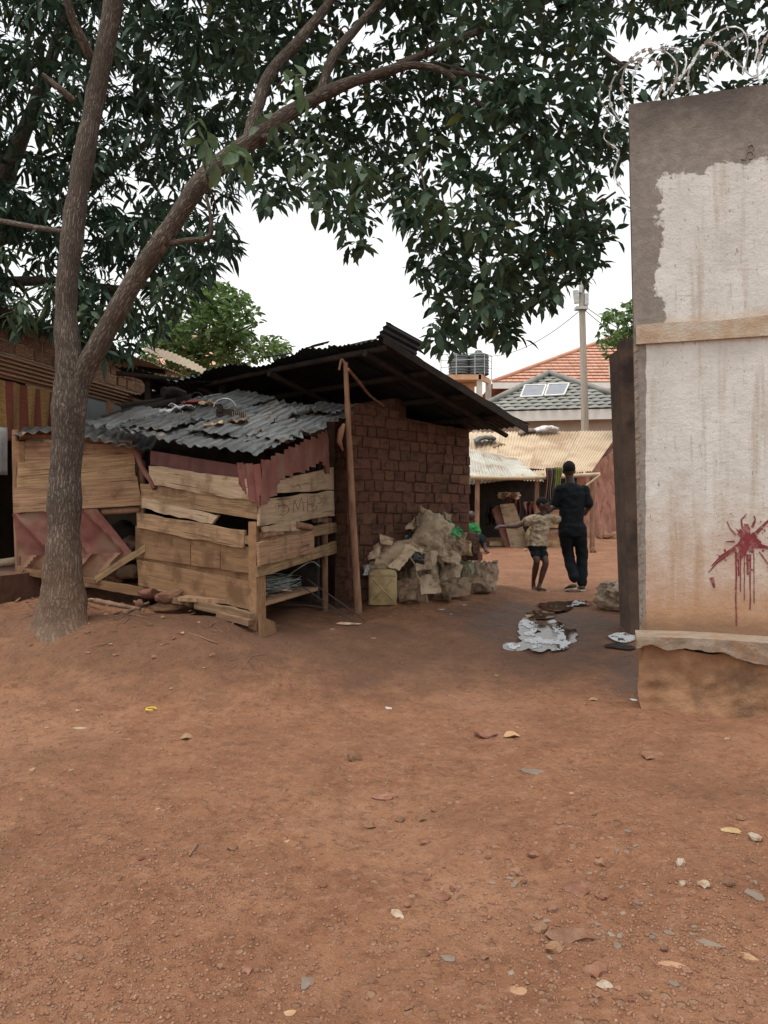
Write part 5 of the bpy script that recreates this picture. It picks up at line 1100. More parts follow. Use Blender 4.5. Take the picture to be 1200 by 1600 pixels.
# utility pole
up = thing('utility_pole', 'pale wooden utility pole with fuse boxes behind the mud house', 'utility pole', GP(915, 27))
pole('shaft', [P(908.5, 436, 27), P(911, 540, 27), P(914, 668, 27), GP(917, 27, -.2)], .105, .15, 'post_pale', up, 12, .05)
for k, (x, y, w, h) in enumerate(((900, 464, 7, 20), (916, 468, 6, 18), (907, 452, 4, 12))): MB().box(P(x, y, 26.9), (w / F * 27, .14, h / F * 27), Matrix.Rotation(.12 * (k - 1), 3, 'Y')).obj('fuse_box', 'steel', up)
MB().box(P(908, 482, 26.9), (.42, .3, .1)).obj('clamp', 'steel', up)
def wire(name, a, b, sag, label, r=.014):
    tag(MB().tube([lerp(a, b, t) - Vector((0, 0, sag * 4 * t * (1 - t))) for t in np.linspace(0, 1, 24)], r, 5).obj(name, 'cable', None, True), label, 'cable')
wire('overhead_cable', P(904, 487, 27), P(748, 556, 36), .5, 'overhead cable from utility pole down to the water tanks')
wire('overhead_cable', P(913, 478, 27), P(1100, 560, 24), .3, 'overhead cable running right from utility pole, upper of two')
wire('overhead_cable', P(913, 484, 27), P(1100, 590, 24), .3, 'overhead cable running right from utility pole, lower of two')

# ================================================================== TREES
def limb(name, pts, parent, material='bark', n=22, wob=.16, flare=None, k=8, seed=0, wk=.72):
    """pts: (px, py, depth, width px); bark-mapped tapered limb"""
    sp = spline(pts, k); path = [P(q[0], q[1], q[2]) for q in sp]; rad = [max(q[3], 1) / F * q[2] / 2 * wk for q in sp]
    m = len(path); v = []; uv = []; L = 0; t = (path[1] - path[0]).normalized(); x = Vector((0, 1, 0)); x = (x - t * x.dot(t)).normalized()
    for i, p in enumerate(path):
        t2 = (path[min(i + 1, m - 1)] - path[max(i - 1, 0)]).normalized(); x = (x - t2 * x.dot(t2)).normalized(); y = t2.cross(x)
        if i: L += (p - path[i - 1]).length
        for j in range(n + 1):
            a = 2 * math.pi * (j % n) / n; d = x * math.cos(a) + y * math.sin(a); r = rad[i]
            r *= 1 + wob * (nz(p + d * rad[i], 4, seed) + .5 * nz(p + d * rad[i], 13, seed))
            if flare: r *= flare(i / (m - 1), a)
            v.append(p + d * r); uv.append((j / n * 2 * math.pi * rad[m // 3], L))
    f = [(i * (n + 1) + j, i * (n + 1) + j + 1, (i + 1) * (n + 1) + j + 1, (i + 1) * (n + 1) + j) for i in range(m - 1) for j in range(n)]
    f.append(tuple(i for i in reversed(range(n)))); f.append(tuple((m - 1) * (n + 1) + j for j in range(n)))
    base = WM[parent.name].translation; o = obj(name, [q - base for q in v], f, material, parent, True, M=Matrix.Translation(base))
    u = o.data.uv_layers.new(name='UV'); 
    for lp in o.data.loops: u.data[lp.index].uv = uv[lp.vertex_index]
    return path
def leaf_template(w, droop=.25, fold=.2):
    return np.array([(0, 0, 0), (-w, .35, fold * w), (0, .35, 0), (w, .35, fold * w), (-w * .85, .68, fold * w - droop * .4), (0, .68, -droop * .4), (w * .85, .68, fold * w - droop * .4), (0, 1, -droop)])
LEAF_F = [(0, 2, 1, 1), (0, 3, 2, 2), (1, 2, 5, 4), (2, 3, 6, 5), (4, 5, 7, 7), (5, 6, 7, 7)]
def leaf_frames(C, rng, n_lo, n_hi, down=.35, size=.16):
    """whorls of leaves at cluster centres C"""
    out = []
    cnt = rng.integers(n_lo, n_hi + 1, len(C)); ci = np.repeat(np.arange(len(C)), cnt); N = len(ci)
    az = rng.uniform(0, 2 * np.pi, N); el = rng.normal(-down, .45, N)
    d = np.stack([np.cos(az) * np.cos(el), np.sin(az) * np.cos(el), np.sin(el)], -1)
    up = np.stack([rng.normal(0, .45, N), rng.normal(0, .45, N), np.ones(N)], -1)
    nrm = up - d * (up * d).sum(-1, keepdims=True); nrm /= np.linalg.norm(nrm, axis=-1, keepdims=True)
    x = np.cross(d, nrm); s = size * rng.uniform(.6, 1.15, N)
    pos = C[ci] + d * rng.uniform(.0, .05, N)[:, None] + rng.normal(0, .035, (N, 3))
    return pos, x, d, nrm, s
def leaves_mesh(name, fr, tmpl, material, parent, kind='stuff'):
    pos, x, d, nrm, s = fr; N = len(pos); k = len(tmpl)
    V = pos[:, None, :] + s[:, None, None] * (tmpl[None, :, 0:1] * x[:, None, :] + tmpl[None, :, 1:2] * d[:, None, :] + tmpl[None, :, 2:3] * nrm[:, None, :])
    tri = np.array([(0, 2, 1), (0, 3, 2), (1, 2, 5), (1, 5, 4), (2, 3, 6), (2, 6, 5), (4, 5, 7), (5, 6, 7)])
    Fq = (tri[None] + (np.arange(N) * k)[:, None, None]).reshape(-1, 3)
    base = WM[parent.name].translation; o = big_mesh(name, V.reshape(-1, 3) - np.array(base), Fq, material, parent, True, Matrix.Translation(base))
    if kind: o['kind'] = kind
    return o
def sample_crown(poly, n, y0, y1, rng, keep=None, ex=None):
    P_ = np.array(poly); lo, hi = P_.min(0), P_.max(0); out = []
    while sum(len(o) for o in out) < n:
        q = rng.uniform(lo, hi, (n * 2, 2)); ok = poly_in(poly, q[:, 0], q[:, 1])
        if ex:
            for (cx, cy, rx, ry, pr) in ex: ok &= ~((((q[:, 0] - cx) / rx) ** 2 + ((q[:, 1] - cy) / ry) ** 2 < 1) & (rng.random(len(q)) < pr))
        out.append(q[ok])
    q = np.concatenate(out)[:n]; Yd = rng.uniform(y0, y1, n)
    return np.stack([(q[:, 0] - 600) / F * Yd, Yd, H + (800 - q[:, 1]) / F * Yd], -1)

rng = np.random.default_rng(4)
tb = P(97, 985, 6.1); tree = thing('forked_tree', 'big forked tree with furrowed trunk leaning limb and broad dark leaves', 'tree', (tb.x, tb.y, gz(tb.x, tb.y)))
def fl(t, a):
    f = max(0, 1 - t / .3); return 1 + .2 * f * f + .5 * f ** 3 * max(0, math.cos(3 * a + .6)) + .3 * f ** 3 * max(0, math.cos(5 * a + 2))
lead = limb('trunk', [(97, 1012, 6.1, 165), (97, 988, 6.1, 124), (97, 962, 6.1, 98), (98, 925, 6.1, 84), (99, 880, 6.1, 76), (100, 800, 6.1, 67), (103, 720, 6.1, 66), (108, 650, 6.1, 68), (111, 595, 6.1, 66), (106, 540, 6.1, 52), (103, 480, 6.1, 46), (110, 390, 6.12, 45), (124, 290, 6.15, 44), (142, 190, 6.2, 43), (163, 80, 6.2, 40), (182, -30, 6.2, 38), (215, -250, 6.3, 28)], tree, flare=fl, n=28)
big = limb('limb', [(112, 640, 6.12, 44), (128, 590, 6.1, 50), (158, 532, 6.05, 50), (212, 435, 6.0, 47), (258, 368, 5.95, 46), (310, 290, 5.95, 45), (362, 243, 6.0, 45), (415, 203, 6.0, 42), (470, 165, 6.05, 34), (540, 132, 6.1, 28), (610, 110, 6.1, 24), (640, 95, 6.1, 20), (720, 60, 6.3, 16), (840, 10, 6.6, 12), (960, -60, 6.8, 8)], tree, seed=3, wk=.64)
l3 = limb('limb', [(385, 225, 6.05, 24), (402, 170, 6.15, 26), (420, 118, 6.25, 24), (468, 62, 6.35, 22), (520, -5, 6.5, 18), (580, -120, 6.7, 12)], tree, seed=5)
l4 = limb('limb', [(500, 150, 6.1, 20), (520, 90, 6.2, 20), (560, 40, 6.4, 17), (610, -20, 6.5, 14), (660, -100, 6.6, 9)], tree, seed=6)
l5 = limb('limb', [(600, 112, 6.1, 20), (650, 102, 6.05, 15), (700, 115, 6.0, 12), (735, 150, 5.95, 10), (775, 178, 5.9, 8), (830, 216, 5.9, 5)], tree, n=12, seed=7)
l6 = limb('limb', [(690, 112, 6.0, 11), (760, 122, 6.0, 9), (830, 160, 6.1, 7), (900, 230, 6.1, 5)], tree, n=10, seed=8)
limb('limb', [(258, 382, 5.95, 14), (290, 376, 5.9, 12), (325, 371, 5.9, 11), (330, 345, 5.9, 9), (322, 305, 5.9, 8)], tree, n=10, seed=9)
limb('limb', [(142, 90, 6.18, 18), (130, 65, 6.1, 20), (112, 25, 6.0, 19), (96, -40, 5.9, 16)], tree, n=12, seed=10)
limb('dead_stub', [(116, 158, 6.15, 14), (95, 140, 6.1, 13), (66, 116, 6.05, 8)], tree, n=10, seed=11)
limb('dead_stub', [(408, 214, 5.98, 14), (425, 213, 5.85, 12), (432, 215, 5.8, 11)], tree, n=10, seed=12)
limb('limb', [(100, 362, 6.15, 10), (60, 356, 6.3, 11), (0, 345, 6.6, 11), (-80, 330, 7, 10)], tree, n=10, seed=13)
limb('limb', [(930, 70, 6.6, 10), (970, 100, 6.2, 8), (1000, 108, 6.0, 6)], tree, n=8, seed=14)
MT['tree_root'] = mat('dusty_root_bark', (.1, .066, .046), (.19, .122, .08), 14, .95, .8, 30)
right_poly = [(280, -220), (330, 40), (360, 120), (375, 190), (392, 290), (425, 318), (465, 292), (512, 296), (530, 340), (562, 378), (585, 338), (612, 330), (640, 345), (655, 400), (672, 452), (696, 480), (678, 545), (722, 518), (760, 516), (800, 532), (806, 480), (858, 466), (876, 425), (925, 425), (935, 372), (950, 330), (980, 325), (990, 250), (975, 150), (1050, 135), (1120, 175), (1250, 120), (1300, -220)]
gaps = [(985, 60, 45, 42, .97), (1060, 40, 30, 30, .8), (1150, 112, 60, 22, .9), (345, 262, 20, 25, .8), (535, 300, 30, 25, .4), (690, 300, 18, 22, .5), (835, 290, 16, 18, .6), (610, 300, 20, 25, .5), (700, 420, 12, 16, .6), (770, 400, 14, 20, .6), (560, 60, 16, 20, .5)]
C = sample_crown(right_poly, 1820, 5.0, 8.2, rng, ex=gaps)
C[:, 1] = C[:, 1]; pxs = 600 + F * C[:, 0] / C[:, 1]; mv = (pxs > 935) & (C[:, 1] < 6.3); C[mv] = np.array([0, 0, H]) + (C[mv] - np.array([0, 0, H])) * ((6.3 + 1.9 * rng.random(mv.sum())) / C[mv, 1])[:, None]
pys = 800 - F * (C[:, 2] - H) / C[:, 1]; mv = (pxs > 200) & (pxs < 700) & (pys < 300) & (C[:, 1] < 6.4); C[mv] = np.array([0, 0, H]) + (C[mv] - np.array([0, 0, H])) * ((6.4 + 1.9 * rng.random(mv.sum())) / C[mv, 1])[:, None]
C2 = sample_crown([(540, -700), (300, -500), (200, -220), (1300, -220), (1350, -500), (900, -750)], 900, 5.4, 9.2, rng)      # top of the crown above the frame
edge = []
for (x, y) in [(562, 372), (556, 350), (548, 325), (690, 535), (705, 505), (680, 525), (745, 505), (790, 520), (780, 490), (735, 470), (800, 470), (850, 455), (868, 440), (905, 410), (930, 400), (940, 370), (420, 312), (440, 300), (500, 290), (640, 340), (660, 405), (668, 430), (720, 440), (760, 440), (800, 420), (840, 400), (880, 380), (905, 350)]:
    for k in range(3): edge.append(tuple(P(x + rng.normal(0, 6), y + rng.normal(0, 6), rng.uniform(5.5, 6.6))))
C = np.concatenate([C, np.array(edge)])
crown = leaves_mesh('crown', leaf_frames(np.concatenate([C, C2]), rng, 7, 11, .4, .146), leaf_template(.19, .22), 'leaf_near', tree)
# single broad leaves that show largest, each its own piece
tm = leaf_template(.2, .22); lm = mesh('leaf', [tuple(q) for q in tm], [(0, 2, 1), (0, 3, 2), (1, 2, 5, 4), (2, 3, 6, 5), (4, 5, 7), (5, 6, 7)], 'leaf_near', True)
lp = mesh('leaf', [tuple(q) for q in leaf_template(.24, .15)], [(0, 2, 1), (0, 3, 2), (1, 2, 5, 4), (2, 3, 6, 5), (4, 5, 7), (5, 6, 7)], 'leaf_pale', True)
def leaf_objs(fr, me, parent, limit):
    pos, x, d, nrm, s = fr
    for i in range(min(limit, len(pos))):
        M = Matrix(((x[i][0], d[i][0], nrm[i][0], 0), (x[i][1], d[i][1], nrm[i][1], 0), (x[i][2], d[i][2], nrm[i][2], 0), (0, 0, 0, 1)))
        put(bpy.data.objects.new('leaf', me), parent, Matrix.Translation(Vector(pos[i])) @ M @ Matrix.Scale(float(s[i]), 4))
Cn = sample_crown([(400, 150), (520, 200), (640, 200), (900, 250), (880, 420), (720, 500), (690, 420), (560, 330), (420, 290)], 26, 4.9, 5.4, rng)
leaf_objs(leaf_frames(Cn, rng, 8, 10, .6, .15), lm, tree, 215)
Cp = np.array([tuple(P(x, y, 5.3)) for x, y in ((310, 195), (325, 225), (345, 238), (460, 110), (478, 140), (380, 240), (335, 250), (365, 235))])
leaf_objs(leaf_frames(Cp, rng, 4, 6, .8, .165), lp, tree, 45)
mb = MB()
for k in range(170):
    p_ = Vector(C[rng.integers(len(C))]); src = [big, l3, l4, l5, l6][rng.integers(5)]; q_ = min(src[4:], key=lambda w: (w - p_).length + rng.uniform(0, .4))
    if (q_ - p_).length > 1.1: continue
    mid = lerp(q_, p_, .5) + Vector((rng.normal(0, .1), rng.normal(0, .1), .14)); tw_p = [Vector(w) for w in spline([tuple(q_), tuple(lerp(q_, mid, .5) + Vector((rng.normal(0, .03), rng.normal(0, .03), .03))), tuple(mid), tuple(p_)], 4)]; mb.tube(tw_p, [lerp(.011, .003, i_ / len(tw_p)) for i_ in range(len(tw_p))], 5, cap=False)
mb.obj('twigs', 'bark_twig', tree)['kind'] = 'stuff'
for k, pts in enumerate(([(340, 330, 5.8), (322, 270, 5.5), (312, 200, 5.3)], [(430, 140, 6.0), (450, 120, 5.5), (475, 118, 5.3)], [(655, 250, 5.6), (668, 310, 5.5), (690, 350, 5.5)], [(690, 150, 5.9), (720, 210, 5.7), (735, 260, 5.6)], [(900, 300, 5.8), (930, 318, 5.7), (962, 300, 5.6)], [(905, 320, 5.8), (925, 360, 5.7), (950, 355, 5.7)])): MB().tube([Vector(q) for q in spline([tuple(P(*q)) for q in pts], 5)], .008, 6).obj('twig', 'bark_twig', tree, True)

# mango-like tree behind on the left
mt = thing('narrow_leaf_tree', 'dense dark tree with long narrow drooping leaves on the left', 'tree', (-6.2, 10.8, gz(-6.2, 10.8)))
limb('trunk', [(-90, 900, 10.8, 60), (-80, 700, 10.8, 52), (-60, 500, 10.7, 48), (-20, 350, 10.5, 40), (40, 200, 10.2, 30), (90, 60, 10, 22), (140, -150, 10, 12)], mt, seed=30)
limb('limb', [(-30, 390, 10.6, 30), (80, 330, 10, 24), (180, 260, 9.5, 18), (260, 200, 9.2, 10)], mt, n=12, seed=31)
limb('limb', [(-50, 440, 10.6, 26), (90, 440, 9.8, 18), (200, 450, 9.2, 12), (290, 430, 9, 6)], mt, n=12, seed=32)
left_poly = [(-260, -220), (340, -220), (400, 60), (390, 230), (350, 330), (372, 388), (335, 425), (300, 440), (262, 500), (205, 548), (160, 556), (120, 520), (60, 505), (0, 505), (-260, 540)]
lg_ = [(45, 455, 38, 34, .78), (30, 275, 30, 22, .6), (300, 465, 22, 18, .6), (20, 180, 18, 22, .5), (140, 400, 22, 20, .5), (330, 330, 14, 20, .6), (70, 400, 14, 16, .4)]
Cm = sample_crown(left_poly, 1620, 7.6, 11.5, rng, ex=lg_)
Cm2 = sample_crown([(-400, -700), (200, -700), (340, -220), (-260, -220)], 420, 8, 12, rng)
Ce = np.array([tuple(P(x + rng.normal(0, 5), y + rng.normal(0, 5), rng.uniform(7.5, 8.5))) for x, y in ((360, 390), (350, 370), (330, 410), (310, 420), (275, 480), (250, 490), (220, 530), (190, 545), (170, 548), (20, 500), (50, 505), (85, 505), (345, 340), (240, 510), (200, 540))])
leaves_mesh('crown', leaf_frames(np.concatenate([Cm, Cm2, Ce]), rng, 11, 16, .45, .23), leaf_template(.11, .3), 'leaf_mango', mt)
mm = mesh('leaf', [tuple(q) for q in leaf_template(.11, .3)], [(0, 2, 1), (0, 3, 2), (1, 2, 5, 4), (2, 3, 6, 5), (4, 5, 7), (5, 6, 7)], 'leaf_mango', True)
leaf_objs(leaf_frames(sample_crown([(0, 380), (90, 430), (250, 380), (360, 370), (340, 410), (220, 530), (0, 500)], 18, 7.4, 7.6, rng), rng, 12, 15, .5, .25), mm, mt, 220)

# small bright green trees further off
def far_tree(label, poly, base, Yd, dep, n, size, trunk, seed, ex=None):
    g = np.random.default_rng(seed); t = thing('leafy_tree', label, 'tree', base); limb('trunk', trunk, t, n=10, seed=seed)
    C = sample_crown(poly, n, Yd - dep, Yd + dep, g, ex=ex); leaves_mesh('crown', leaf_frames(C, g, 7, 10, .2, size), leaf_template(.22, .15), 'leaf_far', t)
    x0, y0, _, _ = trunk[-2]; mb = MB(); s = P(x0, y0, Yd)
    for k in range(24): mb.tube([s, lerp(s, Vector(C[k]), .5) + Vector((0, 0, .1)), Vector(C[k])], [.03, .02, .008], 5, cap=False)
    mb.obj('branches', 'bark_twig', t)['kind'] = 'stuff'
far_tree('bright green bushy tree rising behind the sagging black roof', [(215, 580), (240, 500), (285, 470), (330, 438), (375, 455), (408, 495), (400, 535), (430, 520), (448, 528), (446, 552), (380, 565), (330, 585)], (P(310, 800, 16).x, 16, .7), 16, 1.6, 520, .2, [(315, 860, 16, 22), (318, 640, 16, 18), (312, 560, 16, 14), (320, 500, 16, 8)], 50, [(400, 505, 16, 14, .7), (420, 545, 10, 10, .6)])
far_tree('small bright green tree between terracotta house and gate pillar', [(936, 525), (948, 488), (985, 470), (1040, 455), (1100, 520), (1090, 640), (985, 645), (968, 610), (978, 570), (950, 560)], (P(1020, 800, 24).x, 24, .7), 24, 1.2, 480, .26, [(1020, 840, 24, 16), (1020, 700, 24, 14), (1015, 600, 24, 10), (1010, 530, 24, 6)], 51)

# ================================================================== PEOPLE
def ell_tube(mb, secs, n=20):
    """closed loft through horizontal elliptical sections (center, rx, ry)"""
    k0 = len(mb.v)
    for c, rx, ry in secs:
        for j in range(n): a = 2 * math.pi * j / n; mb.v.append(Vector(c) + Vector((rx * math.cos(a), ry * math.sin(a), 0)))
    for i in range(len(secs) - 1):
        for j in range(n): a = k0 + i * n + j; b = k0 + i * n + (j + 1) % n; mb.f.append((a, b, b + n, a + n))
    mb.f.append(tuple(k0 + j for j in reversed(range(n)))); mb.f.append(tuple(k0 + (len(secs) - 1) * n + j for j in range(n))); return mb
def cap_(mb, pts, rad, n=12):
    """smooth tapered limb with round ends"""
    sp = spline([(*p, r) for p, r in zip(pts, rad)], 5); mb.tube([Vector(q[:3]) for q in sp], [float(q[3]) for q in sp], n)
    for q in (sp[0], sp[-1]): mb.ball(Vector(q[:3]), float(q[3]) * .99, 10, 7)
    return mb
def hand(mb, wrist, d, n, s=1.0, curl=.3, thumb=1):
    """palm + five separate bent fingers; d = direction of fingers, n = back of the hand"""
    d = Vector(d).normalized(); n = (Vector(n) - d * Vector(n).dot(d)).normalized(); x = d.cross(n); w = Vector(wrist)
    for t in np.linspace(0, 1, 6):
        c = w + d * (.085 * s * t); 
        for u in (-1, -.33, .33, 1): mb.ball(c + x * (u * .026 * s * (.75 + .25 * t)), .0155 * s, 8, 6)
    for i, (u, L) in enumerate(((-1, .062), (-.33, .074), (.33, .08), (1, .07))):
        b = w + d * .088 * s + x * u * .029 * s; m = b + d * (L * .5 * s) - n * (.012 * s * curl * 3) + x * u * .006 * s; e = m + d * (L * .42 * s) - n * (.03 * s * curl * 2); cap_(mb, [b, m, e], [.0098 * s, .0092 * s, .0078 * s], 8)
    b = w + d * .025 * s + x * thumb * .026 * s; m = b + d * .03 * s + x * thumb * .03 * s - n * .01 * s; e = m + d * .034 * s + x * thumb * .01 * s - n * .008 * s; cap_(mb, [b, m, e], [.013 * s, .012 * s, .0095 * s], 8)
YM = 10.07
man = thing('person', 'man in black shirt and black trousers seen from behind with hand on child', 'person', GP(898, YM))
m_ = lambda px, py, dy=0.: P(px, py, YM + dy)
b = MB()
b.ball(m_(889, 733.5, .015), (.077, .097, .113), 20, 14); b.ball(m_(889, 738, .055), (.06, .062, .075), 14, 10)      # skull, jaw
b.ball(m_(888.3, 737, .122), (.013, .018, .02), 8, 6); b.ball(m_(888.4, 741, .112), (.024, .012, .008), 8, 6)            # nose, lips
for s in (-1, 1): b.ball(m_(889 + s * 9.2, 736.5, .01), (.012, .022, .032), 8, 6); b.ball(m_(889 + s * 3.4, 734.5, .1), (.014, .012, .009), 8, 6)
cap_(b, [m_(889.5, 744, 0), m_(891, 756, -.005)], [.055, .062])
ell_tube(b, [(m_(891, 756), .075, .06), (m_(893, 764), .17, .085), (m_(894, 775), .165, .105), (m_(893.5, 795), .14, .1), (m_(893, 812), .135, .1), (m_(893, 824), .15, .11)])
shL, elL, wrL = m_(873.5, 766), m_(868, 788.5, .03), m_(856, 800.5, .0)
cap_(b, [shL, elL, lerp(elL, wrL, .5), wrL], [.055, .042, .037, .027]); hand(b, wrL, m_(838, 805, -.01) - wrL, Vector((.1, -.8, .6)), 1.0, .32, 1)
shR, elR, wrR = m_(914.5, 766), m_(920, 789, -.02), m_(914, 803, .2)
cap_(b, [shR, elR, lerp(elR, wrR, .5), wrR], [.055, .043, .038, .028]); hand(b, wrR, Vector((-.5, .8, .1)), Vector((0, 0, 1)), 1.0, .4, -1)
hipL, knL, anL = m_(882.5, 822), m_(887.5, 864, .09), m_(897.5, 907, -.07)
hipR, knR, anR = m_(904.5, 822), m_(909.5, 866, .06), m_(909.5, 913, -.02)
for hp_, kn, an in ((hipL, knL, anL), (hipR, knR, anR)): cap_(b, [hp_, kn, an], [.075, .052, .036])
voxel('body', b, 'skin', man, .0085, 3)
hr = MB().ball(m_(889, 731.2, .003), (.0835, .1, .098), 20, 14); hr.v = [v for v in hr.v]; hr.v = [Vector((v.x, v.y, max(v.z, m_(889, 737).z))) for v in hr.v]; hr.obj('hair', 'hair', man, True)
sh_ = MB()
ell_tube(sh_, [(m_(890.5, 754.5), .066, .062), (m_(891.5, 758), .125, .085), (m_(893.5, 763), .178, .1), (m_(894, 772), .182, .12), (m_(894, 786), .172, .125), (m_(893.5, 800), .165, .125), (m_(893, 813), .162, .122), (m_(893, 819), .166, .125)], 26)
cap_(sh_, [shL + Vector((.01, 0, .012)), lerp(shL, elL, .5), lerp(shL, elL, .92)], [.066, .062, .064]); cap_(sh_, [shR + Vector((-.01, 0, .012)), lerp(shR, elR, .5), lerp(shR, elR, .92)], [.066, .062, .066])
def crumple(o, amp, s, seed=0):
    vs = [(v.co.copy(), v.normal.copy()) for v in o.data.vertices]; out = np.empty((len(vs), 3))
    for i, (p, nn) in enumerate(vs): out[i] = p + nn * (amp * (mnoise.noise(Vector((p.x * s, p.y * s, p.z * s * 1.6 + seed))) + .5 * mnoise.noise(Vector((p.x * s * 2.3, p.y * s * 2.3, p.z * s * 3 + seed)))))
    o.data.vertices.foreach_set('co', out.ravel())
    o.data.update(); return o
crumple(voxel('shirt', sh_, 'black_cloth', man, .009, 3), .009, 8)
tr_ = MB(); ell_tube(tr_, [(m_(893, 811), .158, .118), (m_(893, 822), .175, .13), (m_(893, 832), .18, .135), (m_(893.5, 838), .165, .12)], 24)
cap_(tr_, [hipL + Vector((0, 0, -.02)), lerp(hipL, knL, .5), knL, lerp(knL, anL, .55), anL + Vector((0, 0, .03))], [.098, .094, .077, .07, .066]); cap_(tr_, [hipR + Vector((0, 0, -.02)), lerp(hipR, knR, .5), knR, lerp(knR, anR, .55), anR + Vector((0, 0, .03))], [.098, .094, .078, .072, .07])
crumple(voxel('trousers', tr_, 'black_cloth', man, .009, 3), .013, 7, 5)
def shoe(parent, heel, toe, name='shoe', w=.042, h=.05, mt='shoe', ms='sole'):
    heel, toe = Vector(heel), Vector(toe); d = (toe - heel); L = d.length; d.normalize(); x = d.cross(Vector((0, 0, 1))).normalized(); u = x.cross(d); mb = MB(); so = MB()
    sec = [(0, .75, .9), (.15, .95, 1.05), (.35, .95, 1.15), (.6, 1.05, .85), (.82, 1.0, .6), (1.0, .55, .4)]; n = 14; k0 = 0
    for t, ww, hh in sec:
        for j in range(n): a = 2 * math.pi * j / n; mb.v.append(heel + d * (L * t) + x * (w * ww * math.cos(a)) + u * (.012 + h * hh * max(0, .5 + .5 * math.sin(a))))
    for i in range(len(sec) - 1):
        for j in range(n): a = i * n + j; b2 = i * n + (j + 1) % n; mb.f.append((a, b2, b2 + n, a + n))
    mb.f.append(tuple(reversed(range(n)))); mb.f.append(tuple((len(sec) - 1) * n + j for j in range(n)))
    o = mb.obj(name, mt, parent, True)
    ring = [(t, ww * 1.08) for t, ww, _ in sec]; top = [heel + d * (L * t * 1.02 - .003) + x * (w * ww) for t, ww in ring] + [heel + d * (L * t * 1.02 - .003) - x * (w * ww) for t, ww in reversed(ring)]
    m2 = len(top); so.add([p + u * .014 for p in top] + [p - u * .008 for p in top], [tuple(range(m2)), tuple(reversed(range(m2, 2 * m2)))] + [(i, i + m2, (i + 1) % m2 + m2, (i + 1) % m2) for i in range(m2)]); so.obj('sole', ms, o)
zg = lambda p, dz=.012: Vector((p.x, p.y, gz(p.x, p.y) + dz))
a_ = anL; shoe(man, zg(m_(899, 900, -.10), .05), zg(m_(884, 900, .06), .015)); shoe(man, zg(m_(910.5, 900, -.10)), zg(m_(905.5, 900, .15)))

kid = thing('person', 'barefoot-looking child in khaki shirt with one arm stretched out', 'person', GP(840, 10.0))
kid['label'] = 'small child in khaki shirt and dark shorts with one arm stretched out'
k_ = lambda px, py, dy=0.: P(px, py, 10.0 + dy)
b = MB()
b.ball(k_(848, 787.5), (.085, .075, .088), 18, 12); b.ball(k_(852, 792.5, -.005), (.055, .055, .055), 12, 9); b.ball(k_(858.5, 790.5, -.01), (.014, .014, .014), 8, 6); b.ball(k_(857.5, 794, -.012), (.014, .02, .01), 8, 6); b.ball(k_(845.5, 789.5, -.072), (.02, .012, .026), 8, 6)
b.ball(k_(856.8, 787.5, -.035), (.01, .014, .009), 8, 6)
cap_(b, [k_(848.5, 796), k_(849, 806)], [.04, .045])
ell_tube(b, [(k_(848, 806), .05, .045), (k_(846, 812), .12, .065), (k_(844, 824), .105, .075), (k_(841, 842), .095, .08), (k_(840, 856), .1, .08)])
sL, eL_, wL_ = k_(833, 810), k_(806, 822, -.05), k_(790, 822.5, -.1)
cap_(b, [sL, lerp(sL, eL_, .5), eL_, wL_], [.04, .037, .033, .026]); hand(b, wL_, k_(778, 822, -.13) - wL_, Vector((0, -.3, 1)), .92, .5, 1)
sR, eR_, wR_ = k_(860, 810), k_(873, 812, .08), k_(882, 806, .18)
cap_(b, [sR, eR_, wR_], [.038, .032, .022]); hand(b, wR_, Vector((.6, .6, .1)), Vector((0, 0, 1)), .78, .4, 1)
hL, kL, aL = k_(836.5, 856), k_(838.5, 878, -.09), k_(833.5, 907, .08); hR, kR, aR = k_(845, 857), k_(852.5, 879, -.08), k_(844, 911, -.03)
for h_, kk, aa in ((hL, kL, aL), (hR, kR, aR)): cap_(b, [h_, lerp(h_, kk, .55), kk, lerp(kk, aa, .4), aa], [.066, .056, .043, .043, .028])
cap_(b, [aL, zg(k_(834, 900, .09), .035), zg(k_(838, 900, .0), .025)], [.026, .03, .02]); cap_(b, [aR, zg(k_(842, 900, -.05), .035), zg(k_(852, 900, -.14), .025)], [.026, .03, .02])
voxel('body', b, 'skin_child', kid, .0075, 3)
hk = MB().ball(k_(847.2, 785.5), (.0855, .078, .078), 18, 12); zmin = k_(848, 788.5).z; hk.v = [Vector((v.x, v.y, max(v.z, zmin - (v.x - k_(848, 0).x) * -.35))) for v in hk.v]; hk.obj('hair', 'hair', kid, True)
s_ = MB(); ell_tube(s_, [(k_(848.3, 804.5), .06, .055), (k_(847, 808), .105, .075), (k_(846, 813), .138, .088), (k_(844.5, 824), .13, .098), (k_(842, 838), .125, .1), (k_(840, 848), .13, .105), (k_(839.5, 853), .138, .11)], 24)
cap_(s_, [sL + Vector((.02, 0, .004)), lerp(sL, eL_, .25), lerp(sL, eL_, .42)], [.058, .056, .06]); cap_(s_, [sR + Vector((-.02, 0, .004)), lerp(sR, eR_, .5), lerp(sR, eR_, .9)], [.058, .055, .058])
crumple(voxel('shirt', s_, 'khaki', kid, .008, 3), .016, 15, 3)
s_ = MB(); ell_tube(s_, [(k_(840, 848), .115, .092), (k_(840, 857), .122, .1), (k_(840.5, 861), .115, .09)], 20); cap_(s_, [hL + Vector((0, 0, -.01)), lerp(hL, kL, .5)], [.072, .07]); cap_(s_, [hR + Vector((0, 0, -.01)), lerp(hR, kR, .5)], [.072, .07]); crumple(voxel('shorts', s_, 'black_cloth', kid, .008, 2), .012, 16)
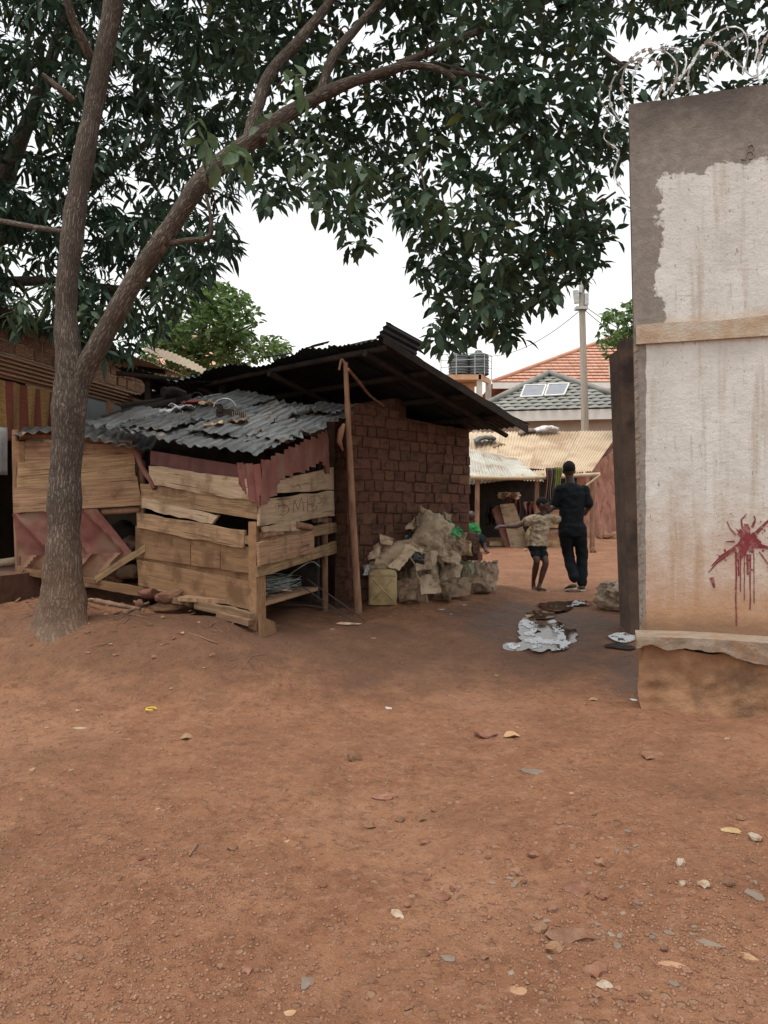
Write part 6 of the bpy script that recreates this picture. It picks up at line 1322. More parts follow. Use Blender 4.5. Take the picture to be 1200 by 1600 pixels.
def slipper(parent, a, c):
    a, c = Vector(a), Vector(c); d = (c - a).normalized(); x = d.cross(Vector((0, 0, 1))).normalized(); L = (c - a).length; pts = [(0, .025), (.2, .034), (.6, .04), (.9, .034), (1, .015)]
    top = [a + d * L * t + x * w for t, w in pts] + [a + d * L * t - x * w for t, w in reversed(pts)]; n = len(top)
    o = MB().add([p + Vector((0, 0, .014)) for p in top] + [p - Vector((0, 0, .004)) for p in top], [tuple(range(n)), tuple(reversed(range(n, 2 * n)))] + [(i, i + n, (i + 1) % n + n, (i + 1) % n) for i in range(n)]).obj('sandal', 'sandal', parent)
    MB().tube([a + d * L * .55 + x * .036 + Vector((0, 0, .01)), a + d * L * .6 + Vector((0, 0, .05)), a + d * L * .55 - x * .036 + Vector((0, 0, .01))], .007, 6).obj('strap', 'sandal', o, True)
slipper(kid, zg(k_(840.5, 900, -.0), .004), zg(k_(857, 900, -.19), .004)); slipper(kid, zg(k_(832.5, 900, .12), .004), zg(k_(840, 900, -.04), .004))

# seated child in green, half hidden by the shed post
st = thing('person', 'seated child in green shirt half hidden behind the shed post', 'person', GP(745, 17))
s3 = lambda px, py, dy=0.: P(px - 5, py, 17.0 + dy)
b = MB(); b.ball(s3(741, 806), (.1, .1, .115), 14, 10); cap_(b, [s3(741, 812), s3(741, 819)], [.05, .06]); ell_tube(b, [(s3(741, 819), .1, .07), (s3(741, 827), .16, .1), (s3(741, 838), .14, .1), (s3(741, 850), .15, .12)])
cap_(b, [s3(733, 823), s3(730, 836, -.1), s3(740, 842, -.28)], [.05, .04, .03]); cap_(b, [s3(749, 823), s3(753, 835, -.1), s3(750, 843, -.3)], [.05, .04, .03])
hand(b, s3(740, 842, -.28), Vector((.3, -1, -.2)), Vector((0, 0, 1)), .8); hand(b, s3(750, 843, -.3), Vector((0, -1, -.2)), Vector((0, 0, 1)), .8, .3, -1)
for hx, kx, fx in ((738, 746, 752), (745, 757, 764)): cap_(b, [s3(hx, 850), s3(kx, 840, -.35), s3(fx, 860, -.5)], [.075, .06, .04]); cap_(b, [s3(fx, 860, -.5), zg(s3(fx + 4, 860, -.66), .04)], [.04, .03])
voxel('body', b, 'skin', st, .011, 3)
s_ = MB(); ell_tube(s_, [(s3(741, 817.5), .09, .075), (s3(741, 822), .175, .11), (s3(741, 838), .165, .125), (s3(741, 850), .17, .14)]); cap_(s_, [s3(733, 823), s3(730.5, 833, -.06)], [.07, .068]); cap_(s_, [s3(749, 823), s3(752.5, 832, -.06)], [.07, .068]); crumple(voxel('shirt', s_, 'green_cloth', st, .012, 3), .015, 12)
s_ = MB(); ell_tube(s_, [(s3(741, 847), .16, .13), (s3(741, 856), .17, .16)])
for hx, kx, fx in ((738, 746, 752), (745, 757, 764)): cap_(s_, [s3(hx, 850), s3(kx, 840, -.35), lerp(s3(kx, 840, -.35), s3(fx, 860, -.5), .6)], [.088, .078, .066])
crumple(voxel('trousers', s_, 'black_cloth', st, .012, 3), .015, 12); MB().tube([s3(741, 799), s3(741, 801)], .05, 8)
for fx in (755, 768): slipper(st, zg(s3(fx - 2, 860, -.45), .005), zg(s3(fx + 3, 860, -.75), .005))
for o in list(st.children):
    if o.name.startswith('sandal'): o.data.materials[0] = MT['pink']
MB().box(GP(736, 17.05, .16), (.34, .3, .3)).obj('stool', 'dark', None); tag(bpy.data.objects['stool'], 'dark low stool under the seated child in green', 'stool')

# ================================================================== RUBBISH HEAP BY THE BRICK WALL
def sack(label, c, r, seed, material='sack', neck=None, lean=(0, 0), folds=9, amp=.15, name='sack', flat=True, mouth=False):
    c = Vector(c); n, m = 72, 48; v = []; f = []
    for i in range(m + 1):
        th = math.pi * i / m
        for j in range(n):
            a = 2 * math.pi * j / n; ct, sn = math.cos(th), math.sin(th); rad = abs(sn) ** .75
            p = Vector((rad * math.cos(a), rad * math.sin(a), math.copysign(abs(ct) ** .8, ct)))
            sv = Vector((seed * 3.3, seed * 1.7, 0)); wp = p * 1.6 + sv + Vector((.6 * mnoise.noise(p * 2 + sv), .6 * mnoise.noise(p * 2.3 - sv), 0)); w2 = Vector((wp.x * 2.2, wp.y * 2.2, wp.z * 1.3))
            rg = 1 - abs(mnoise.noise(w2)) * 3.2; rg2 = 1 - abs(mnoise.noise(w2 * 2.3 + Vector((3, 1, 7)))) * 3.2
            d = 1 + amp * (1.9 * mnoise.noise(p * 1.3 + sv) + .75 * rg + .38 * rg2 + .25 * math.sin(a * folds + 2.5 * mnoise.noise(p * 2 + sv)) * max(0, p.z))
            q = Vector((p.x * d * r[0], p.y * d * r[1], p.z * r[2] * (1 + .25 * (d - 1))))
            if neck and p.z > .62: k = (p.z - .62) / .38; s = 1 - k * .55; q.x *= s; q.y *= s; q.z += k * neck
            if mouth and p.z > .45: q.z = r[2] * (.5 + .16 * mnoise.noise(Vector((a * 1.5, seed, 0)) * 1.3) + .1 * mnoise.noise(p * 6 + sv) + .35 * (.9 - min(1, math.hypot(p.x, p.y))) * -1 + .12)
            if flat and q.z < -r[2] * .8: q.z = -r[2] * .8
            q.x += lean[0] * (q.z + r[2]); q.y += lean[1] * (q.z + r[2]); v.append(c + q)
    for i in range(m):
        for j in range(n): a = i * n + j; b2 = i * n + (j + 1) % n; f.append((a, b2, b2 + n, a + n))
    o = obj(name, v, f, material, None, True); return tag(o, label, 'sack' if 'sack' in name else 'bag', 'sacks in the rubbish heap' if 'sack' in name else None)
def B(px, py, Y, rz=None):
    p = P(px, py, Y)
    if rz: p.z = gz(p.x, p.y) + rz * .78
    return p
def pillow(label, c, w, h, t, rot, seed, material='sack', wr=.02, name='sack'):
    """stuffed woven bag: flat seams, pointed corners, creases running in from the edges"""
    n = 46; v = []; f = []; Mr = Matrix.Rotation(rot[2], 3, 'Z') @ Matrix.Rotation(rot[1], 3, 'Y') @ Matrix.Rotation(rot[0], 3, 'X'); c = Vector(c); so = Vector((seed * 2.7, seed * 1.3, 0))
    for side in (1, -1):
        for i in range(n + 1):
            for j in range(n + 1):
                a, b_ = 2 * i / n - 1, 2 * j / n - 1; a = math.copysign(abs(a) ** .8, a); b_ = math.copysign(abs(b_) ** .8, b_)
                th = max(0, (1 - a ** 4) * (1 - b_ ** 4)) ** .55; pin = .14
                x = a * w / 2 * (1 - pin * (1 - b_ * b_)); y = b_ * h / 2 * (1 - pin * (1 - a * a))
                q = Vector((x * 7, y * 7, side)) + so; e = max(abs(a), abs(b_)) ** 2
                along = (y if abs(a) > abs(b_) else x); cr = math.sin(along * 75 + 4 * mnoise.noise(q * .7)) * wr * .55 * e * (1 - e ** 6)
                rd_ = Vector((q.x * .55 + q.y * .35, q.y * .9 - q.x * .6, q.z)); rg = (1 - abs(mnoise.noise(rd_ * 1.5)) * 3.4) * wr + (1 - abs(mnoise.noise(rd_ * 3.3 + Vector((5, 2, 1)))) * 3.4) * wr * .5
                big = .35 * t * mnoise.noise(Vector((a * 1.3, b_ * 1.3, 0)) + so)
                z = side * (th * (t / 2 + big * .5) + th ** .5 * rg) + cr + .25 * t * mnoise.noise(Vector((a, b_, 4)) + so) * 1.2
                v.append(c + Mr @ Vector((x, y, z)))
    m = (n + 1) ** 2
    for i in range(n):
        for j in range(n):
            k = i * (n + 1) + j; f.append((k, k + n + 1, k + n + 2, k + 1)); f.append((m + k + 1, m + k + n + 2, m + k + n + 1, m + k))
    rim = [j for j in range(n)] + [i * (n + 1) + n for i in range(n)] + [n * (n + 1) + j for j in range(n, 0, -1)] + [i * (n + 1) for i in range(n, 0, -1)]
    for a, b_ in zip(rim, rim[1:] + rim[:1]): f.append((a, b_, b_ + m, a + m))
    o = obj(name, v, f, material, None, True); return tag(o, label, 'sack' if name == 'sack' else 'bag', 'sacks in the rubbish heap' if name == 'sack' else None)
sack('open woven sack with crumpled pale top at the right end of the heap', B(756, 893, 9.3, .23), (.15, .14, .27), 1, 'sack', None, amp=.2, mouth=True)
sack('pale green tied sack beside the right end of the heap', B(724, 886, 9.15, .23), (.11, .12, .27), 2, 'sack_green', .02, amp=.2, mouth=True)
pillow('bulging tan sack low in the middle of the heap', B(698, 893, 8.9, .2), .34, .42, .26, (1.15, .2, .3), 3, 'sack', .022)
pillow('wrinkled grey tan sack left of the bulging one', B(662, 888, 8.65, .22), .42, .4, .26, (1.0, -.25, -.15), 4, 'sack', .024)
pillow('dark brown sack at the foot of the heap behind the jerrycan', B(640, 915, 8.42, .14), .42, .34, .2, (.7, .1, .2), 5, 'sack_brown', .022)
pillow('brown sack buried in the middle of the heap', B(660, 862, 8.95), .6, .5, .34, (.8, .15, .5), 6, 'sack_brown', .03)
pillow('tan sack under the top of the heap on the right', B(697, 858, 9.0), .42, .5, .28, (1.0, .5, -.3), 7, 'sack_brown', .026)
pillow('large draped pale sack with pointed corner on top of the heap', B(677, 832, 8.78), .46, .54, .22, (.95, .5, .15), 8, 'sack', .03)
pillow('pale flattened sack sliding off the right of the heap top', B(690, 852, 8.72), .3, .46, .1, (1.1, .75, .3), 28, 'sack', .024)
pillow('brown sack base at the bottom right of the heap', B(738, 908, 9.1, .1), .42, .3, .18, (.5, 0, .2), 9, 'sack_brown', .02)
pillow('brown lumpy sack at the foot of the heap in the middle', B(682, 920, 8.6, .1), .42, .3, .18, (.6, .1, -.3), 18, 'sack_brown', .02)
pillow('grey tan sack wedged behind the cardboard', B(622, 890, 8.75, .3), .42, .6, .24, (1.2, .1, .1), 19, 'sack_brown', .026)
pillow('bright green plastic bag near the top right of the heap', B(703, 835, 9.0), .3, .3, .16, (1.0, .6, .2), 10, 'green_bag', .02, name='plastic_bag')
pillow('shiny black plastic bag between the cardboard and sacks', B(651, 872, 8.42), .2, .16, .09, (.9, .3, .4), 11, 'black_bag', .016, name='plastic_bag')
pillow('crumpled white plastic bag above the jerrycan', B(583, 892, 8.3), .24, .14, .06, (.8, .1, .2), 12, 'white_plastic', .02, name='plastic_bag')
pillow('reddish brown bundle at the left top of the heap', B(630, 824, 8.95), .36, .24, .1, (.7, -.15, .1), 13, 'sack_brown', .024, name='cloth_bundle')
pillow('dark bundle under the top of the heap', B(636, 842, 8.9), .4, .26, .16, (.8, .1, 0), 14, 'black_bag', .02, name='plastic_bag')
pillow('small yellowish bag by the house corner', B(727, 858, 9.3), .18, .18, .1, (1.1, .1, .2), 15, 'jerry', .014, name='plastic_bag')
pillow('pinkish cloth bundle standing behind the green bag', B(696, 816, 9.25), .12, .26, .09, (1.3, .3, .2), 16, 'sack', .014, name='cloth_bundle')
pillow('tan cloth bundle right of the green bag', B(717, 848, 9.2), .15, .34, .1, (1.3, .35, .2), 17, 'sack_brown', .016, name='cloth_bundle')
tag(MB().tube([B(659, 800, 8.8), B(659, 795, 8.78), B(657, 790, 8.76)], [.03, .016, .004], 8, .3).obj('sack_corner', 'sack', None, True), 'pointed twisted corner of the topmost sack', 'sack corner')
sc_ = bpy.data.objects['sack_corner']; top_sack = [o for o in bpy.data.objects if o.get('label', '').startswith('large draped pale sack')][0]
sc_.parent = top_sack; sc_.matrix_basis = WM[top_sack.name].inverted() @ WM['sack_corner']
for kk in ('label', 'category'): del sc_[kk]
def card(label, pts, Ys, seed, material='card', bend=.05):
    a, b2, c, d = [P(x, y, Yd) for (x, y), Yd in zip(pts, Ys)]
    def fn(u, w):
        p = lerp(lerp(a, b2, u), lerp(d, c, u), w); return p + Vector((0, -1, .6)) * (bend * (mnoise.noise(Vector((u * 2, w * 2, seed))) + .25 * mnoise.noise(Vector((u * 7, w * 7, seed)))))+ Vector((.012 * mnoise.noise(Vector((u * 9, w * 9, seed + 2))), 0, .012 * mnoise.noise(Vector((u * 9, w * 9, seed + 8)))))
    v, f = sheet_grid(fn, 16, 12); v, f = thick(v, f, .006); tag(obj('cardboard', v, f, material, None, True, 60), label, 'cardboard', 'cardboard pieces on the heap')
card('curled cardboard flap at the top left of the heap', [(593, 834), (616, 842), (612, 852), (594, 850)], (8.5, 8.5, 8.4, 8.4), 1)
card('large flattened brown cardboard box across the heap', [(590, 850), (643, 842), (620, 888), (585, 888)], (8.55, 8.6, 8.25, 8.2), 2)
card('folded cardboard edge at the far left of the heap', [(571, 860), (592, 848), (598, 872), (576, 876)], (8.5, 8.45, 8.3, 8.35), 3)
card('pale clean cardboard strip slanting over the heap', [(635, 854), (648, 862), (624, 892), (606, 886)], (8.4, 8.4, 8.15, 8.15), 4, 'card', .02)
card('long brown cardboard panel behind the pale strip', [(640, 842), (680, 858), (655, 868), (632, 856)], (8.65, 8.75, 8.45, 8.4), 5)
card('small cardboard flap above the jerrycan', [(573, 876), (600, 880), (604, 894), (578, 888)], (8.4, 8.35, 8.2, 8.25), 6)
card('torn brown cardboard lying at the foot of the heap', [(622, 920), (652, 915), (648, 938), (624, 940)], (8.35, 8.35, 8.1, 8.15), 7, 'sack_brown')
card('torn card sheet at the very top left of the heap', [(610, 818), (648, 808), (650, 826), (622, 828)], (8.95, 8.95, 8.8, 8.85), 8, 'card')
card('tan cardboard sheet draped over the middle sacks', [(648, 868), (684, 862), (680, 888), (650, 892)], (8.5, 8.6, 8.3, 8.25), 9)
card('bent cardboard panel leaning at the foot of the heap', [(655, 900), (684, 896), (690, 926), (658, 930)], (8.4, 8.45, 8.2, 8.15), 10, 'card', .04)
card('torn tan cardboard on the right shoulder of the heap', [(694, 856), (722, 866), (716, 884), (690, 874)], (8.75, 8.85, 8.65, 8.55), 11)
card('crumpled cardboard flap behind the top sack', [(640, 806), (664, 800), (662, 820), (642, 824)], (9.0, 9.0, 8.9, 8.9), 12)
card('flat brown cardboard lying before the right sacks', [(700, 905), (738, 900), (734, 930), (704, 934)], (8.75, 8.85, 8.6, 8.5), 13, 'sack_brown', .03)
# jerrycan
jc = thing('jerrycan', 'dirty yellow plastic jerrycan at the left foot of the heap', 'jerrycan', GP(598, 8.2))
v = []; n = 28; prof = [(0, .92), (.015, 1), (.33, 1), (.355, .95), (.372, .86), (.38, .6), (.385, .3)]; base = GP(598, 8.2)
for z, s in prof:
    for j in range(n):
        a = 2 * math.pi * j / n; cx, sy = math.cos(a), math.sin(a); v.append(base + Vector((math.copysign(abs(cx) ** .45, cx) * .155 * (s if z > .35 else 1) , math.copysign(abs(sy) ** .45, sy) * .105 * s, z)))
f = [(i * n + j, i * n + (j + 1) % n, (i + 1) * n + (j + 1) % n, (i + 1) * n + j) for i in range(len(prof) - 1) for j in range(n)] + [tuple(range(n - 1, -1, -1)), tuple((len(prof) - 1) * n + j for j in range(n))]
obj('can_body', v, f, 'jerry', jc, True, 45)
for xa, za, xb, zb in ((-.1, .06, .1, .27), (-.1, .27, .1, .06)): MB().tube([base + Vector((xa, -.104, za)), base + Vector((xb, -.104, zb))], .009, 8).obj('moulded_rib', 'jerry', jc, True)
MB().tube([base + Vector((-.14, -.1, .315)), base + Vector((.14, -.1, .315))], .007, 8).obj('moulded_rib', 'jerry', jc, True)
MB().tube([base + Vector((-.07, 0, .38)), base + Vector((-.06, 0, .44)), base + Vector((.03, 0, .44)), base + Vector((.06, 0, .39))], .014, 8).obj('handle', 'jerry', jc, True); MB().tube([base + Vector((.1, 0, .36)), base + Vector((.11, 0, .42))], .026, 12).obj('cap', 'black', jc, True)
# loose bricks at the corner of the house
for k, (x, y, Yd) in enumerate(((728, 850, 9.75), (736, 846, 9.8), (733, 838, 9.85), (730, 860, 9.7), (738, 858, 9.75), (740, 870, 9.7))):
    M = Matrix.Translation(P(x, y, Yd)) @ Matrix.Rotation(.5 * k, 4, 'Z') @ Matrix.Rotation(.1 * (k % 3 - 1), 4, 'X') @ Matrix.Diagonal((.2, .11, .1, 1)); o = put(bpy.data.objects.new('loose_brick', BR[k % 7]), None, M); tag(o, 'loose clay brick in the small stack at the house corner', 'brick', 'loose bricks stacked at the house corner')
# rope twine hanging down over heap
tag(MB().tube([Vector(p) for p in spline([tuple(B(*q)) for q in ((640, 870, 8.3), (648, 882, 8.3), (652, 900, 8.25), (660, 912, 8.25), (668, 940, 8.2))], 5)], .008, 6).obj('twine', 'sack', None, True), 'pale twine hanging down the front of the heap', 'twine')
# sack by the pillar and rag on the ground
ts = sack('crumpled tan sack lying at the foot of the dark pillar', (P(972, 920, 8.2).x, 8.2, gz(2.55, 8.2) + .13), (.24, .2, .17), 21, 'sack', 0, amp=.22); ts['group'] = 'sacks by the pillar'; del ts['group']
def rag(label, px, py, Yd, w, d, m, h=.03, seed=0, cat='rag', name='rag'):
    c = P(px, py, Yd)
    def fn(u, v):
        r = 1 + .3 * mnoise.noise(Vector((math.cos(u * 6.28), math.sin(u * 6.28), seed))); rad = v * r
        x, y = c.x + w * rad * math.cos(u * 6.2832), c.y + d * rad * math.sin(u * 6.2832)
        return Vector((x, y, gz(x, y) + .008 + h * (.6 + mnoise.noise(Vector((x * 14, y * 14, seed)))) * (1 - v ** 3)))
    vv, ff = sheet_grid(fn, 28, 8); vv, ff = thick(vv, ff, .004); return tag(obj(name, vv, ff, m, None, True), label, cat)
MT['rag_white'] = mat('spotted_white_plastic', (.5, .51, .52), (.6, .61, .62), 8, .5, .3, 25, c3=(.05, .045, .045), s3=18, lo3=.56, hi3=.6)
rag('white plastic rag with black spots on the ground by the wall', 975, 991, 6.75, .14, .11, 'rag_white', .03, 2)
rag('dark muddy rag under the white spotted one', 968, 1000, 6.5, .13, .09, 'dark', .015, 3)
rag('pale flat scrap on the ground near the wire rods', 545, 982, 7.1, .12, .03, 'card', .015, 4, 'scrap', 'scrap')

# ================================================================== PUDDLE AND SOAP SUDS
MT['water'] = mat('muddy_water', (.06, .034, .023), (.08, .043, .028), 3, .05, .05, 6, spec=.8, bdist=.02)
MT['suds'] = mat('soap_suds', (.42, .42, .43), (.56, .56, .57), 20, .3, 0)
pud = [(818, 972), (830, 962), (850, 950), (872, 944), (888, 948), (880, 958), (868, 970), (862, 985), (888, 995), (892, 1008), (878, 1018), (845, 1020), (815, 1020), (800, 1022), (808, 1008), (812, 990)]
def gpt(px, py):
    Yd = 7.0
    for _ in range(12): z = float(ground_z((px - 600) / F * Yd, Yd)) ; Yd = (H - z) * F / (py - 800)
    return (px - 600) / F * Yd, Yd
blobs = [(850, 1006, 40, 13), (876, 1001, 22, 13), (824, 985, 15, 16), (842, 964, 24, 8), (872, 950, 24, 7), (806, 1016, 18, 6), (905, 945, 22, 4), (860, 985, 20, 10)]
ax_ = np.arange(740, 960, .7); ay_ = np.arange(930, 1034, .33); SX, SY = np.meshgrid(ax_, ay_); field = np.zeros_like(SX)
for a, b2, rx, ry in blobs: field = np.maximum(field, np.exp(-((SX - a) / rx) ** 2 - ((SY - b2) / ry) ** 2))
Yq = np.full(SX.shape, 7.0)
for _ in range(10): Yq = (H - ground_z((SX - 600) / F * Yq, Yq)) * F / (SY - 800)
Xq = (SX - 600) / F * Yq; GZ = ground_z(Xq, Yq) + relief(Xq, Yq); d1 = fbm(SX * .07, SY * .17, 3, 2); d2 = fbm(SX * .09, SY * .22, 7, 2) + .42 * fbm(SX * .5, SY * 1.2, 13, 3)
def patch(name, ok, Z, material):
    ii = np.arange(SX.size).reshape(SX.shape); cell = ok[:-1, :-1] & ok[1:, 1:] & ok[1:, :-1] & ok[:-1, 1:]; Fq = np.stack([ii[:-1, :-1][cell], ii[1:, :-1][cell], ii[1:, 1:][cell], ii[:-1, 1:][cell]], -1)
    us, inv = np.unique(Fq, return_inverse=True); return big_mesh(name, np.stack([Xq.ravel(), Yq.ravel(), Z.ravel()], -1)[us], inv.reshape(-1, 4), material, None, True)
ZW = ground_z(Xq, Yq) + .045 * fbm(Xq * .55, Yq * .55, 3, 3) + .008
o = patch('puddle', field + .3 * d1 > .3, ZW, 'water'); tag(o, 'soapy puddle in the alley', None, None, 'structure')
hole = np.zeros_like(SX)
for a, b2, rx, ry in ((826, 968, 12, 5), (843, 966, 9, 5), (856, 957, 13, 6), (874, 946, 12, 3), (858, 998, 8, 6)): hole = np.maximum(hole, np.exp(-(((SX - a) / rx) ** 2 + ((SY - b2) / ry) ** 2) * .8))
sud = patch('soap_suds', (field * .5 + .9 * d2 - .6 * hole + .12 * sm(985, 1010, SY) > .46) & (field + .3 * d1 > .3), ZW + .003 + .002 * np.clip(d1, 0, 1), 'suds')
tag(sud, 'white soap suds round the puddle', None, None, 'stuff')

# ================================================================== THINGS ON THE GROUND
def rock(name, material, px, py, w, label, cat, group=None, h=.5, seed=0, flat=False, asp=.7, rot=None):
    X_, Y_ = gpt(px, py); s = w / F * Y_ / 2; rb = random.Random(seed); bm = bmesh.new(); bmesh.ops.create_icosphere(bm, subdivisions=2, radius=1)
    for v in bm.verts: v.co *= 1 + .55 * mnoise.noise(v.co * 1.3 + Vector((seed * 3.1, 0, 0))) + .2 * mnoise.noise(v.co * 3 + Vector((0, seed, 0)))
    v = [Vector(q.co) for q in bm.verts]; f = [tuple(q.index for q in p.verts) for p in bm.faces]; bm.free(); a = rb.uniform(0, 6.28) if rot is None else rot
    Mr = Matrix.Rotation(a, 3, 'Z'); v = [Mr @ Vector((q.x * s, q.y * s * asp, q.z * s * h)) for q in v]; z = gz(X_, Y_) + s * h * (.35 if not flat else .5)
    return tag(obj(name, [q + Vector((X_, Y_, z)) for q in v], f, material, None, True, 32), label, cat, group)
def shard(material, px, py, L, Wd_, rot, label, cat, group=None, seed=0, th=.006, tilt=.05, name='shard', curl=.0):
    X_, Y_ = gpt(px, py); s = Y_ / F; rb = random.Random(seed); n = 12 if name == 'dry_leaf' else rb.choice((5, 6, 7)); top = []
    for i in range(n):
        a = 2 * math.pi * (i + rb.uniform(-.25, .25) * (name != 'dry_leaf')) / n; k = rb.uniform(.9, 1.08) if name == 'dry_leaf' else rb.uniform(.55, 1.15); sn = math.sin(a); sn = math.copysign(abs(sn) ** (1.5 if name == 'dry_leaf' else 1), sn)
        top.append(Vector((L * s / 2 * math.cos(a) * k, Wd_ * s * sn * k, 0)))
    Mr = Matrix.Rotation(rot, 3, 'Z') @ Matrix.Rotation(tilt, 3, 'X') @ Matrix.Rotation(tilt * .7, 3, 'Y'); z = gz(X_, Y_) - .001 + th * .6 + abs(tilt) * Wd_ * s * .3; c = Vector((X_, Y_, z))
    v = [c + Mr @ Vector((p.x, p.y, curl * p.y * p.y * 30)) for p in top]; v += [p - Vector((0, 0, th)) for p in v]; v += [c + Mr @ Vector((0, 0, .001)), c - Vector((0, 0, th))]
    f = [(i, (i + 1) % n, 2 * n) for i in range(n)] + [(n + (i + 1) % n, n + i, 2 * n + 1) for i in range(n)] + [((i + 1) % n, i, n + i, n + (i + 1) % n) for i in range(n)]
    return tag(obj(name, v, f, material, None), label, cat, group)
shard('slate', 830, 1208, 46, 16, .0, 'long flat grey slate shard lying alone in the road centre right', 'shard', seed=1, th=.012)
shard('slate', 478, 1530, 52, 12, 1.4, 'grey slate shard nearest the camera at the bottom', 'shard', seed=2)
shard('slate', 1182, 1398, 34, 24, .3, 'dark slate shard at the right edge of the road', 'shard', seed=3)
shard('slate', 1110, 1466, 42, 10, -.5, 'narrow slate strip at the lower right of the road', 'shard', seed=4)
shard('slate', 700, 1490, 30, 10, -.3, 'small dark slate chip left of the lower right stones', 'shard', seed=5)
shard('slate', 1045, 1452, 20, 10, .8, 'slate chip left of the narrow slate strip', 'shard', seed=6)
shard('dry_leaf', 452, 1580, 34, 12, .9, 'pale tan leaf at the bottom edge below the slate shard', 'leaf', seed=7, th=.002, name='dry_leaf')
shard('dry_leaf', 292, 1153, 20, 12, .2, 'single pale yellow leaf in the left of the road', 'leaf', seed=8, th=.002, name='dry_leaf', curl=.3)
shard('dry_leaf', 800, 1151, 28, 12, .1, 'curled pale leaf beside the low stone in the road middle', 'leaf', seed=9, th=.002, name='dry_leaf', curl=.4)
shard('dry_leaf', 1144, 1300, 36, 10, -.25, 'orange tan dry leaf at the right of the road', 'leaf', seed=10, th=.002, name='dry_leaf', curl=.4)
shard('dry_leaf', 928, 1094, 16, 7, -.3, 'tiny pale leaf near the foot of the wall', 'leaf', seed=11, th=.002, name='dry_leaf', curl=.4)
shard('plank_pale', 124, 1133, 28, 7, .1, 'thin pale wood chip at the left of the road', 'chip', seed=12, name='wood_chip')
shard('dry_leaf', 1050, 1500, 44, 8, -.2, 'long tan leaf among the lower right stones', 'leaf', seed=13, th=.002, name='dry_leaf', curl=.3)
shard('dry_leaf', 1168, 1480, 34, 9, -.7, 'broad brown leaf at the lower right edge', 'leaf', seed=14, th=.002, name='dry_leaf', curl=.3)
shard('dry_leaf', 810, 1540, 32, 12, .4, 'large ochre flake near the bottom centre right', 'leaf', seed=15, th=.003, name='dry_leaf')
shard('white_plastic', 607, 1102, 14, 6, .2, 'tiny white plastic scrap in the middle of the road', 'scrap', seed=16, name='scrap')
shard('white_plastic', 990, 1090, 14, 6, .1, 'small white scrap at the wall plinth corner', 'scrap', seed=17, name='scrap')
X_, Y_ = gpt(236, 1111)
tag(MB().tube([Vector((X_ + .03 * math.cos(a), Y_ + .035 * math.sin(a), gz(X_, Y_) + .018)) for a in np.linspace(0, 5.4, 14)], .005, 6).obj('plastic_ring', mat('yellow_plastic', (.6, .42, .03), (.62, .45, .05), 5, .4, 0), None, True), 'small broken yellow plastic ring on the left of the road', 'ring')
rock('stone', 'stone_red', 555, 1188, 26, 'smooth ochre stone near the centre of the road', 'stone', seed=1, h=.55, asp=.8, rot=0)
rock('stone', 'stone_red', 765, 1145, 44, 'low flat reddish stone left of the curled leaf', 'stone', seed=2, h=.25, asp=.6, rot=0)
rock('stone', 'stone_red', 1020, 1184, 40, 'flat pink tan stone in the right of the road', 'stone', seed=3, h=.2, asp=.7, rot=.3)
rock('stone', 'stone_white', 1064, 1350, 16, 'small whitish stone at the right of the road', 'stone', seed=4, h=.8, asp=.9)
rock('stone', 'stone_white', 1066, 1381, 12, 'tiny whitish stone below the other whitish one', 'stone', seed=5, h=.8, asp=.9)
rock('stone', 'stone_white', 1100, 1386, 20, 'crumbling whitish lump at the right of the road', 'stone', seed=6, h=.5, asp=.9)
rock('stone', 'stone_white', 1180, 1313, 22, 'grey white stone at the right edge of the road', 'stone', seed=7, h=.7, asp=.8)
rock('stone', 'stone_red', 885, 1455, 70, 'large half buried reddish stone at the lower right', 'stone', seed=8, h=.17, asp=.6, rot=0)
rock('stone', 'stone_red', 842, 1443, 28, 'round reddish stone left of the half buried one', 'stone', seed=9, h=.6, asp=.9)
rock('stone', 'stone_red', 866, 1477, 26, 'round pinkish stone just below the half buried one', 'stone', seed=10, h=.6, asp=.9)
rock('stone', 'stone_red', 806, 1360, 24, 'rounded reddish stone right of centre in the road', 'stone', seed=11, h=.5, asp=.9)
rock('stone', 'stone_red', 690, 1392, 26, 'flat reddish stone near the middle of the lower road', 'stone', seed=12, h=.4, asp=.9)
rock('stone', 'stone_red', 900, 1385, 46, 'flat ochre crust of stone in the lower right', 'stone', seed=13, h=.2, asp=.8)
rock('stone', 'stone_red', 930, 1512, 40, 'pinkish angular stone near the bottom right', 'stone', seed=14, h=.4, asp=.7)
rock('stone', 'stone_white', 945, 1535, 24, 'pale chalky lump below the pinkish angular stone', 'stone', seed=15, h=.4, asp=.8)
rock('stone', 'stone_white', 620, 1422, 26, 'pale chalky smear of stone at the lower centre', 'stone', seed=16, h=.3, asp=.6)
rock('stone', 'stone_red', 600, 1240, 40, 'flat tan stone set in the road near the middle', 'stone', seed=17, h=.15, asp=.6, rot=0)
rock('stone', 'stone_red', 927, 846, 11, 'round red brown ball sized lump in the far yard right of the man', 'stone', seed=18, h=.95, asp=1)
rock('stone', 'stone_red', 820, 862, 8, 'small round lump in the far yard left of the child', 'stone', seed=19, h=.9, asp=1)
rb = random.Random(21)
for k in range(46):
    x, y = rb.uniform(560, 1190), rb.uniform(1250, 1590); 
    if rb.random() < .35: x = rb.uniform(10, 560)
    rock('stone', 'stone_red', x, y, rb.uniform(9, 20), 'small reddish pebble lying loose on the dirt road', 'stone', 'small loose pebbles on the road', h=rb.uniform(.4, .7), seed=30 + k, asp=rb.uniform(.6, 1))
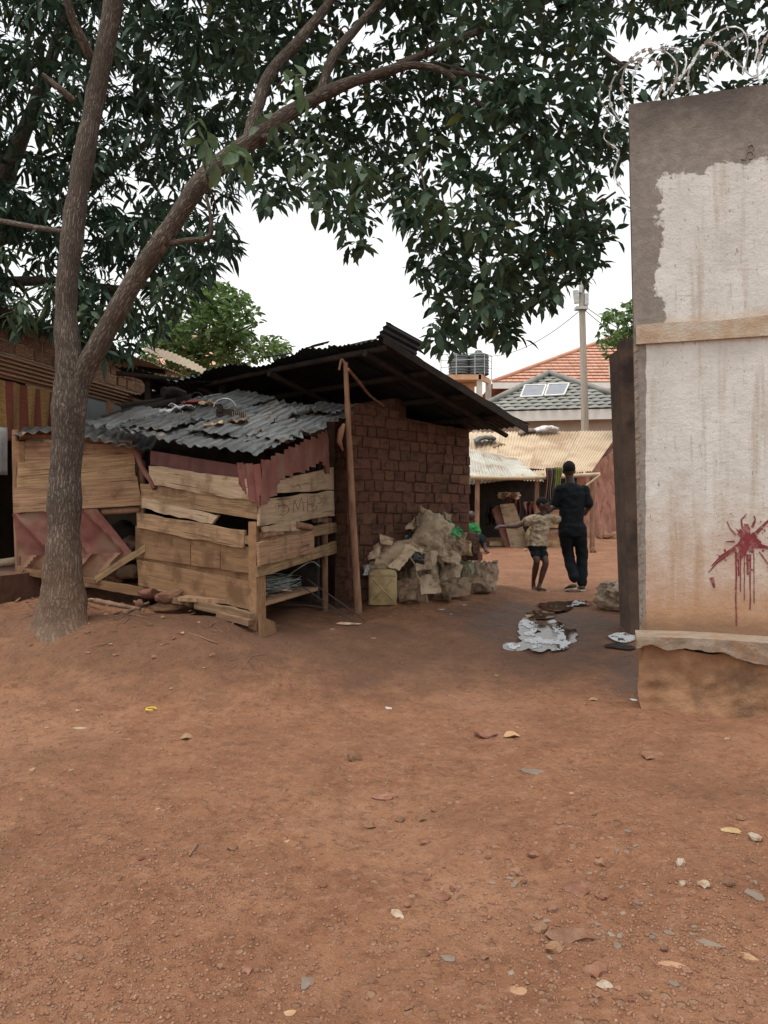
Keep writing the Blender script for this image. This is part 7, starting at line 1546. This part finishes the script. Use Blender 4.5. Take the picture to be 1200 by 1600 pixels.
for k in range(30):
    x, y = rb.gauss(940, 110), rb.gauss(1430, 60)
    if x > 1195 or y < 1200: continue
    shard('slate', x, y, rb.uniform(9, 22), rb.uniform(3, 7), rb.uniform(0, 3), 'small grey slate chip among the stones of the lower right road', 'shard', 'small slate chips on the road', seed=60 + k, tilt=rb.uniform(-.2, .2))
for k in range(22):
    x, y = rb.uniform(10, 1180), rb.uniform(1050, 1350); shard('dry_leaf', x, y, rb.uniform(8, 16), rb.uniform(2.5, 5), rb.uniform(0, 3), 'small dry leaf fragment lying on the dirt road', 'leaf', 'dry leaf fragments on the road', seed=100 + k, th=.002, tilt=rb.uniform(-.2, .2), name='dry_leaf', curl=.4)
# fine gravel: thousands of grains
g = np.random.default_rng(12); N = 45000; py = 1030 + 570 * g.random(N) ** .7; px = g.uniform(-20, 1220, N); Yd = 1.3 * F / (py - 800)
xs = (px - 600) / F * Yd; dens = fbm(xs * 1.1, Yd * 1.1, 21, 3); keep = g.random(N) < np.clip(.55 + 1.3 * dens, .08, 1); xs, Yd = xs[keep], Yd[keep]
keep = ~((xs > 1.5) & (Yd > 4.3)); xs, Yd = xs[keep], Yd[keep]; zs_ = ground_z(xs, Yd) + relief(xs, Yd); N = len(xs)
oc = np.array([(1, 0, 0), (-1, 0, 0), (0, 1, 0), (0, -1, 0), (0, 0, 1), (0, 0, -1)], float); ofc = np.array([(0, 2, 4), (2, 1, 4), (1, 3, 4), (3, 0, 4), (2, 0, 5), (1, 2, 5), (3, 1, 5), (0, 3, 5)])
s = .0018 + .0075 * g.random(N) ** 5; jit = g.uniform(.6, 1.3, (N, 6, 1)); an = g.uniform(0, 6.28, N); ca, sa = np.cos(an), np.sin(an)
V = oc[None] * jit; V[:, :, 2] *= .65; V = np.stack([V[:, :, 0] * ca[:, None] - V[:, :, 1] * sa[:, None], V[:, :, 0] * sa[:, None] + V[:, :, 1] * ca[:, None], V[:, :, 2]], -1) * s[:, None, None]
V += np.stack([xs, Yd, zs_ + s * .1], -1)[:, None, :]
MT['gravel'] = mat('gravel_grain', (.17, .078, .044), (.3, .165, .105), 30, .95, 0, c3=(.38, .25, .165), s3=45, lo3=.6, hi3=.7)
gr = big_mesh('gravel', V.reshape(-1, 3), (ofc[None] + (np.arange(N) * 6)[:, None, None]).reshape(-1, 3), 'gravel', None, True); tag(gr, 'fine reddish gravel on the road', None, None, 'stuff')
# roots, sticks and rubble by the tree and hut
for k, (pts, r, m, lb) in enumerate((([(150, 1010), (190, 1018), (218, 1024)], .028, 'root', 'pale thick root lying on the soil right of the tree'), ([(195, 975), (215, 985), (232, 1000)], .022, 'root', 'gnarled root above the thick one near the tree'), ([(115, 1020), (140, 1005), (165, 996)], .01, 'root', 'thin root curving from the tree foot'), ([(175, 1040), (200, 1028), (222, 1026)], .008, 'root', 'thin root below the thick pale root'), ([(25, 945), (40, 934), (52, 938)], .012, 'root', 'small bent stick left of the tree'), ([(210, 1000), (222, 1012), (224, 1026)], .014, 'root', 'short upright root end beside the thick root'), ([(300, 1228), (302, 1240), (301, 1338)], .0, 'root', ''), ([(200, 1036), (215, 1042), (232, 1046)], .007, 'root', 'thin twig on the soil below the roots'))):
    if r == 0: continue
    q = []
    for x, y in pts: X_, Y_ = gpt(x, y + (12 if False else 0)); q.append(Vector((X_, Y_, gz(X_, Y_) + r * .6)))
    q = spline([tuple(p) for p in q], 6); tag(MB().tube([Vector(p) for p in q], [r * (1 - .4 * i / len(q)) for i in range(len(q))], 8, .25, 14).obj('root', m, None, True), lb, 'root')
X_, Y_ = gpt(302, 1325); tag(MB().tube([Vector((X_, Y_ - .06, gz(X_, Y_ - .06) + .006)), Vector((X_ + .004, Y_, gz(X_, Y_) + .012)), Vector((X_ + .002, Y_ + .06, gz(X_, Y_ + .06) + .006))], .004, 6, .2).obj('stick', 'root', None, True), 'short thin stick on the left of the road', 'stick')
rock('rubble_block', 'plinth', 270, 1014, 70, 'flat earthen block on the soil between tree and hut', 'block', seed=41, h=.22, asp=.5, rot=.1)
rock('rubble_block', 'stone_red', 55, 925, 110, 'dark earth mound left of the tree', 'mound', seed=42, h=.4, asp=.8, rot=.2)
for k, (x, y, w) in enumerate(((950, 826, 16), (962, 824, 20), (938, 828, 10), (970, 832, 14), (944, 836, 8), (958, 838, 10))):
    Yq = 20.5; X_ = (x - 600) / F * Yq; mb = MB().ball((X_, Yq, gz(X_, Yq) + .05), (w / F * Yq * .5, .2, .12), 9, 6); mb.v = [p + Vector((1, 1, 1)) * .1 * nz(p, 5, k) for p in mb.v]; tag(mb.obj('rubble', 'stone_red', None, False), 'lump of rubble at the foot of the red mud wall', 'rubble', 'rubble by the mud wall')
for k in range(26):
    x, y = rb.uniform(5, 400), rb.uniform(990, 1070); X_, Y_ = gpt(x, y); a = rb.uniform(0, 3.14); L_ = rb.uniform(.05, .16); r = rb.uniform(.002, .005); dx, dy = math.cos(a) * L_, math.sin(a) * L_
    q = [Vector((X_ + dx * t, Y_ + dy * t + .02 * math.sin(t * 3 + k), gz(X_ + dx * t, Y_ + dy * t) + r)) for t in (-1, -.4, .2, 1)]
    tag(MB().tube([Vector(p) for p in spline([tuple(p) for p in q], 4)], r, 5, .2).obj('twig', 'root', None, True), 'thin dry twig lying on the soil below tree and hut', 'twig', 'dry twigs under the tree')
for k in range(40):
    x = rb.uniform(20, 420); y = rb.uniform(985, 1075); X_, Y_ = gpt(x, y)
    if k % 2: rock('stone', 'stone_red', x, y, rb.uniform(5, 12), 'small clod on the soil below the tree and hut', 'stone', 'clods under the tree', h=.6, seed=200 + k)
    else: shard('dry_leaf', x, y, rb.uniform(9, 16), rb.uniform(2.5, 5), rb.uniform(0, 3), 'brown fallen leaf on the soil under the tree', 'leaf', 'fallen leaves under the tree', seed=240 + k, th=.002, tilt=rb.uniform(-.3, .3), name='dry_leaf', curl=.4)
for k, (x, y, w) in enumerate(((520, 985, 10), (584, 1000, 8), (640, 938, 16), (690, 945, 18), (725, 940, 16), (660, 955, 10), (705, 960, 9), (610, 965, 9))):
    shard(['card', 'white_plastic'][k % 3 == 0], x, y, w, w * .25, .3 * k, 'bit of litter on the ground before the heap', 'scrap', 'litter before the heap', seed=300 + k, th=.004, name='litter')
